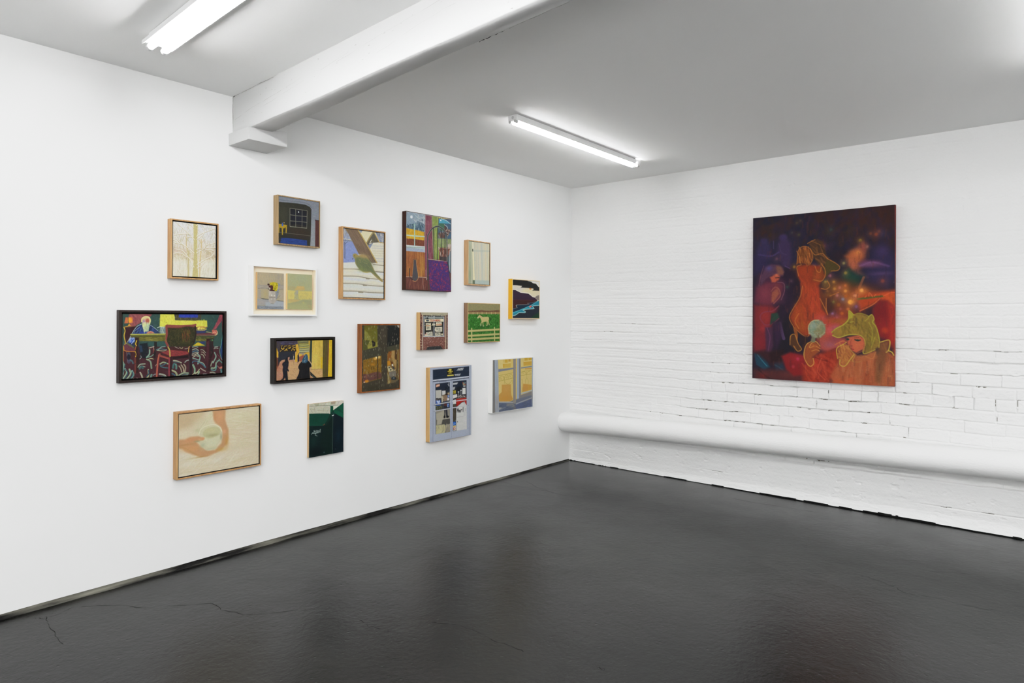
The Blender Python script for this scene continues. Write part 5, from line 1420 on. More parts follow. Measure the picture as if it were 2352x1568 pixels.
('S',['e0dcd4','1c1c20','9a948a','6a5c50'],[2708,2170,3585,2162,3586,2351,2709,2336],46,57,71,48,17,.95,70),
('P','aa2014',[2581,2365,3629,2367,3650,2924,3542,2871,3451,2674,3331,2642,3182,2649,2597,2945],24,0,1),
('S',['bd2a1a','97180f'],[2622,2410,3569,2413,3301,2618,2654,2868],24,282,-36,68,18,.4,10),
('L','7a7268',[2593,2367,3629,2367],34,0,.7,19),
('P','d3d2cf',[2246,2438,2547,2424,2549,2734,2248,2738],24,0,1),
('P','4a4436',[2219,2743,2549,2742,2550,2940,2238,2930],29,0,1),
('P','40392e',[2227,3031,2562,3024,2557,4035,2256,4020],29,0,1),
('S',['574e3c','2c261e'],[2261,3056,2528,3066,2533,3974,2267,3960],20,-14,286,48,19,.6,4),
('P','cfcfcb',[2574,3005,3183,2691,3331,2692,3481,2740,3662,2967,3698,4728,2596,4700,2580,4058],24,0,1),
('P','c2c3c0',[3331,2642,3480,2656,3547,3711,3308,3726],39,0,.7),
('B','c6c6c2',[3132,4123],458,491,.5),
('S',['c3c4c0','d8d8d4'],[2630,3610,3636,3594,3643,4687,2636,4664],24,341,-26,68,20,.4,10),
('L','1c1c20',[2669,3366,2667,3084,2745,3289,2820,3100,2821,3382],48,0,1,19),
('L','1c1c20',[2865,3231,2972,3228,2973,3398],48,0,1,19),
('L','1c1c20',[2972,3278,2865,3302,2881,3373,2973,3348],48,0,1,19),
('L','1c1c20',[3064,3380,3063,3210],48,0,1,19),
('L','1c1c20',[3063,3252,3170,3213],48,0,1,19),
('L','1c1c20',[3277,3103,3278,3387],48,0,1,19),
('L','1c1c20',[3292,3056,3288,3327],44,0,1,19),
('L','3a3a40',[3543,3165,3557,3355],29,0,.6,19),
('L','8a8a88',[2660,3737,2953,3728,3308,3726],19,0,.7,19),
('E','4a4a4a',[2708,4053],34,57,1,24),
('P','a7aebe',[292,1006,493,1012,553,4739,315,4747],24,0,1),
('P','a7aebe',[1917,1101,2065,1050,2124,4947,1981,4928],24,0,1),
('P','a9b0c0',[2105,1032,2203,1018,2244,4840,2135,4908],24,0,1),
('P','a7aebe',[3650,1055,3892,1008,3918,5059,3699,4988],24,0,1),
('P','abb2c2',[314,4675,1974,4707,2122,4701,3686,4726,3915,4730,3918,5059,2124,5029,317,5105],24,0,1),
('L','6d7484',[504,1149,553,4691],24,0,.7,19),
('L','6d7484',[2215,1101,2249,4685],24,0,.7,19),
('L','8d94a4',[2077,1009,2125,5111],29,0,1,19),
('L','2a2c34',[405,2608,1904,2598],97,0,.5,19),
('L','c3c5c8',[377,2585,1228,2575,1960,2547],68,0,1,19),
('L','bfc2c6',[407,3046,1231,3031,1963,3013],68,0,1,19),
('L','c6c8cc',[2178,2542,2945,2531,3780,2541],68,0,1,19),
('L','bdbfc4',[2204,2996,2948,2988,3783,2987],68,0,1,19),
('E','8a8f9a',[415,2601],51,37,1,24),
('E','8a8f9a',[407,3054],51,37,1,24),
('E','8a8f9a',[3792,2534],51,37,1,24),
('E','8a8f9a',[3795,2988],51,37,1,24),
('P','2c62b8',[2256,4020,2533,4024,2535,4259,2275,4261],24,0,1),
('L','9ac0e0',[2286,4188,2517,4183],39,0,1,19),
('P','d0ccbc',[2269,4289,2547,4294,2561,4667,2289,4661],24,0,1),
('L','d0a020',[2316,4377,2489,4377],58,0,1,19),
('L','a8302a',[2316,4459,2317,4582,2479,4582,2478,4467,2328,4465],34,0,1,19)]},
16: {'n':(148, 194),'noise':0.03,'ops':[
('P','6c7280',[-453,-516,5599,-283,5637,5063,-421,4387],21,0,1),
('P','d3bb70',[435,-482,5081,-303,5110,3731,460,3293],21,0,1),
('V',('d0b86c','d6c07c'),[587,-211,4969,-166,4992,3084,610,3307],21),
('P','d8c680',[638,-109,1195,-118,1200,652,693,691],25,0,1),
('P','c9a53c',[1426,-74,1762,-76,1775,312,1429,312],21,0,1),
('P','c2933c',[1866,-89,2117,-95,2119,177,1868,188],21,0,1),
('P','c9a94c',[1198,301,2130,296,2133,662,1226,653],21,0,1),
('P','c9a23c',[1188,334,1378,333,1364,644,1211,646],21,0,1),
('L','dccb8a',[1198,291,1775,305,2130,289],67,0,1,17),
('P','c8a236',[3877,-106,4293,-106,4306,209,3879,207],21,0,1),
('P','c8a236',[4416,-118,4827,-119,4829,198,4418,204],21,0,1),
('L','dcc98a',[3797,255,4858,252],58,0,1,17),
('P','c9a03c',[3753,312,4847,294,4849,604,3772,626],21,0,1),
('L','dcca88',[3821,-126,3808,256],50,0,1,17),
('P','d4c07c',[3438,-55,3630,-64,3662,630,3443,636],25,0,1),
('P','c68a34',[3966,855,4862,852,4863,922,3967,925],21,0,1),
('P','c39548',[1082,1965,2184,2019,2210,2711,2253,2918,2467,3243,2309,3280,2046,3375,711,3250,707,2752,1060,2531],25,0,1),
('B','c48f3c',[1525,3091],674,233,.8),
('B','c99c58',[1623,2291],415,267,.5),
('P','c79840',[3727,2091,4872,2245,4875,2651,3622,2742],25,0,1),
('P','c28f44',[3727,2091,4309,2168,4313,2693,3622,2742],67,0,.7),
('L','a3933e',[697,1256,1000,1208,1823,1159,2452,1112],33,1,.8,17),
('L','a3933e',[725,1673,1309,1630,2455,1538],33,1,.8,17),
('L','a3933e',[876,1534,900,1369,1077,1280,1282,1360,1309,1563,1105,1616,1002,1509,1078,1430],33,1,.8,17),
('L','a3933e',[1386,1568,1461,1305,1693,1235,1850,1363,1851,1549],33,1,.8,17),
('L','a3933e',[1565,1446,1694,1370,1747,1458,1643,1501],33,1,.8,17),
('L','a3933e',[1928,1334,2137,1229,2348,1327,2349,1497,2086,1514],33,1,.8,17),
('L','a3933e',[2033,1409,2085,1344,2164,1400],33,1,.8,17),
('L','a3933e',[1333,1363,1386,1568,1373,1903],33,1,.8,17),
('L','a3933e',[698,1356,799,1395,851,1665],33,1,.8,17),
('L','a3933e',[1439,1740,1620,1921,1880,1973,2141,1857,2350,1668,2379,1976],33,1,.8,17),
('L','a3933e',[3447,1120,3968,1064,4864,1046],33,1,.8,17),
('L','a3933e',[3449,1414,3970,1378,4866,1346],33,1,.8,17),
('L','a3933e',[3557,1300,3583,1163,3802,1089,4024,1172,4080,1332],33,1,.8,17),
('L','a3933e',[3694,1274,3776,1209],33,1,.8,17),
('L','a3933e',[4192,1339,4302,1171,4582,1100],33,1,.8,17),
('L','a3933e',[4162,1128,4193,1619,4028,1817,4058,2115],33,1,.8,17),
('L','a3933e',[4193,1619,4362,1840,4392,2140],33,1,.8,17),
('L','a3933e',[4782,1516,4758,2166],33,1,.8,17),
('L','a3933e',[3533,1748,3615,1788,3638,2691],33,1,.8,17),
('L','a3933e',[2906,1122,2880,1327],33,1,.8,17),
('P','7f7d78',[-451,-157,213,-127,378,4476,-421,4387],21,0,1),
('B','6b6d74',[60,2992],125,666,.6),
('B','8a8478',[54,2005],125,400,.5),
('L','5c5c60',[199,-29,306,4137],37,0,1,17),
('P','a3acb9',[214,-55,588,-61,653,722,757,4152,316,4139],21,0,1),
('S',['94a0b0','aeb5c0','9c9e9c'],[249,6,563,-13,716,4048,341,4108],50,14,533,67,1,.5,3),
('B','a39c94',[510,3364],156,666,.7),
('P','7a7f8e',[653,728,2450,703,2903,669,2903,745,2450,822,670,939],25,0,1),
('P','7c8494',[3444,740,4861,675,4862,781,3444,826],25,0,1),
('P','8e8884',[2471,-97,2779,-90,2792,4026,2496,3553],21,0,1),
('L','6e6c70',[2487,-79,2521,3419],42,0,.7,17),
('P','d3bb70',[2790,-100,2951,-104,2947,3253,2824,3241],21,0,1),
('P','9dabc0',[2951,-93,3140,-96,3206,3293,2936,3252],17,0,1),
('P','8a8784',[3167,-101,3384,-99,3458,2815,3462,3299,3206,3293],21,0,1),
('P','737a88',[3167,-101,3259,-97,3325,3252,3228,3278],25,0,.8),
('P','a8b2c0',[4854,-312,5599,-283,5632,4314,4885,4133],21,0,1),
('B','9a948e',[5021,3263],125,666,.8),
('P','9b9ca0',[711,3250,2468,3431,2469,3533,736,3352],21,0,1),
('P','b0b2b4',[736,3269,2046,3375,2468,3431,2469,3482,736,3326],21,0,.7),
('P','5f6472',[2046,3375,2467,3312,2468,3431],21,0,1),
('P','5a6478',[736,3352,2469,3550,2789,3649,2792,4060,757,4119],25,0,1),
('P','84807c',[1631,3504,2522,3555,2738,3952,1632,3673],100,0,1),
('P','a2a09c',[739,3718,1530,3814,755,3919],42,0,1),
('S',['4a5468','6c7484','565e70'],[965,3474,2311,3603,2578,3936,969,4041],50,308,-28,75,2,.5,14),
('P','a9b4bf',[3458,2815,4875,2686,4876,2756,3486,2903],25,0,1),
('P','847e7c',[3215,3001,4876,2774,4878,3074,3217,3311],50,0,1),
('P','6b7080',[2813,3275,4878,3074,4880,3321,2789,3615],58,0,1),
('P','9ba0a8',[2816,3600,3984,3416,4879,3293,4880,3356,2816,3703],25,0,1),
('P','566080',[2789,3701,4880,3374,4885,4080,2792,4095],33,0,1),
('S',['4a5670','647090','565c6c'],[3058,3778,4655,3512,4658,4004,3060,4019],50,337,-87,75,3,.5,10),
('P','6c6668',[2472,3925,2845,3929,2846,4134,2473,4113],33,0,.7)]},
17: {'n':(408, 523),'noise':0.08,'ops':[
('P','241a28',[-415,-1407,9492,-273,9539,12004,-352,12738],42,0,1),
('P','1f1c2c',[-43,-720,9282,-297,9300,4454,-21,4250],998,0,1),
('P','321e20',[3957,-297,9282,-217,9291,2119,6657,1915,4291,1125],749,0,1),
('B','3b2616',[1408,1509],725,516,.95),
('B','40241c',[1756,727],966,258,.8),
('B','3a2018',[783,1187],403,344,.7),
('B','2b1a20',[5892,3126],644,516,.7),
('B','3d2a1c',[6655,1412],564,430,.8),
('B','35281c',[5257,1465],564,344,.7),
('B','3f2018',[8359,822],966,688,.7),
('B','45201a',[7105,619],403,344,.7),
('B','261e2c',[7632,1991],1369,516,.9),
('B','1c1a2b',[2877,915],966,344,.6),
('B','211d32',[3300,1391],966,859,.6),
('S',['2c2038','3a201e','1d1a2e','33241c','2a1a2a'],[53,117,9142,90,9153,2835,62,2323],200,-126,762,333,1,.35,50),
('P','262036',[60,1680,3133,1642,3227,4025,71,4253],416,0,1),
('P','1b1620',[2032,3972,3310,3677,3337,10180,1797,10245],416,0,1),
('P','241628',[1943,3610,3058,3665,2986,6663,1960,7551],416,0,1),
('P','30284a',[650,1632,1009,1659,1234,2128,1326,3038,340,3165,246,2427],200,0,1),
('E','332b50',[786,1733],225,189,.9,116),
('P','38294a',[2021,1556,2281,1487,2669,2050,2716,3116,2633,3733,2117,3619,1764,2614,1806,2078],200,0,1),
('E','3a2d56',[2151,1566],274,223,.9,116),
('B','2f3a6a',[8363,1802],322,258,.5),
('L','3f3360',[429,2713,1325,2857,1852,2619],116,1,.8,33),
('L','483658',[1849,1991,2026,2630,2372,2830],67,1,.6,33),
('L','4a3d62',[1480,1785,1482,2326],58,1,.7,33),
('P','2c2246',[64,2783,1060,3023,974,3926,70,4070],333,0,.8),
('L','57406a',[2290,3627,2634,3822],67,1,.7,33),
('P','3f2136',[436,4268,1329,3580,2295,4786,2214,6211,1429,6472,171,6276],333,0,1),
('P','5c2436',[257,5086,1067,4746,2035,4778,2253,5052,1866,6027,1341,6380,535,6280,125,6184],200,0,1),
('B','7a3440',[892,5558],483,602,.8),
('B','823a34',[1689,5395],242,516,.7),
('P','4f3146',[928,3651,1328,3472,1856,3516,2161,3800,2223,4070,2120,4334,1684,4317,1508,4220,977,4470,575,5003,527,4363],100,0,1),
('P','75463a',[1681,3597,1987,3657,2205,4025,2163,4246,1771,4230],100,0,1),
('B','4a3a68',[1196,3755],242,172,.8),
('B','6a4a3c',[1857,3785],242,172,.6),
('P','ab4f38',[1243,4390,1684,4182,1946,4327,1860,4593,1598,4763,1378,4756],83,0,1),
('B','c96a4a',[1684,4245],161,86,.8),
('L','2c1a22',[1641,4450,1877,4432],67,1,.8,33),
('L','6a4050',[1774,4769,2209,4873,2254,5409,2040,6030],58,1,1,33),
('L','8a4a44',[1336,5387,1600,5123,1863,5265,1952,5760,1517,6292],75,1,.9,33),
('P','8a4a38',[1381,5478,1776,5218,1908,5580,1516,6202,1340,6200],100,0,1),
('L','7a4850',[793,3554,571,4273,439,4999],50,1,.6,33),
('P','6c1f26',[80,6367,1341,6471,1782,6655,1521,7193,1348,8096,1044,9642,95,9857],200,0,1),
('B','8f2c28',[899,7193],483,688,.8),
('B','9c3030',[813,8103],322,258,.7),
('B','7a2028',[457,9113],483,516,.8),
('L','7a3444',[1868,6476,1431,6832,808,6920,539,7285,902,7829,1435,7734,1872,7372],83,1,.8,33),
('P','243c30',[1343,7013,1783,6969,1915,7283,1523,7644,1258,7826],67,0,1),
('L','4f3a5c',[1961,7730,2094,8355,2225,8799],216,1,.9,33),
('P','43263c',[902,8011,1436,8005,1486,9357,1267,9905,999,9734],116,0,1),
('L','6a3a58',[1037,8010,1262,8730,1133,9729],58,1,.8,33),
('P','2f1c34',[1434,7644,2047,7551,2052,8714,1706,9530],200,0,1),
('P','1d3a4c',[114,9902,551,9978,1092,10546,1272,10900,826,11104,282,10767],83,0,1),
('L','2c6a7c',[370,10030,734,10472,1049,10820],67,1,1,33),
('P','232f40',[1535,10526,2146,10498,2321,11025,1713,11147],133,0,1),
('L','2c4a58',[1624,10702,2148,11034],100,1,.7,33),
('P','3a1a1c',[95,9857,2143,9694,2060,10591,1270,10629],250,0,.7),
('P','1f1216',[1178,9818,2229,9602,2146,10409,1359,10534],133,0,.6),
('P','4a2224',[101,11143,2062,11038,4006,11370,4008,11892,104,11877],250,0,1),
('B','5a2a28',[2495,11371],644,206,.7),
('L','1f1218',[465,11123,1097,11634,1804,11860],116,1,.6,33),
('B','6a2020',[738,11564],322,258,.7),
('P','7a1a1c',[2058,10055,2659,9765,3670,9991,4006,11283,2921,11435,2407,11020],133,0,1),
('B','8f2028',[3169,10187],483,344,.7),
('E','b03050',[3186,10213],105,112,.8,67),
('E','a03038',[2876,10774],113,120,.7,67),
('P','6a3a34',[6431,2822,7336,2299,7560,2564,7490,3552,7119,4197,7568,4630,6819,4435,6512,3918],200,0,1),
('P','a0522c',[6202,3145,6660,2837,7039,2861,7302,3210,6967,3857,6665,4093,6435,3663],216,0,1),
('B','c0683a',[6964,3023],322,258,.8),
('B','8f4038',[7300,2546],209,344,.8),
('B','b06048',[6664,3674],322,430,.6),
('P','29223e',[7856,2749,8582,2634,9154,3238,9160,4610,8736,5405,7864,4641,7418,4210],333,0,1),
('B','3e2e56',[8439,2950],403,430,.8),
('P','5c3450',[7042,3694,7415,3465,8297,3595,8731,4025,8007,3990,7268,3955],166,0,1),
('B','6c4462',[7713,3770],564,155,.9),
('B','30264a',[8731,3943],483,516,.7),
('B','2c2448',[8156,4571],725,516,.8),
('B','5c4068',[8373,4416],644,120,.5),
('L','8a5a8c',[7118,3864,7860,3654,8802,3947],83,1,.5,100),
('P','10302c',[6053,4573,6436,3999,6895,4521,7345,4539,7123,5029,6518,5346],250,0,1),
('B','143c34',[6667,4596],483,344,.8),
('L','7a4a34',[7345,4622,7123,5196,6975,5691],150,1,.8,33),
('B','3c2418',[6364,5173],725,344,.6),
('B','8a3a14',[7126,5861],1208,602,.9),
('B','8a4416',[5901,5329],805,602,.7),
('B','a8501c',[7275,5615],483,258,.9),
('P','a83c1a',[7051,5860,8014,5632,9198,5498,9202,6466,8739,6217,8017,6371,7130,6859,6978,6442],200,0,1),
('P','b8481c',[8160,5799,8880,5652,9199,5740,9203,6708,8595,6052,8016,6125],133,0,1),
('B','d0762a',[6636,6254],209,223,.95),
('B','6a2414',[5593,6512],966,774,.7),
('B','7a2c1a',[6371,7024],966,344,.8),
('P','6b1418',[7872,6698,8234,6128,8739,6217,9203,6708,9212,8965,8171,8502,7875,7521],166,0,1),
('B','8a2020',[8603,8005],564,774,.8),
('E','a83418',[8603,8135],177,189,.8,133),
('P','a82c1c',[8740,6299,9202,6547,9214,9529,8821,8976,8887,7516],250,0,.8),
('P','50521e',[6916,6024,7425,5933,8451,5846,8595,5930,7426,6074,6976,6125],50,0,1),
('L','8a2a18',[7425,5867,7648,5954],50,1,1,33),
('L','c05a2c',[7647,5871,7683,5666,7795,5792,7869,5917],67,1,1,33),
('L','c05a2c',[7499,5868,7425,5950],67,1,1,33),
('L','c46030',[7978,5878,8051,5797],67,1,1,33),
('L','c8502a',[8523,5888,8880,5693,9164,5675],67,1,1,33),
('L','d06a34',[8307,6048,7871,6451,7130,6859],58,1,.8,33),
('B','f0a040',[6537,6252],390,416,.45),
('E','f0a040',[6537,6252],142,151,.95,58),
('B','e89a4c',[7222,5489],301,321,.45),
('E','e89a4c',[7222,5489],109,117,.95,58),
('B','d88c3c',[6242,5507],248,265,.45),
('E','d88c3c',[6242,5507],90,96,.95,58),
('B','b8622c',[6225,5144],213,227,.45),
('E','b8622c',[6225,5144],77,83,.95,58),
('B','b0782c',[5565,5345],230,246,.45),
('E','b0782c',[5565,5345],84,89,.95,58),
('B','a8742c',[5508,4867],213,227,.45),
('E','a8742c',[5508,4867],77,83,.95,58),
('B','8a7434',[6245,4285],248,265,.45),
('E','8a7434',[6245,4285],90,96,.95,58),
('B','8a7a4c',[6127,3621],213,227,.45),
('E','8a7a4c',[6127,3621],77,83,.95,58),
('B','8a6a28',[7126,2159],230,246,.45),
('E','8a6a28',[7126,2159],84,89,.95,58),
('B','b06a64',[5715,5783],248,265,.45),
('E','b06a64',[5715,5783],90,96,.95,58),
('B','b0684c',[5885,5269],213,227,.45),
('E','b0684c',[5885,5269],77,83,.95,58),
('B','8a5058',[5269,4440],248,265,.45),
('E','8a5058',[5269,4440],90,96,.95,58),
('B','a08a3c',[4992,4858],230,246,.45),
('E','a08a3c',[4992,4858],84,89,.95,58),
('B','8f8a34',[5497,6255],230,246,.45),
('E','8f8a34',[5497,6255],84,89,.95,58),
('B','7a80a0',[6090,6052],230,246,.45),
('E','7a80a0',[6090,6052],84,89,.95,58),
('B','d8885c',[6824,5822],248,265,.45),
('E','d8885c',[6824,5822],90,96,.95,58),
('B','8a4040',[5937,6701],213,227,.45),
('E','8a4040',[5937,6701],77,83,.95,58),
('B','8a6a9c',[5438,7022],195,208,.45),
('E','8a6a9c',[5438,7022],71,76,.95,58),
('B','7a5a98',[5714,7320],230,246,.45),
('E','7a5a98',[5714,7320],84,89,.95,58),
('B','a8743c',[4576,7322],213,227,.45),
('E','a8743c',[4576,7322],77,83,.95,58),
('B','b87a6c',[3712,4169],248,265,.45),
('E','b87a6c',[3712,4169],90,96,.95,58),
('B','8a6424',[2922,3720],213,227,.45),
('E','8a6424',[2922,3720],77,83,.95,58),
('B','7a4048',[4846,2377],230,246,.45),
('E','7a4048',[4846,2377],84,89,.95,58),
('B','33403c',[5319,1282],230,246,.45),
('E','33403c',[5319,1282],84,89,.95,58),
('B','4a3c2c',[3078,633],177,189,.45),
('E','4a3c2c',[3078,633],64,69,.95,58),
('B','4a4a2c',[3217,1473],159,170,.45),
('E','4a4a2c',[3217,1473],58,62,.95,58),
('B','4a3c34',[3330,489],159,170,.45),
('E','4a3c34',[3330,489],58,62,.95,58),
('B','3c3a3a',[2759,1286],159,170,.45),
('E','3c3a3a',[2759,1286],58,62,.95,58),
('B','5a3a4a',[1714,3087],248,265,.45),
('E','5a3a4a',[1714,3087],90,96,.95,58),
('B','6a3a28',[7742,1752],230,246,.45),
('E','6a3a28',[7742,1752],84,89,.95,58),
('B','8a4028',[8072,1828],266,284,.45),
('E','8a4028',[8072,1828],97,103,.95,58),
('B','6a3830',[8231,1644],213,227,.45),
('E','6a3830',[8231,1644],77,83,.95,58),
('B','c8783c',[7001,2942],248,265,.45),
('E','c8783c',[7001,2942],90,96,.95,58),
('B','8a5a50',[7546,2604],195,208,.45),
('E','8a5a50',[7546,2604],71,76,.95,58),
('B','7a3a30',[8461,4909],283,303,.45),
('E','7a3a30',[8461,4909],103,110,.95,58),
('B','b8642c',[6416,6730],248,265,.45),
('E','b8642c',[6416,6730],90,96,.95,58),
('B','b0541c',[6032,7023],248,265,.45),
('E','b0541c',[6032,7023],90,96,.95,58),
('B','8a4a1c',[5827,6429],283,303,.45),
('E','8a4a1c',[5827,6429],103,110,.95,58),
('B','a8561c',[6259,5844],266,284,.45),
('E','a8561c',[6259,5844],97,103,.95,58),
('B','7a4a6c',[6903,6558],230,246,.45),
('E','7a4a6c',[6903,6558],84,89,.95,58),
('B','9a5a68',[4802,7279],213,227,.45),
('E','9a5a68',[4802,7279],77,83,.95,58),
('B','7a4a24',[5114,5479],213,227,.45),
('E','7a4a24',[5114,5479],77,83,.95,58),
('B','8a4a4c',[4626,3742],230,246,.45),
('E','8a4a4c',[4626,3742],84,89,.95,58),
('B','6a4a6a',[4220,3722],213,227,.45),
('E','6a4a6a',[4220,3722],77,83,.95,58),
('B','4a3240',[2723,4712],159,170,.45),
('E','4a3240',[2723,4712],58,62,.95,58),
('B','2c4038',[2451,5129],159,170,.45),
('E','2c4038',[2451,5129],58,62,.95,58),
('B','4a4070',[1170,3753],213,227,.45),
('E','4a4070',[1170,3753],77,83,.95,58),
('P','4a3020',[3885,2049,4457,1874,4820,2074,4943,2555,5024,2990,5264,3346,5817,3800,5740,4136,5268,4115,4951,4617,4626,3742,4053,2931],100,0,1),
('S',['6a4424','3a281e','7a4c28'],[3968,2142,4780,2114,4944,2899,5582,3789,5109,4108,4625,3569],50,362,461,100,4,.6,30),
('P','4a3c1c',[5026,3333,5423,3440,5856,3802,5779,4053,5347,4119,5030,4448,4869,4098],100,0,1),
('P','862f18',[3100,3667,3809,3615,4626,3742,4950,4445,4711,4780,4551,5120,4635,5985,5121,7021,4641,7365,4076,8497,3664,8636,2992,8076,2606,7326,2901,6663,3319,5963,3483,5089,3145,4374],116,0,1),
('B','96391a',[3645,4044],483,516,.8),
('B','9c3a1c',[4064,5627],564,688,.8),
('B','ae3420',[4313,6499],322,516,.8),
('B','a04a1c',[3240,7017],403,688,.7),
('B','96501c',[3495,7894],483,430,.7),
('P','a83820',[3981,5277,4552,5293,4717,6331,5041,7107,4398,7366,3986,6670],250,0,.7),
('P','7a3818',[4221,4069,4707,3832,4950,4445,4631,4864,4143,4761],116,0,1),
('B','a04420',[4467,4426],242,344,.7),
('P','7c3e1c',[3221,2529,3638,2337,3969,2578,4136,3110,3973,3536,3476,3510,3099,3491],100,0,1),
('S',['a8602c','5c3018','c07a34','8a4a20'],[3263,2532,3887,2572,4054,3192,3808,3440,3183,3407],44,126,762,83,5,.7,14),
('B','6a3c1c',[3557,2814],242,258,.6),
('P','5c2c1c',[4632,5295,4956,5819,5589,5661,5116,5993,5039,6678,5121,7107,4719,6676],133,0,1),
('P','3a201a',[5037,6078,5592,6257,5437,6937,5121,7021],200,0,.7),
('P','6a4a20',[4792,4869,5270,4799,5352,5314,4794,5299],166,0,.7),
('B','7a4a1c',[5274,5739],403,172,.8),
('S',['98381a','ac441e','80301a','a83c1c'],[3313,4381,4469,4945,4638,6675,3993,8324,2905,7546,3403,5964],110,154,931,100,6,.4,24),
('L','b8702c',[3099,3535,3221,2529,3638,2311,4010,2580,4152,3198,3974,3579],50,1,.8,33),
('L','b8702c',[3229,4377,3100,3755,3393,3594],50,1,.8,33),
('L','b8702c',[3803,2130,4090,1977,4294,1905],50,1,.8,33),
('L','b8702c',[3969,2491,4298,2946,4784,2889,5105,3251,5660,3623,5879,3888,5740,4094,5347,4119],50,1,.8,33),
('L','b8702c',[4302,3726,4425,4078,4628,4173,4707,3832],50,1,.8,33),
('L','b8702c',[4706,3574,4949,4015,4950,4445,4711,4780,4224,4677],50,1,.8,33),
('L','b8702c',[3483,5089,3319,5875,2816,6750,2606,7326,2907,7988],50,1,.8,33),
('L','b8702c',[2907,7988,3497,8508,3830,8632,3993,8324],50,1,.8,33),
('L','b8702c',[4635,5985,4960,6677,5121,7107],50,1,.8,33),
('L','b8702c',[5111,4794,5256,5141,5034,5349,4713,5297],50,1,.8,33),
('L','b8702c',[3240,7017,2989,7546,3244,8073],50,1,.8,33),
('L','b8702c',[5037,5992,5039,6678,5137,7090],50,1,.8,33),
('L','b8702c',[5275,5825,5824,5581],50,1,.8,33),
('L','8a4a20',[2992,8076,3078,8604,2996,9047],216,1,.9,33),
('P','4a2c1a',[2654,8612,2993,8517,3165,9130,3418,9474,3335,9653,2913,9491,2657,9233],67,0,1),
('L','a8722c',[2657,9233,2697,8611,2993,8517,3207,9129,3435,9518,3167,9659,2912,9314],58,1,1,33),
('L','8a5a28',[3705,8591,3666,9160],50,1,.8,33),
('P','2a1818',[3330,8599,3830,8589,3750,9464,3501,9472],133,0,.7),
('P','a83a2c',[4641,7365,5596,7192,6449,7276,6375,8033,5444,8642,4969,9081,4486,8921],333,0,1),
('B','8a4a1c',[5754,7532],725,206,.8),
('B','c04a50',[5284,8218],322,344,.8),
('B','9c5070',[5677,8042],322,258,.8),
('B','b84438',[4641,7365],403,344,.7),
('P','a04438',[4485,8748,5286,8560,6378,8706,6303,9213,5131,9676,4650,9521],200,0,1),
('B','8a5060',[5288,9158],483,258,.7),
('B','7a3848',[5602,8808],403,206,.6),
('L','6a2c24',[5052,9765,5448,9494,6072,9220],75,1,.8,33),
('L','c06a3c',[5604,9149,6070,8882,6302,8960],75,1,.8,33),
('P','8f2c1c',[3506,10699,4002,10413,4651,9780,5761,9399,5922,10579,5377,11459,5141,12073,3513,12188],200,0,1),
('B','a83020',[4492,10391],483,516,.8),
('B','8a2418',[5134,10275],483,430,.7),
('S',['a83a24','7a2018','b8482c','8f3020'],[3673,10690,5606,9744,5767,10756,5139,11645,3677,11652],80,362,670,166,7,.4,40),
('L','6a2018',[4328,10051,4733,10207,5134,10275],75,1,.7,33),
('L','c05034',[4733,10121,4494,10995,4980,11570],67,1,.6,33),
('P','9c4c2c',[5456,11625,5297,11293,5843,10244,6689,9955,7884,9906,8608,9388,9250,9850,9258,11783,5141,11988],150,0,1),
('B','a25430',[6692,10876],805,774,.8),
('B','7a4a2c',[8325,10623],242,859,.7),
('B','a06038',[8828,10759],322,774,.7),
('B','b87048',[6997,11192],242,430,.7),
('B','ab4a2c',[7738,10242],483,258,.7),
('B','c0522c',[6159,11580],725,258,.6),
('S',['a85c38','8a4028','9c5430','b07048'],[5613,11360,6076,10318,9109,9856,9186,11546],110,-34,1031,216,8,.4,10),
('P','6a4228',[8029,9572,8246,9073,8749,8815,8823,9462,8328,11603,8073,11457],200,0,.8),
('P','8a4424',[3668,9466,3832,9112,4323,8969,4649,9262,4570,9696,4165,10058,4207,10490,4003,10674,3671,10341,3586,9907],100,0,1),
('B','a85a2c',[4243,9274],242,172,.7),
('L','c08a3c',[4206,10143,4248,10488,4003,10691,3713,10339,3603,9819,3791,9157,4323,8943,4649,9262],58,1,1,33),
('L','b87a34',[3998,9412,4325,9272,4650,9435],50,1,1,33),
('L','b87a34',[4122,9625,4407,9529,4610,9609],50,1,1,33),
('L','c08a3c',[4323,8969,4079,9105,3956,9370],50,1,1,33),
('P','6a6a54',[4117,8583,4363,8621,4323,9012,4037,8976],50,0,1),
('E','838870',[4442,8083],555,627,1,67),
('S',['9aa08a','64806e','8a9078','7a7450','587064'],[4073,7714,4480,7538,4884,7794,4926,8309,4485,8662,4035,8411],80,161,298,133,9,.6,80),
('B','84764a',[4685,8184],322,430,.7),
('B','9aa492',[4237,7843],242,223,.6),
('L','c8c88c',[3928,8412,3893,7890,4154,7540,4561,7469],42,1,.8,33),
('L','a8a070',[4646,8572,4966,8308],42,1,.6,33),
('P','86692a',[6465,7360,6485,6814,6715,7108,7130,7026,7653,7233,7836,7110,7962,7438,8096,7930,8244,8582,8283,9154,7883,9495,7440,9676,7327,9431,7437,8931,7324,8602,7061,8458,6454,8452,5836,8633,5483,8556,5403,8259,5677,8042,6143,7783],75,0,1),
('B','8e6e28',[6680,7694],483,344,.8),
('B','94742a',[6068,8206],483,258,.8),
('B','7c6428',[7284,7856],483,430,.7),
('B','6a5a20',[7805,8509],322,516,.7),
('B','8a6a30',[7210,8272],483,172,.6),
('B','5c4e22',[7512,9177],242,344,.6),
('S',['967a2c','6f5c24','8a7428','665420'],[6602,7276,7727,7357,8099,8585,7734,9253,7436,8600,6530,8283,5757,8380],90,193,565,116,10,.4,40),
('P','9c922c',[6450,7402,6463,6839,6715,7108,6678,7318],58,0,1),
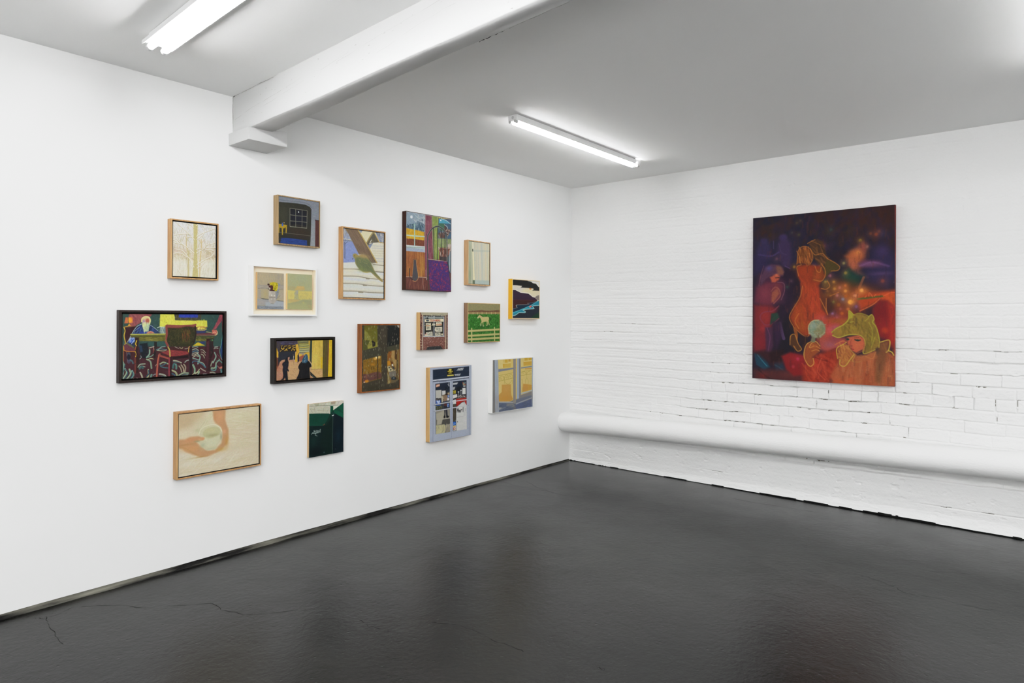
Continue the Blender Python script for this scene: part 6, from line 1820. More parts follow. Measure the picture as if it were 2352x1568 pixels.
('L','a39a30',[5403,8301,5677,8042,6143,7766,6434,7402,6463,6839,6738,7108],67,1,1,33),
('L','a0942e',[6753,7108,7130,7009,7653,7233,7431,7523],67,1,.7,33),
('L','9c902e',[7653,7233,7836,7110,7962,7397,7875,7603,8096,7930,8281,8745,8261,9236],67,1,1,33),
('L','a89a34',[5444,8514,5836,8650,6454,8452,7061,8458,7361,8684,7438,9096,7327,9514,7440,9692,8029,9408],67,1,1,33),
('L','b0a438',[6527,7612,6755,7568],58,1,.7,33),
('E','5a4a1c',[6435,7663],72,60,.8,42),
('L','a0942e',[7654,7605,7877,8179,7807,9003],50,1,.6,33),
('L','a0942e',[8026,8587,7808,9250],50,1,.6,33),
('P','b4573a',[6378,8622,7061,8474,7361,8684,7422,9014,7327,9390,6915,9654,6687,9536,6534,9332,6379,9042],75,0,1),
('B','c0643f',[6913,9111],322,344,.7),
('B','a8483a',[6571,9037],129,258,.5),
('L','2c2a24',[6836,8779,7025,8841,7152,8788],75,1,1,33),
('E','22302c',[6394,8756],97,69,1,42),
('E','22322c',[6987,8809],113,60,1,42),
('L','7a3a28',[6797,8655,7062,8624],58,1,.7,33),
('L','8f4030',[6608,8785,6533,9164,6686,9201],50,1,.8,33),
('L','96302c',[6572,9389,6763,9433],67,1,1,33),
('L','a04a34',[7438,9096,7327,9473,6991,9676],42,1,.8,33),
('P','9a5a30',[5764,9993,5839,9312,6149,9091,6457,9166,6611,9539,6915,9779,6614,10293,6155,10567,5921,10325],100,0,1),
('S',['b87a3c','7c4424','a8682f'],[5842,9990,5917,9309,6380,9211,6688,9704,6231,10395],44,242,447,100,11,.6,40),
('L','b89838',[5764,10078,5722,9400,6149,9091,6302,8960],58,1,1,33),
('L','b89a3c',[5920,10156,5922,10494,6232,10564,6537,10129,6764,9785],58,1,1,33),
('L','b0883c',[6611,9539,6840,9823,6690,10206,7143,10227,7366,9844],50,1,.8,33),
('P','a05a34',[6916,9862,7440,9759,8029,9490,8104,9897,7442,10172,6842,10283],150,0,1),
('L','b8703c',[7441,9841,7885,9988,8066,9570],58,1,.7,33),
('L','b8a03c',[8318,8908,8856,8772,8823,9381,8681,9548],67,1,1,33),
('L','c4a840',[8787,9423,9002,9537,9123,9734],67,1,1,33),
('L','a88a3c',[8535,8983,8716,9547],50,1,.7,33),
('P','7a4a2a',[8318,8949,8821,8813,8752,9465,8320,9398],116,0,.8),
('L','8a3a38',[9142,90,9170,1868,9189,6708],58,0,.7,33),
('L','b84a30',[9174,8321,9187,11627],83,0,.6,33),
('S',['2a1c2c','5c2a20','3a1e24','7a3420'],[53,117,9142,90,9187,11627,104,11694],260,-14,429,100,12,.22,10)]},
}
SPEC = {
1: {'frame': 'oak', 'inner': 'shadowgap', 'lip': 0.007, 'gap': 0.006, 'rec': 0.006, 'edge': '#cfc8b4', 'name': 'framed_painting', 'label': 'oak framed painting of a bare snow covered tree, leftmost in the upper row', 'x0': -3.486, 'x1': -3.247, 'z0': 1.4605, 'z1': 1.756, 'D': 0.04},
2: {'frame': 'greyoak', 'inner': 'shadowgap', 'lip': 0.007, 'gap': 0.0012, 'rec': 0.002, 'edge': '#2a2a26', 'name': 'framed_painting', 'label': 'oak framed painting of a dark room with a moonlit window and yellow table', 'x0': -2.917, 'x1': -2.643, 'z0': 1.68, 'z1': 1.958, 'D': 0.046},
3: {'frame': 'whiteframe', 'inner': 'cream', 'lip': 0.008, 'gap': 0, 'rec': 0.01, 'edge': '#ddbd8c', 'name': 'framed_painting', 'label': 'white box frame holding two small panels, flowers in a glass and yellow houses', 'x0': -3.063, 'x1': -2.661, 'z0': 1.279, 'z1': 1.556, 'D': 0.043},
4: {'frame': 'oak', 'inner': 'shadowgap', 'lip': 0.008, 'gap': 0.0035, 'rec': 0.005, 'edge': '#8a8272', 'name': 'framed_painting', 'label': 'oak framed painting of a plump bird before a brown post on snowy planks', 'x0': -2.483, 'x1': -2.149, 'z0': 1.3865, 'z1': 1.8295, 'D': 0.04},
5: {'frame': 'darkbrown', 'inner': None, 'lip': 0.003, 'gap': 0.0008, 'rec': 0.001, 'edge': '#3a2018', 'name': 'framed_painting', 'label': 'dark brown edged painting of a cat by a window with a patterned rocking chair', 'x0': -1.977, 'x1': -1.552, 'z0': 1.4595, 'z1': 1.989, 'D': 0.04},
6: {'frame': 'paleoak', 'inner': 'shadowgap', 'lip': 0.008, 'gap': 0.002, 'rec': 0.003, 'edge': '#b9b49c', 'name': 'framed_painting', 'label': 'small pale oak framed painting of a sheer grey green curtain', 'x0': -1.382, 'x1': -1.132, 'z0': 1.5185, 'z1': 1.853, 'D': 0.041},
7: {'frame': 'yellow', 'inner': None, 'lipmat': 'creamlip', 'lip': 0.005, 'gap': 0.0008, 'rec': 0.001, 'edge': '#1c1c1c', 'name': 'framed_painting', 'label': 'yellow sided painting of a blue river under a black cloud', 'x0': -0.872, 'x1': -0.515, 'z0': 1.269, 'z1': 1.589, 'D': 0.044},
8: {'frame': 'espresso', 'inner': 'shadowgap', 'lip': 0.011, 'gap': 0.008, 'rec': 0.007, 'edge': '#8f9a90', 'name': 'framed_painting', 'label': 'dark brown framed painting of a white bearded man at a dining table', 'x0': -3.713, 'x1': -3.2, 'z0': 0.9575, 'z1': 1.3015, 'D': 0.034},
9: {'frame': 'black', 'inner': 'shadowgap', 'lip': 0.012, 'gap': 0.006, 'rec': 0.006, 'edge': '#5a4a30', 'name': 'framed_painting', 'label': 'black framed painting of two dark figures in a yellow lit street', 'x0': -2.933, 'x1': -2.533, 'z0': 0.8975, 'z1': 1.1545, 'D': 0.044},
10: {'frame': 'teak', 'inner': 'shadowgap', 'lip': 0.008, 'gap': 0.0015, 'rec': 0.002, 'edge': '#3a3428', 'name': 'framed_painting', 'label': 'reddish brown framed painting of lit apartment windows seen through rain', 'x0': -2.34, 'x1': -2.021, 'z0': 0.7965, 'z1': 1.2315, 'D': 0.04},
11: {'frame': None, 'cradle': 'birch', 'edge': '#c69c5e', 'name': 'panel_painting', 'label': 'unframed panel painting of a brick shopfront window with a red CLEANERS sign', 'x0': -1.848, 'x1': -1.584, 'z0': 1.0505, 'z1': 1.3105, 'D': 0.04},
12: {'frame': 'walnut', 'inner': None, 'lipmat': 'honeylip', 'lip': 0.0045, 'gap': 0.0008, 'rec': 0.003, 'edge': '#6b6a48', 'name': 'framed_painting', 'label': 'walnut framed painting of a pale horse in a fenced green paddock', 'x0': -1.381, 'x1': -1.015, 'z0': 1.0895, 'z1': 1.386, 'D': 0.041},
13: {'frame': 'oak', 'inner': 'shadowgap', 'lip': 0.008, 'gap': 0.0045, 'rec': 0.005, 'edge': '#d8ceb8', 'name': 'framed_painting', 'label': 'oak framed painting of hands holding a pale bowl, lowest and farthest left', 'x0': -3.455, 'x1': -3.006, 'z0': 0.458, 'z1': 0.7955, 'D': 0.042},
14: {'frame': None, 'cradle': 'birch', 'edge': '#cfc4ac', 'name': 'panel_painting', 'label': 'unframed dark green panel painting with white graffiti and a strip of pale stone on top', 'x0': -2.695, 'x1': -2.454, 'z0': 0.445, 'z1': 0.7605, 'D': 0.02},
15: {'frame': None, 'cradle': 'birch', 'edge': '#b9b4a8', 'name': 'panel_painting', 'label': 'unframed panel painting of grey blue glass shop doors with a red and white poster', 'x0': -1.757, 'x1': -1.342, 'z0': 0.4055, 'z1': 0.9245, 'D': 0.044},
16: {'frame': 'whiteframe', 'inner': None, 'lip': 0.003, 'gap': 0.0006, 'rec': 0.0008, 'edge': '#d8d8d4', 'name': 'framed_painting', 'label': 'thin white framed painting of a grey window with yellow balcony beyond', 'x0': -1.108, 'x1': -0.599, 'z0': 0.538, 'z1': 0.952, 'D': 0.045},
}
GROUP = 'small paintings hung on the white left wall'
def hang(k):
    s = SPEC[k]; W = s['x1']-s['x0']; Hh = s['z1']-s['z0']; D = s['D']
    t = thing(s['name'], s['label'], 'painting', (s['x0'], 0, s['z0']), GROUP)
    if s['frame']:
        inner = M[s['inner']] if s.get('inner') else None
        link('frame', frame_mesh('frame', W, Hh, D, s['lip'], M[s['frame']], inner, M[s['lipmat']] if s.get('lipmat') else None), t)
        ins = s['lip']+s['gap']
    else:
        ins = 0
    if k == 3:
        bm = bmesh.new(); l = s['lip']; box(bm, l+.0003, W-l-.0003, -.010, -.0012, l+.0003, Hh-l-.0003)
        link('backing_board', bm_mesh('backing_board', bm, M['cream']), t)
        for kk in (3, '3b'):
            a = ART[kk]; r = a['rect']
            me = canvas_mesh('panel', r[1]-r[0], r[3]-r[2], .018, a['n'][0], a['n'][1], a['ops'], a['noise'], 31 if kk == 3 else 32, '#ddbd8c')
            o = link('painted_panel', me, t, (r[0]-s['x0'], -.0104, r[2]-s['z0']))
            o['label'] = 'painted panel of yellow and dark red flowers in a glass' if kk == 3 else 'painted panel of hazy yellow houses'
        return t
    a = ART[k]
    if s['frame']:
        if s['gap'] > .002:
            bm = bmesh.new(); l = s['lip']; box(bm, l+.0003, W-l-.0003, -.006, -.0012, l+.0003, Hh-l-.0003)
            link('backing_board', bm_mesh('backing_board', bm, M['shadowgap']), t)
        y0 = -.0065; th = D-s['rec']-.0065
        link('canvas', canvas_mesh('canvas', W-2*ins, Hh-2*ins, th, a['n'][0], a['n'][1], a['ops'], a['noise'], 40+k, s['edge']), t, (ins, y0, ins))
    else:
        # unframed panel: painted skin on a wooden cradle
        bm = bmesh.new(); box(bm, 0.0004, W-.0004, -D+.003, -.0012, 0.0004, Hh-.0004, .0008)
        c = link('wooden_cradle', bm_mesh('wooden_cradle', bm, M[s['cradle']]), t)
        link('painted_panel', canvas_mesh('painted_panel', W, Hh, .0028, a['n'][0], a['n'][1], a['ops'], a['noise'], 40+k, s['edge']), t, (0, -D+.0028, 0))
    return t
for k in range(1, 17): hang(k)
# the large unframed canvas on the brick wall
BX = -.017
t = thing('canvas_painting', 'large unframed red and dark blue night scene alone on the white brick wall', 'painting', (BX, BIG[0], BIG[2]))
Wb, Hb = BIG[0]-BIG[1], BIG[3]-BIG[2]
bm = bmesh.new(); box(bm, -.026, 0, -Wb+.0005, -.0005, .0005, Hb-.0005, .001)
link('stretcher', bm_mesh('stretcher', bm, M['maroon']), t)
a = ART[17]
link('canvas', canvas_mesh('canvas', Wb, Hb, .0035, a['n'][0], a['n'][1], a['ops'], a['noise'], 77, '#6a241c', 'x'), t, (-.0263, 0, 0))

# ------------------------------------------------------------------ room shell
XB, YF = -8.2, -6.6           # far ends of the room behind the camera
# plaster wall, its lower edge cut a little above the floor
def left_wall():
    xs = np.concatenate([np.linspace(XB, -5.2, 8)[:-1], np.linspace(-5.2, .0, 400)])
    zb = .0105+.003*fbm(xs*1.7, xs*0+3, 5, 3)+.0085*sstep(-.6, -3.2, xs)
    zs = np.linspace(0, 1, 12); X, T = np.meshgrid(xs, zs)
    Z = zb[None, :]*(1-T)+H*T
    Y = .0008*fbm(X*.9, Z*.9, 8, 2)*0
    n = len(xs)
    V = np.stack([X, Y, Z], -1).reshape(-1, 3); Q = grid_quads(n, 12)
    # underside of the board
    V2 = np.stack([xs, np.full(n, .03), zb], -1); i = np.arange(n-1)
    Q2 = np.stack([i, i+1, i+1+len(V), i+len(V)], -1)
    V3 = np.array([[XB, .12, 0], [.3, .12, 0], [.3, .12, H], [XB, .12, H]])
    Q3 = np.array([[0, 1, 2, 3]])+len(V)+n
    return np_mesh('wall_left', np.vstack([V, V2, V3]), np.vstack([Q[:, ::-1], Q2, Q3]), None, False, [M['plaster']])
struct('wall_left', left_wall(), 'smooth white plaster wall on the left, hung with many small paintings', 'wall')
def base_strip():
    xs = np.linspace(XB, .02, 500); n = len(xs)
    y0 = .004+.002*fbm(xs*4, xs*0, 3, 3)
    prof = [(y0*0+.03, xs*0+.03), (y0, xs*0+.03), (y0-.001, xs*0+.012), (y0-.004-.004*np.abs(fbm(xs*9, xs*0+5, 4, 3)), xs*0+.004+.003*np.abs(fbm(xs*13, xs*0, 6, 3))), (y0-.012-.006*np.abs(fbm(xs*6, xs*0, 9, 3)), xs*0-.004)]
    V = np.concatenate([np.stack([xs, a_, z_], -1) for a_, z_ in prof])
    Q = np.concatenate([grid_quads(n, 2, j*n) for j in range(len(prof)-1)])
    return np_mesh('baseboard_left', V, Q, None, True, [M['edge']])
struct('baseboard_left', base_strip(), 'ragged dark concrete strip under the left plaster wall', 'baseboard')

# painted brick wall as real relief
def brick_relief(y, z):
    """height (towards the room) of the painted brick face, metres"""
    yy = -y; ch = .0722
    zz = z+.012*fbm(yy*.7, z*.4, 60, 2)+.004*fbm(yy*5, z*3, 61, 2)
    row = np.floor(zz/ch); fz = zz/ch-row
    rs = np.random.RandomState(4); off = rs.rand(64); hd = (np.arange(64) % 6 == 2)
    ri = (row.astype(int)+4) % 64
    Lr = np.where(hd[ri], .104, .208)
    u = yy/Lr+off[ri]+.10*vnoise(row*3.1, yy*2.3, 8)+.02*fbm(yy*9, z*9, 12, 2)
    col = np.floor(u); fu = u-col
    dh = np.minimum(fz, 1-fz)*ch; dv = np.minimum(fu, 1-fu)*Lr
    dh = dh+.0022*fbm(yy*26, z*26, 21, 3); dv = dv+.0028*fbm(yy*22, z*22, 25, 3)
    # per brick random stand-out and tilt
    rid = (row*131+col*17)
    r1 = vnoise(rid*.37+.5, rid*.11+.5, 71); r2 = vnoise(rid*.23+9.5, rid*.31+.5, 72); r3 = vnoise(rid*.41+2.5, rid*.19+7.5, 73)
    low = sstep(2.02, 1.0, z); low2 = sstep(1.5, .75, z)
    right = sstep(.25, 1.9, yy)
    upper = .16+.20*fbm(yy*1.1, z*1.4, 31, 2)
    patch = .62+.7*fbm(yy*1.3, z*2.4, 33, 3)
    S = np.clip((upper+low*.65+low2*.35)*(.50+.6*right)*np.clip(patch, .25, 1.1), .05, 1.15)
    runs = np.clip(.55+1.1*fbm(yy*1.6+row*5.3, row*7.7, 41, 2), .12, 1.15)     # joints come and go along a course
    jit = .0045*fbm(yy*13, z*15, 23, 3)
    upd = fz*ch+jit+.0015*fbm(yy*40, z*40, 24, 2); dnd = (1-fz)*ch-jit+.0015*fbm(yy*40, z*40, 26, 2)
    wj = .011+.006*fbm(yy*4, row*3.3, 27, 2)
    gh = np.maximum(1-sstep(.0, .0032, upd), 1-sstep(.0, wj, dnd))*runs
    gv = (1-sstep(.001, .0055, dv))*np.clip(.25+1.4*vnoise(rid*.7+.5, row*.3, 44), 0, 1)*(.1+.9*right)*(.35+.65*low2)
    groove = np.maximum(gh, gv)
    h = -.016*groove*S
    h = h+S*(.0024*r1*(.25+.75*right)+.0046*r2*(.5-fz)*(.4+.6*right)+.0012*r3*(fu-.5))*(1-groove*.5)
    # long trowelled ridges near the corner and under the ceiling
    h = h+(.0022*(1-right)*low+.0007)*fbm(yy*1.5, z*34, 51, 3)
    h = h+.0024*fbm(yy*11, z*16, 53, 4)*np.clip(S+.25, 0, 1)+.0009*fbm(yy*34, z*44, 55, 3)*np.clip(S+.15, 0, 1)
    # paint clots in the joints
    cl = np.clip(fbm(yy*17, z*26, 57, 3)-.22, 0, 1)
    h = h+.010*cl*S*sstep(.012, .002, dh)
    # smooth render below the pipe
    edge = .262+.010*fbm(yy*2.2, yy*0+.3, 81, 3)+.004*fbm(yy*11, yy*0, 83, 2)-.02*sstep(.6, 0, yy)
    h = h-.010*sstep(.44, .33, z)
    k = sstep(edge+.003, edge-.003, z)
    crk = np.clip(.2+1.6*fbm(yy*1.7, yy*0, 88, 3), 0, 1)*(1-sstep(.001, .004, np.abs(z-(.105+.012*fbm(yy*1.3, yy*0, 89, 3)))))
    pit = np.clip(fbm(yy*21, z*34, 91, 3)-.42, 0, 1)
    ren = .006+.0016*fbm(yy*1.4, z*22, 85, 3)+.0008*fbm(yy*20, z*30, 87, 3)-.006*crk-.012*pit
    h = h*1.45
    h = h*(1-k)+k*ren*1.3
    hole = ((groove*S > .42) & (fbm(yy*19, z*44, 95, 3) > .36) & (k < .5)) | ((crk > .55) & (k > .5) & (fbm(yy*15, z*30, 93, 2) > .12) & (yy > .5))
    return h, hole
def right_wall():
    ys = np.concatenate([np.linspace(.06, -3.75, 900), np.linspace(-3.75, YF, 90)[1:]])
    zs = np.concatenate([np.linspace(-.01, 1.6, 470), np.linspace(1.6, H, 140)[1:]])
    Yg, Z = np.meshgrid(ys, zs)
    h, hole = brick_relief(Yg, Z)
    V = np.stack([-h, Yg, Z], -1).reshape(-1, 3); Q = grid_quads(len(ys), len(zs))
    nv = len(V); V3 = np.array([[.3, .06, 0], [.3, YF, 0], [.3, YF, H], [.3, .06, H]])
    mi = np.append(hole.ravel()[Q[:, 0]].astype(np.int32), 0)
    return np_mesh('wall_right', np.vstack([V, V3]), np.vstack([Q[:, ::-1], [[nv, nv+1, nv+2, nv+3]]]), None, True, [M['brick'], M['chip']], mi)
struct('wall_right', right_wall(), 'white painted brick wall on the right behind the pipe', 'wall')
def base_right():
    ys = np.linspace(.0, YF, 900); n = len(ys); yy = -ys
    top = .052+.022*sstep(.2, 2.6, yy)+.008*fbm(yy*1.6, yy*0, 90, 3)
    pr = .020+.014*sstep(.2, 2.6, yy)+.006*fbm(yy*2.1, yy*0+2, 92, 3)
    wob = .004*fbm(yy*11, yy*0+4, 94, 3)
    rows = []
    NR = 18
    for k_ in range(NR):
        t_ = k_/(NR-1)
        x = -(.004+pr*t_**1.5+wob*t_+.0022*fbm(yy*24, yy*0+t_*9, 96, 2)*min(1, 4*t_)); z = top*(1-t_)-.004*t_
        rows.append(np.stack([x, ys, z+.003*fbm(yy*15, yy*0+t_*5, 97, 2)*t_*(1-t_)*4], -1))
    V = np.concatenate(rows); Q = np.concatenate([grid_quads(n, 2, j*n) for j in range(NR-1)])
    blk = .0005+.0075*np.clip(fbm(yy*3.1, yy*0, 98, 4)+.10, 0, 1)+.006*np.clip(fbm(yy*19, yy*0, 99, 3)-.1, 0, 1)
    zc = V[Q].mean(1)[:, 2]; yc = -V[Q].mean(1)[:, 1]
    mi = (zc < np.interp(yc, yy, blk)).astype(np.int32)
    return np_mesh('baseboard_right', V, Q, None, True, [M['brick'], M['fcrack']], mi)
struct('baseboard_right', base_right(), 'lumpy white sloped skirting at the foot of the brick wall', 'baseboard')
# black ragged paint line along that skirting belongs to the floor mesh below

def floor():
    def zat(x, y): return -.004+.0026*fbm(x*.9, y*.9, 101, 2)+.0006*fbm(x*5, y*5, 103, 2)+.00025*fbm(x*19, y*19, 105, 2)
    xs = np.concatenate([np.linspace(XB, -4.9, 20)[:-1], np.linspace(-4.9, .05, 400)])
    ys = np.concatenate([np.linspace(YF, -4.2, 16)[:-1], np.linspace(-4.2, .04, 340)])
    X, Y = np.meshgrid(xs, ys)
    Z = zat(X, Y)
    V = np.stack([X, Y, Z], -1).reshape(-1, 3); Q = grid_quads(len(xs), len(ys)); parts = [(V, Q, 0)]
    def ribbon(pts, w, seed):
        p = catmull(pts, k=14); s_ = np.arange(len(p))
        d = np.gradient(p, axis=0); nn = np.stack([-d[:, 1], d[:, 0]], -1); nn /= np.linalg.norm(nn, axis=1)[:, None]+1e-9
        p = p+nn*(.012*fbm(s_*.21, s_*0, seed, 3))[:, None]
        ww = w*np.clip(.65+.8*fbm(s_*.4, s_*0, seed+3, 2), .15, 1.3)
        ww[0] = ww[-1] = .0003
        a_ = p+nn*ww[:, None]/2; b_ = p-nn*ww[:, None]/2
        P_ = np.concatenate([a_, b_]); zz = zat(P_[:, 0], P_[:, 1])+.0009
        parts.append((np.column_stack([P_, zz]), grid_quads(len(p), 2), 1))
    for pts, w, sd in CRACKS: ribbon(np.array(pts), w, sd)
    VV, QQ, MI, b0 = [], [], [], 0
    for v, q, mi in parts:
        VV.append(v); QQ.append(q+b0); MI += [mi]*len(q); b0 += len(v)
    me = np_mesh('floor', np.vstack(VV), np.vstack(QQ), None, True, [M['floor'], M['fcrack']], MI)
    return me
CRACKS = [
([(-3.888, -0.110), (-3.779, -0.218), (-3.705, -0.341), (-3.507, -0.515), (-3.494, -0.624), (-3.449, -0.749), (-3.361, -0.814), (-3.256, -0.892)], 0.00175, 1),
([(-4.014, -0.109), (-4.031, -0.241), (-4.044, -0.443)], 0.0015, 2),
([(-3.171, -1.142), (-3.172, -1.258), (-3.153, -1.328)], 0.0015, 3),
([(-3.005, -1.369), (-2.947, -1.470), (-2.920, -1.584), (-2.932, -1.739), (-2.920, -1.840)], 0.00175, 4),
([(-1.001, 0.010), (-1.033, -0.241), (-0.999, -0.495)], 0.0015, 5),
([(-4.061, -0.089), (-4.009, -0.125), (-3.913, -0.100)], 0.00125, 6),
([(-1.237, -2.612), (-1.265, -2.703), (-1.292, -2.791), (-1.337, -2.851), (-1.309, -2.974), (-1.321, -3.080), (-1.295, -3.208)], 0.0015, 7),
([(-0.270, -1.548), (-0.284, -1.783), (-0.250, -2.056), (-0.241, -2.214)], 0.0015, 8),
([(-0.841, -0.129), (-0.989, -0.455), (-1.008, -0.701)], 0.0015, 9),
([(-0.965, -2.886), (-0.873, -3.056), (-0.889, -3.259)], 0.001, 10),
([(-2.824, -2.102), (-2.840, -2.140), (-2.823, -2.115)], 0.002, 11),
]
fl = struct('floor', floor(), 'glossy black painted concrete floor with hairline cracks', 'floor')

def ceiling():
    xs = np.linspace(XB, .3, 60); ys = np.linspace(YF, .12, 50); X, Y = np.meshgrid(xs, ys)
    Z = H+.000*X
    V = np.stack([X, Y, Z], -1).reshape(-1, 3)
    V = np.vstack([V, V+np.array([0, 0, .1])]); q = grid_quads(60, 50)
    return np_mesh('ceiling', V, np.vstack([q, q+3000]), None, True, [M['ceiling']])
struct('ceiling', ceiling(), 'flat white ceiling above the gallery', 'ceiling')
for nm, (x0, x1, y0, y1) in (('wall_back', (XB-.1, XB, YF-.1, .12)), ('wall_front', (XB, .3, YF-.1, YF))):
    bm = bmesh.new(); box(bm, x0, x1, y0, y1, 0, H)
    struct(nm, bm_mesh(nm, bm, M['plaster']), 'plain white wall behind the viewer' if nm == 'wall_back' else 'plain white wall opposite the small paintings', 'wall')

# old timber beam boxed in white paint, running from the left wall over the viewer
def beam():
    ys = np.linspace(.0, YF, 260); n = len(ys)
    w1 = .004*fbm(ys*1.2, ys*0, 111, 3); w2 = .004*fbm(ys*1.5, ys*0, 113, 3); w3 = .003*fbm(ys*5, ys*0, 115, 3)
    xf = -3.155+.042*ys+w1; xb = np.where(ys > -2.2, -3.022+.066*ys, -3.167+.042*(ys+2.2)); zb = 2.247-.010*ys+w2
    c = .005+.003*np.abs(w3)/.003
    prof = [(xf, ys*0+H+.01), (xf-.002+w3, ys*0+(H+zb)/2+.03), (xf+.003*fbm(ys*2, ys*0, 117, 2), zb+.03), (xf+.001, zb+c*.6), (xf+c*.5, zb), ((xf+xb)/2, zb-.002+w3*.5), (xb-.008, zb), (xb, zb+.009), (xb, ys*0+H+.01)]
    V = np.concatenate([np.stack([a_, ys, z_], -1) for a_, z_ in prof])
    Q = np.concatenate([grid_quads(n, 2, j*n) for j in range(len(prof)-1)])
    # thin paint cracks on the face
    VV = [V]; QQ = [Q]; MI = [0]*len(Q); b0 = len(V)
    def xface(y): return -3.155+.042*y-.0035
    for pts, w, mi in BEAMCR:
        p = catmull(np.array(pts), k=12); s_ = np.arange(len(p))
        d = np.gradient(p, axis=0); nn = np.stack([-d[:, 1], d[:, 0]], -1); nn /= np.linalg.norm(nn, axis=1)[:, None]+1e-9
        p = p+nn*(.004*fbm(s_*.3, s_*0, 121+len(MI) % 7, 3))[:, None]
        ww = w*np.clip(.5+1.0*fbm(s_*.5, s_*0, 123, 2), .05, 1.3)
        def pt(q): return np.stack([-3.155+.042*q[:, 0]+np.interp(-q[:, 0], -ys, w1)-.0030, q[:, 0], q[:, 1]], -1)
        VV.append(np.concatenate([pt(p+nn*ww[:, None]/2), pt(p-nn*ww[:, None]/2)])); QQ.append(grid_quads(len(p), 2, b0)); MI += [mi]*(len(p)-1); b0 += 2*len(p)
    # cracks along the far lower edge, seen from below
    for y0, y1, w, mi in ((-.24, -.47, .0012, 2), (-.75, -1.5, .0012, 2), (-1.80, -1.93, .004, 1), (-1.95, -2.3, .0016, 2)):
        yy = np.linspace(y0, y1, 40); s_ = np.arange(40)
        x = np.interp(-yy, -ys, xb)-.010+.003*fbm(s_*.2, s_*0, 141, 3); z = np.interp(-yy, -ys, zb)-.0032
        ww = w*np.clip(.6+.9*fbm(s_*.4, s_*0, 143, 2), .05, 1.2)
        VV.append(np.concatenate([np.stack([x+ww/2, yy, z], -1), np.stack([x-ww/2, yy, z], -1)])); QQ.append(grid_quads(40, 2, b0)); MI += [mi]*39; b0 += 80
    return np_mesh('trim_1', np.vstack(VV), np.vstack(QQ), None, True, [M['beam'], M['crack'], M['faint']], MI)
BEAMCR = [([(-.03, 2.32), (-.25, 2.345), (-.5, 2.36), (-.8, 2.385)], .0011, 2), ([(-.35, 2.325), (-.7, 2.355), (-1.1, 2.39)], .0009, 2), ([(-.02, 2.446), (-.2, 2.446), (-.45, 2.447)], .0022, 2),
          ([(-1.0, 2.37), (-1.4, 2.40), (-1.9, 2.43)], .0010, 2), ([(-1.3, 2.33), (-1.6, 2.37), (-1.9, 2.385)], .0009, 2), ([(-.006, 2.447), (-.006, 2.38), (-.008, 2.31), (-.006, 2.262)], .0024, 1), ([(-.01, 2.446), (-.03, 2.447)], .005, 1)]
for i_ in range(34):
    r_ = random.Random(i_); y_ = -r_.uniform(.1, 2.1); z_ = r_.uniform(2.275, 2.435); BEAMCR.append(([(y_, z_), (y_-r_.uniform(.003, .012), z_+r_.uniform(-.002, .004))], r_.uniform(.0012, .003), 2))
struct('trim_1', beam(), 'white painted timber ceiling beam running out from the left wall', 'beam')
def corbel():
    bm = bmesh.new(); box(bm, -3.178, -2.960, -.211, .001, 2.184, 2.268, .0025)
    for v in bm.verts:
        if v.co.x < -3.1 and v.co.z > 2.25: v.co.z = min(v.co.z, 2.247)
        v.co.x += .002*math.sin(v.co.z*70+v.co.y*31)
    return bm_mesh('trim_2', bm, [M['beam']])
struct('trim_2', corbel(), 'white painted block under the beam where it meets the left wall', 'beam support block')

# ------------------------------------------------------------------ steam pipe
def pipe():
    ys = np.linspace(-.0005, YF+.02, 700); n = len(ys); m_ = 64; r = .0845
    th = np.linspace(0, 2*np.pi, m_, endpoint=False)
    Yg, T = np.meshgrid(ys, th)
    rr = r*(1-.10*np.exp(-((Yg+.004)/.010)**2))+.0011*fbm(Yg*3, T*2, 131, 3)*np.minimum(1, np.abs(np.sin(T/2)))+.0006*fbm(Yg*40, np.cos(T)*9, 133, 3)
    cz = .3565-.0236*Yg
    X = -.1165+rr*np.cos(T); Z = cz+rr*np.sin(T)
    V = np.stack([X, Yg, Z], -1).reshape(-1, 3)
    q = grid_quads(n, m_); i = np.arange(n-1); a0 = (m_-1)*n
    q2 = np.stack([a0+i, i, i+1, a0+i+1], -1)
    return np_mesh('pipe', V, np.vstack([q, q2]), None, True, [M['pipe']])
tag(link('pipe', pipe()), 'thick white painted pipe running low along the brick wall', 'pipe')

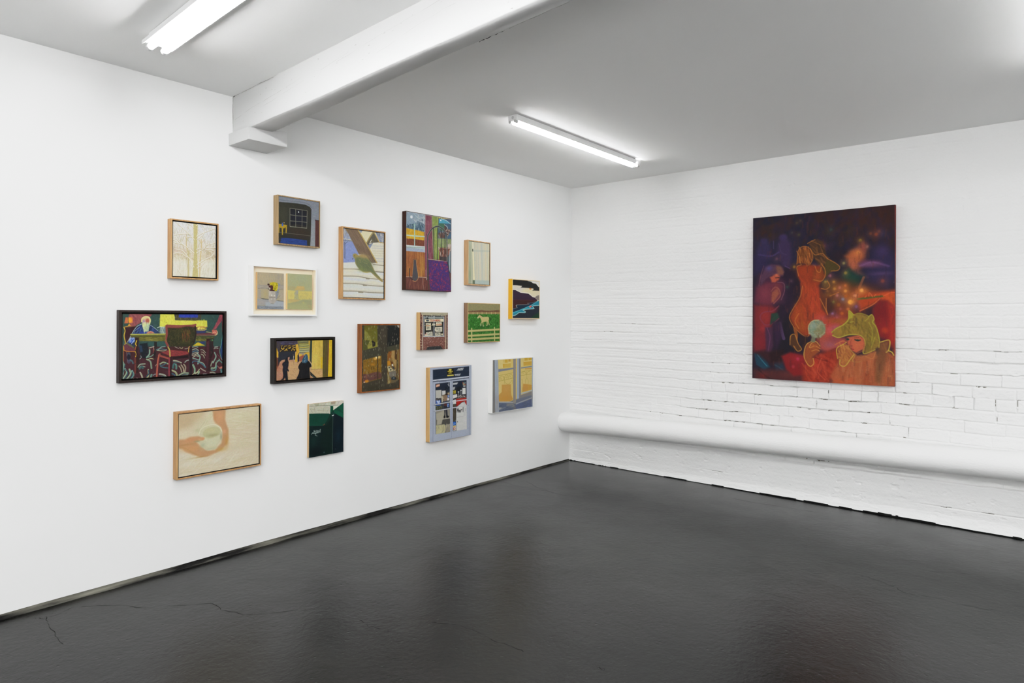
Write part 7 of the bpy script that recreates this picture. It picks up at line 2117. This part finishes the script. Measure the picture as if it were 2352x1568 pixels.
# ------------------------------------------------------------------ fluorescent battens
def batten(label, loc, rot, length, width, depth, tube_r, spacing, group='twin tube fluorescent battens on the ceiling', proto=None, gl='glow', refl=0):
    """runs along local +X, hangs below local z = 0 (the ceiling)"""
    t = thing('fluorescent_light', label, 'ceiling light', loc, group); t.rotation_euler = (0, 0, rot)
    if proto:
        for ch in proto.children:
            c = ch.copy(); C.objects.link(c); c.parent = t
        return t
    bm = bmesh.new(); box(bm, 0, length*.93, -width/2, width/2, -depth, -.0015, .002)
    if refl:  # plate and lips added to shield the ceiling from the tubes' glare
        box(bm, .004, length*.95, -refl/2, refl/2, -depth-.003, -depth+.003, .001)
        for s_ in (-1, 1): box(bm, .004, length*.95, s_*refl/2-.0015, s_*refl/2+.0015, -depth-.012, -depth+.003, .0005)
    bm2 = bmesh.new()
    link('housing', bm_mesh('housing', bm, M['metal']), t)
    # rounded end cover
    n = 14; ring = []
    for x in (length*.925, length*.985, length):
        k = 1 if x < length*.95 else (.94 if x < length*.99 else .72)
        ring.append([bm2.verts.new((x, math.cos(math.pi*i/n)*width/2*.96*k, -.003-math.sin(math.pi*i/n)*(depth+.002)*k)) for i in range(n+1)])
    for a_, b_ in zip(ring, ring[1:]):
        for i in range(n): bm2.faces.new((a_[i], a_[i+1], b_[i+1], b_[i]))
    bm2.faces.new(ring[-1]); bm2.faces.new(ring[0])
    link('end_cap', bm_mesh('end_cap', bm2, M['metal'], True), t)
    bm = bmesh.new(); tube(bm, (-.0006, -.002, -depth*.5), (.001, -.002, -depth*.5), .009, 20); link('knockout', bm_mesh('knockout', bm, M['socket']), t)
    for sgn in (-1, 1):
        y = sgn*spacing/2; z = -depth-tube_r*.55-(.011 if refl else 0)
        bm = bmesh.new(); tube(bm, (.022, y, z), (length*.955, y, z), tube_r, 20); o = link('tube', bm_mesh('tube', bm, M[gl], True), t); o['label'] = 'glowing white tube'
        for xa, xb in ((-.002, .022), (length*.955, length*.975)):
            bm = bmesh.new(); tube(bm, (xa, y, z), (xb, y, z), tube_r*1.04, 20, True, .002); box(bm, xa+.002, xb-.002, y-tube_r*.6, y+tube_r*.6, z, -depth+.001)
            link('lamp_holder', bm_mesh('lamp_holder', bm, M['socket']), t)
    return t
L1 = batten('slim white twin tube batten hanging over the far corner, right of the beam', (-1.975, -.967, H), 0, 1.475, .064, .036, .0085, .038, gl='slimglow')
L2 = batten('blown out bright twin tube batten on the ceiling left of the beam', (-3.735, -.50, H), -math.pi/2-.04, 2.4, .060, .045, .013, .058, gl='softglow', refl=.112)
batten('slim twin tube batten on the ceiling out past the large painting', (-2.5, -3.46, H), 0, 1.475, .064, .036, .0085, .038)
L3 = None  # unseen battens below are added as fill, to light the room evenly
for x_, y_, r_, lb in ((-5.7, -1.6, -math.pi/2, 'added unseen twin tube batten over the far left end of the room'),
                       (-5.15, -3.9, -math.pi/2, 'added unseen twin tube batten on the ceiling behind the viewer'), (-3.9, -5.4, 0, 'added unseen twin tube batten by the wall opposite the small paintings'), (-1.5, -4.5, -math.pi/2, 'added unseen twin tube batten in the near right of the room'), (-7.3, -4.2, -math.pi/2, 'added unseen twin tube batten by the back wall')):
    L3 = batten(lb, (x_, y_, H), r_, 1.5, .060, .045, .013, .058, proto=L3, refl=.112)
def area(name, loc, rot, sx, sy, watts):
    l = bpy.data.lights.new(name, 'AREA'); l.shape = 'RECTANGLE'; l.size = sx; l.size_y = sy; l.energy = watts; l.color = (1, 1, 1)
    o = bpy.data.objects.new(name, l); C.objects.link(o); o.location = loc; o.rotation_euler = rot
area('fill_back', (XB+.5, -3.6, 1.1), (math.radians(105), 0, math.radians(-90)), 4.5, 1.6, 62)  # unseen fill light, added to brighten the brick wall
area('ceiling_fill', (-6.4, -4.9, 1.2), (math.radians(180), 0, 0), 2.0, 2.0, 140)  # unseen upward fill light, added to lift the ceiling

# ------------------------------------------------------------------ camera and render look
F, Y0, TH, ROLL = 1499.97, 732.81, .7004, .0044
cam = bpy.data.cameras.new('camera'); cam.sensor_width = 36; cam.lens = F/2352*36; cam.shift_y = -(784-Y0)/2352
cam.clip_start = .05
co = bpy.data.objects.new('camera', cam); C.objects.link(co)
fw = Vector((math.cos(TH), math.sin(TH), 0)); rt = Vector((math.sin(TH), -math.cos(TH), 0)); up = Vector((0, 0, 1))
r2 = rt*math.cos(ROLL)+up*math.sin(ROLL); u2 = up*math.cos(ROLL)-rt*math.sin(ROLL)
mw = Matrix((r2, u2, -fw)).transposed().to_4x4(); mw.translation = Vector((-1.9852*2.45, -1.39*2.45, .5167*2.45))
co.matrix_world = mw
sc = bpy.context.scene; sc.camera = co
w = bpy.data.worlds.new('world'); sc.world = w; w.use_nodes = True
w.node_tree.nodes['Background'].inputs['Color'].default_value = (.8, .8, .8, 1); w.node_tree.nodes['Background'].inputs['Strength'].default_value = .05
sc.view_settings.view_transform = 'Standard'; sc.view_settings.look = 'None'; sc.view_settings.exposure = EXPO
sc.view_settings.use_curve_mapping = True      # gentle shoulder, like the photograph's even highlights
cm = sc.view_settings.curve_mapping; cm.white_level = (2.0, 2.0, 2.0)
cc = cm.curves[3]
cc.points[0].location = (0, 0); cc.points[1].location = (1, 1)
for x_, y_ in ((.1, .2), (.2, .4), (.32, .628), (.42, .745), (.5, .80), (.7, .885)): cc.points.new(x_, y_)
cm.update()
sc.cycles.use_denoising = True; sc.cycles.max_bounces = 6; sc.cycles.diffuse_bounces = 5; sc.cycles.glossy_bounces = 3; sc.cycles.use_adaptive_sampling = True; sc.cycles.adaptive_threshold = .035; sc.cycles.adaptive_min_samples = 12; sc.cycles.time_limit = 720; sc.cycles.use_auto_tile = False; sc.cycles.sample_clamp_indirect = 6
sc.cycles.caustics_reflective = False; sc.cycles.caustics_refractive = False
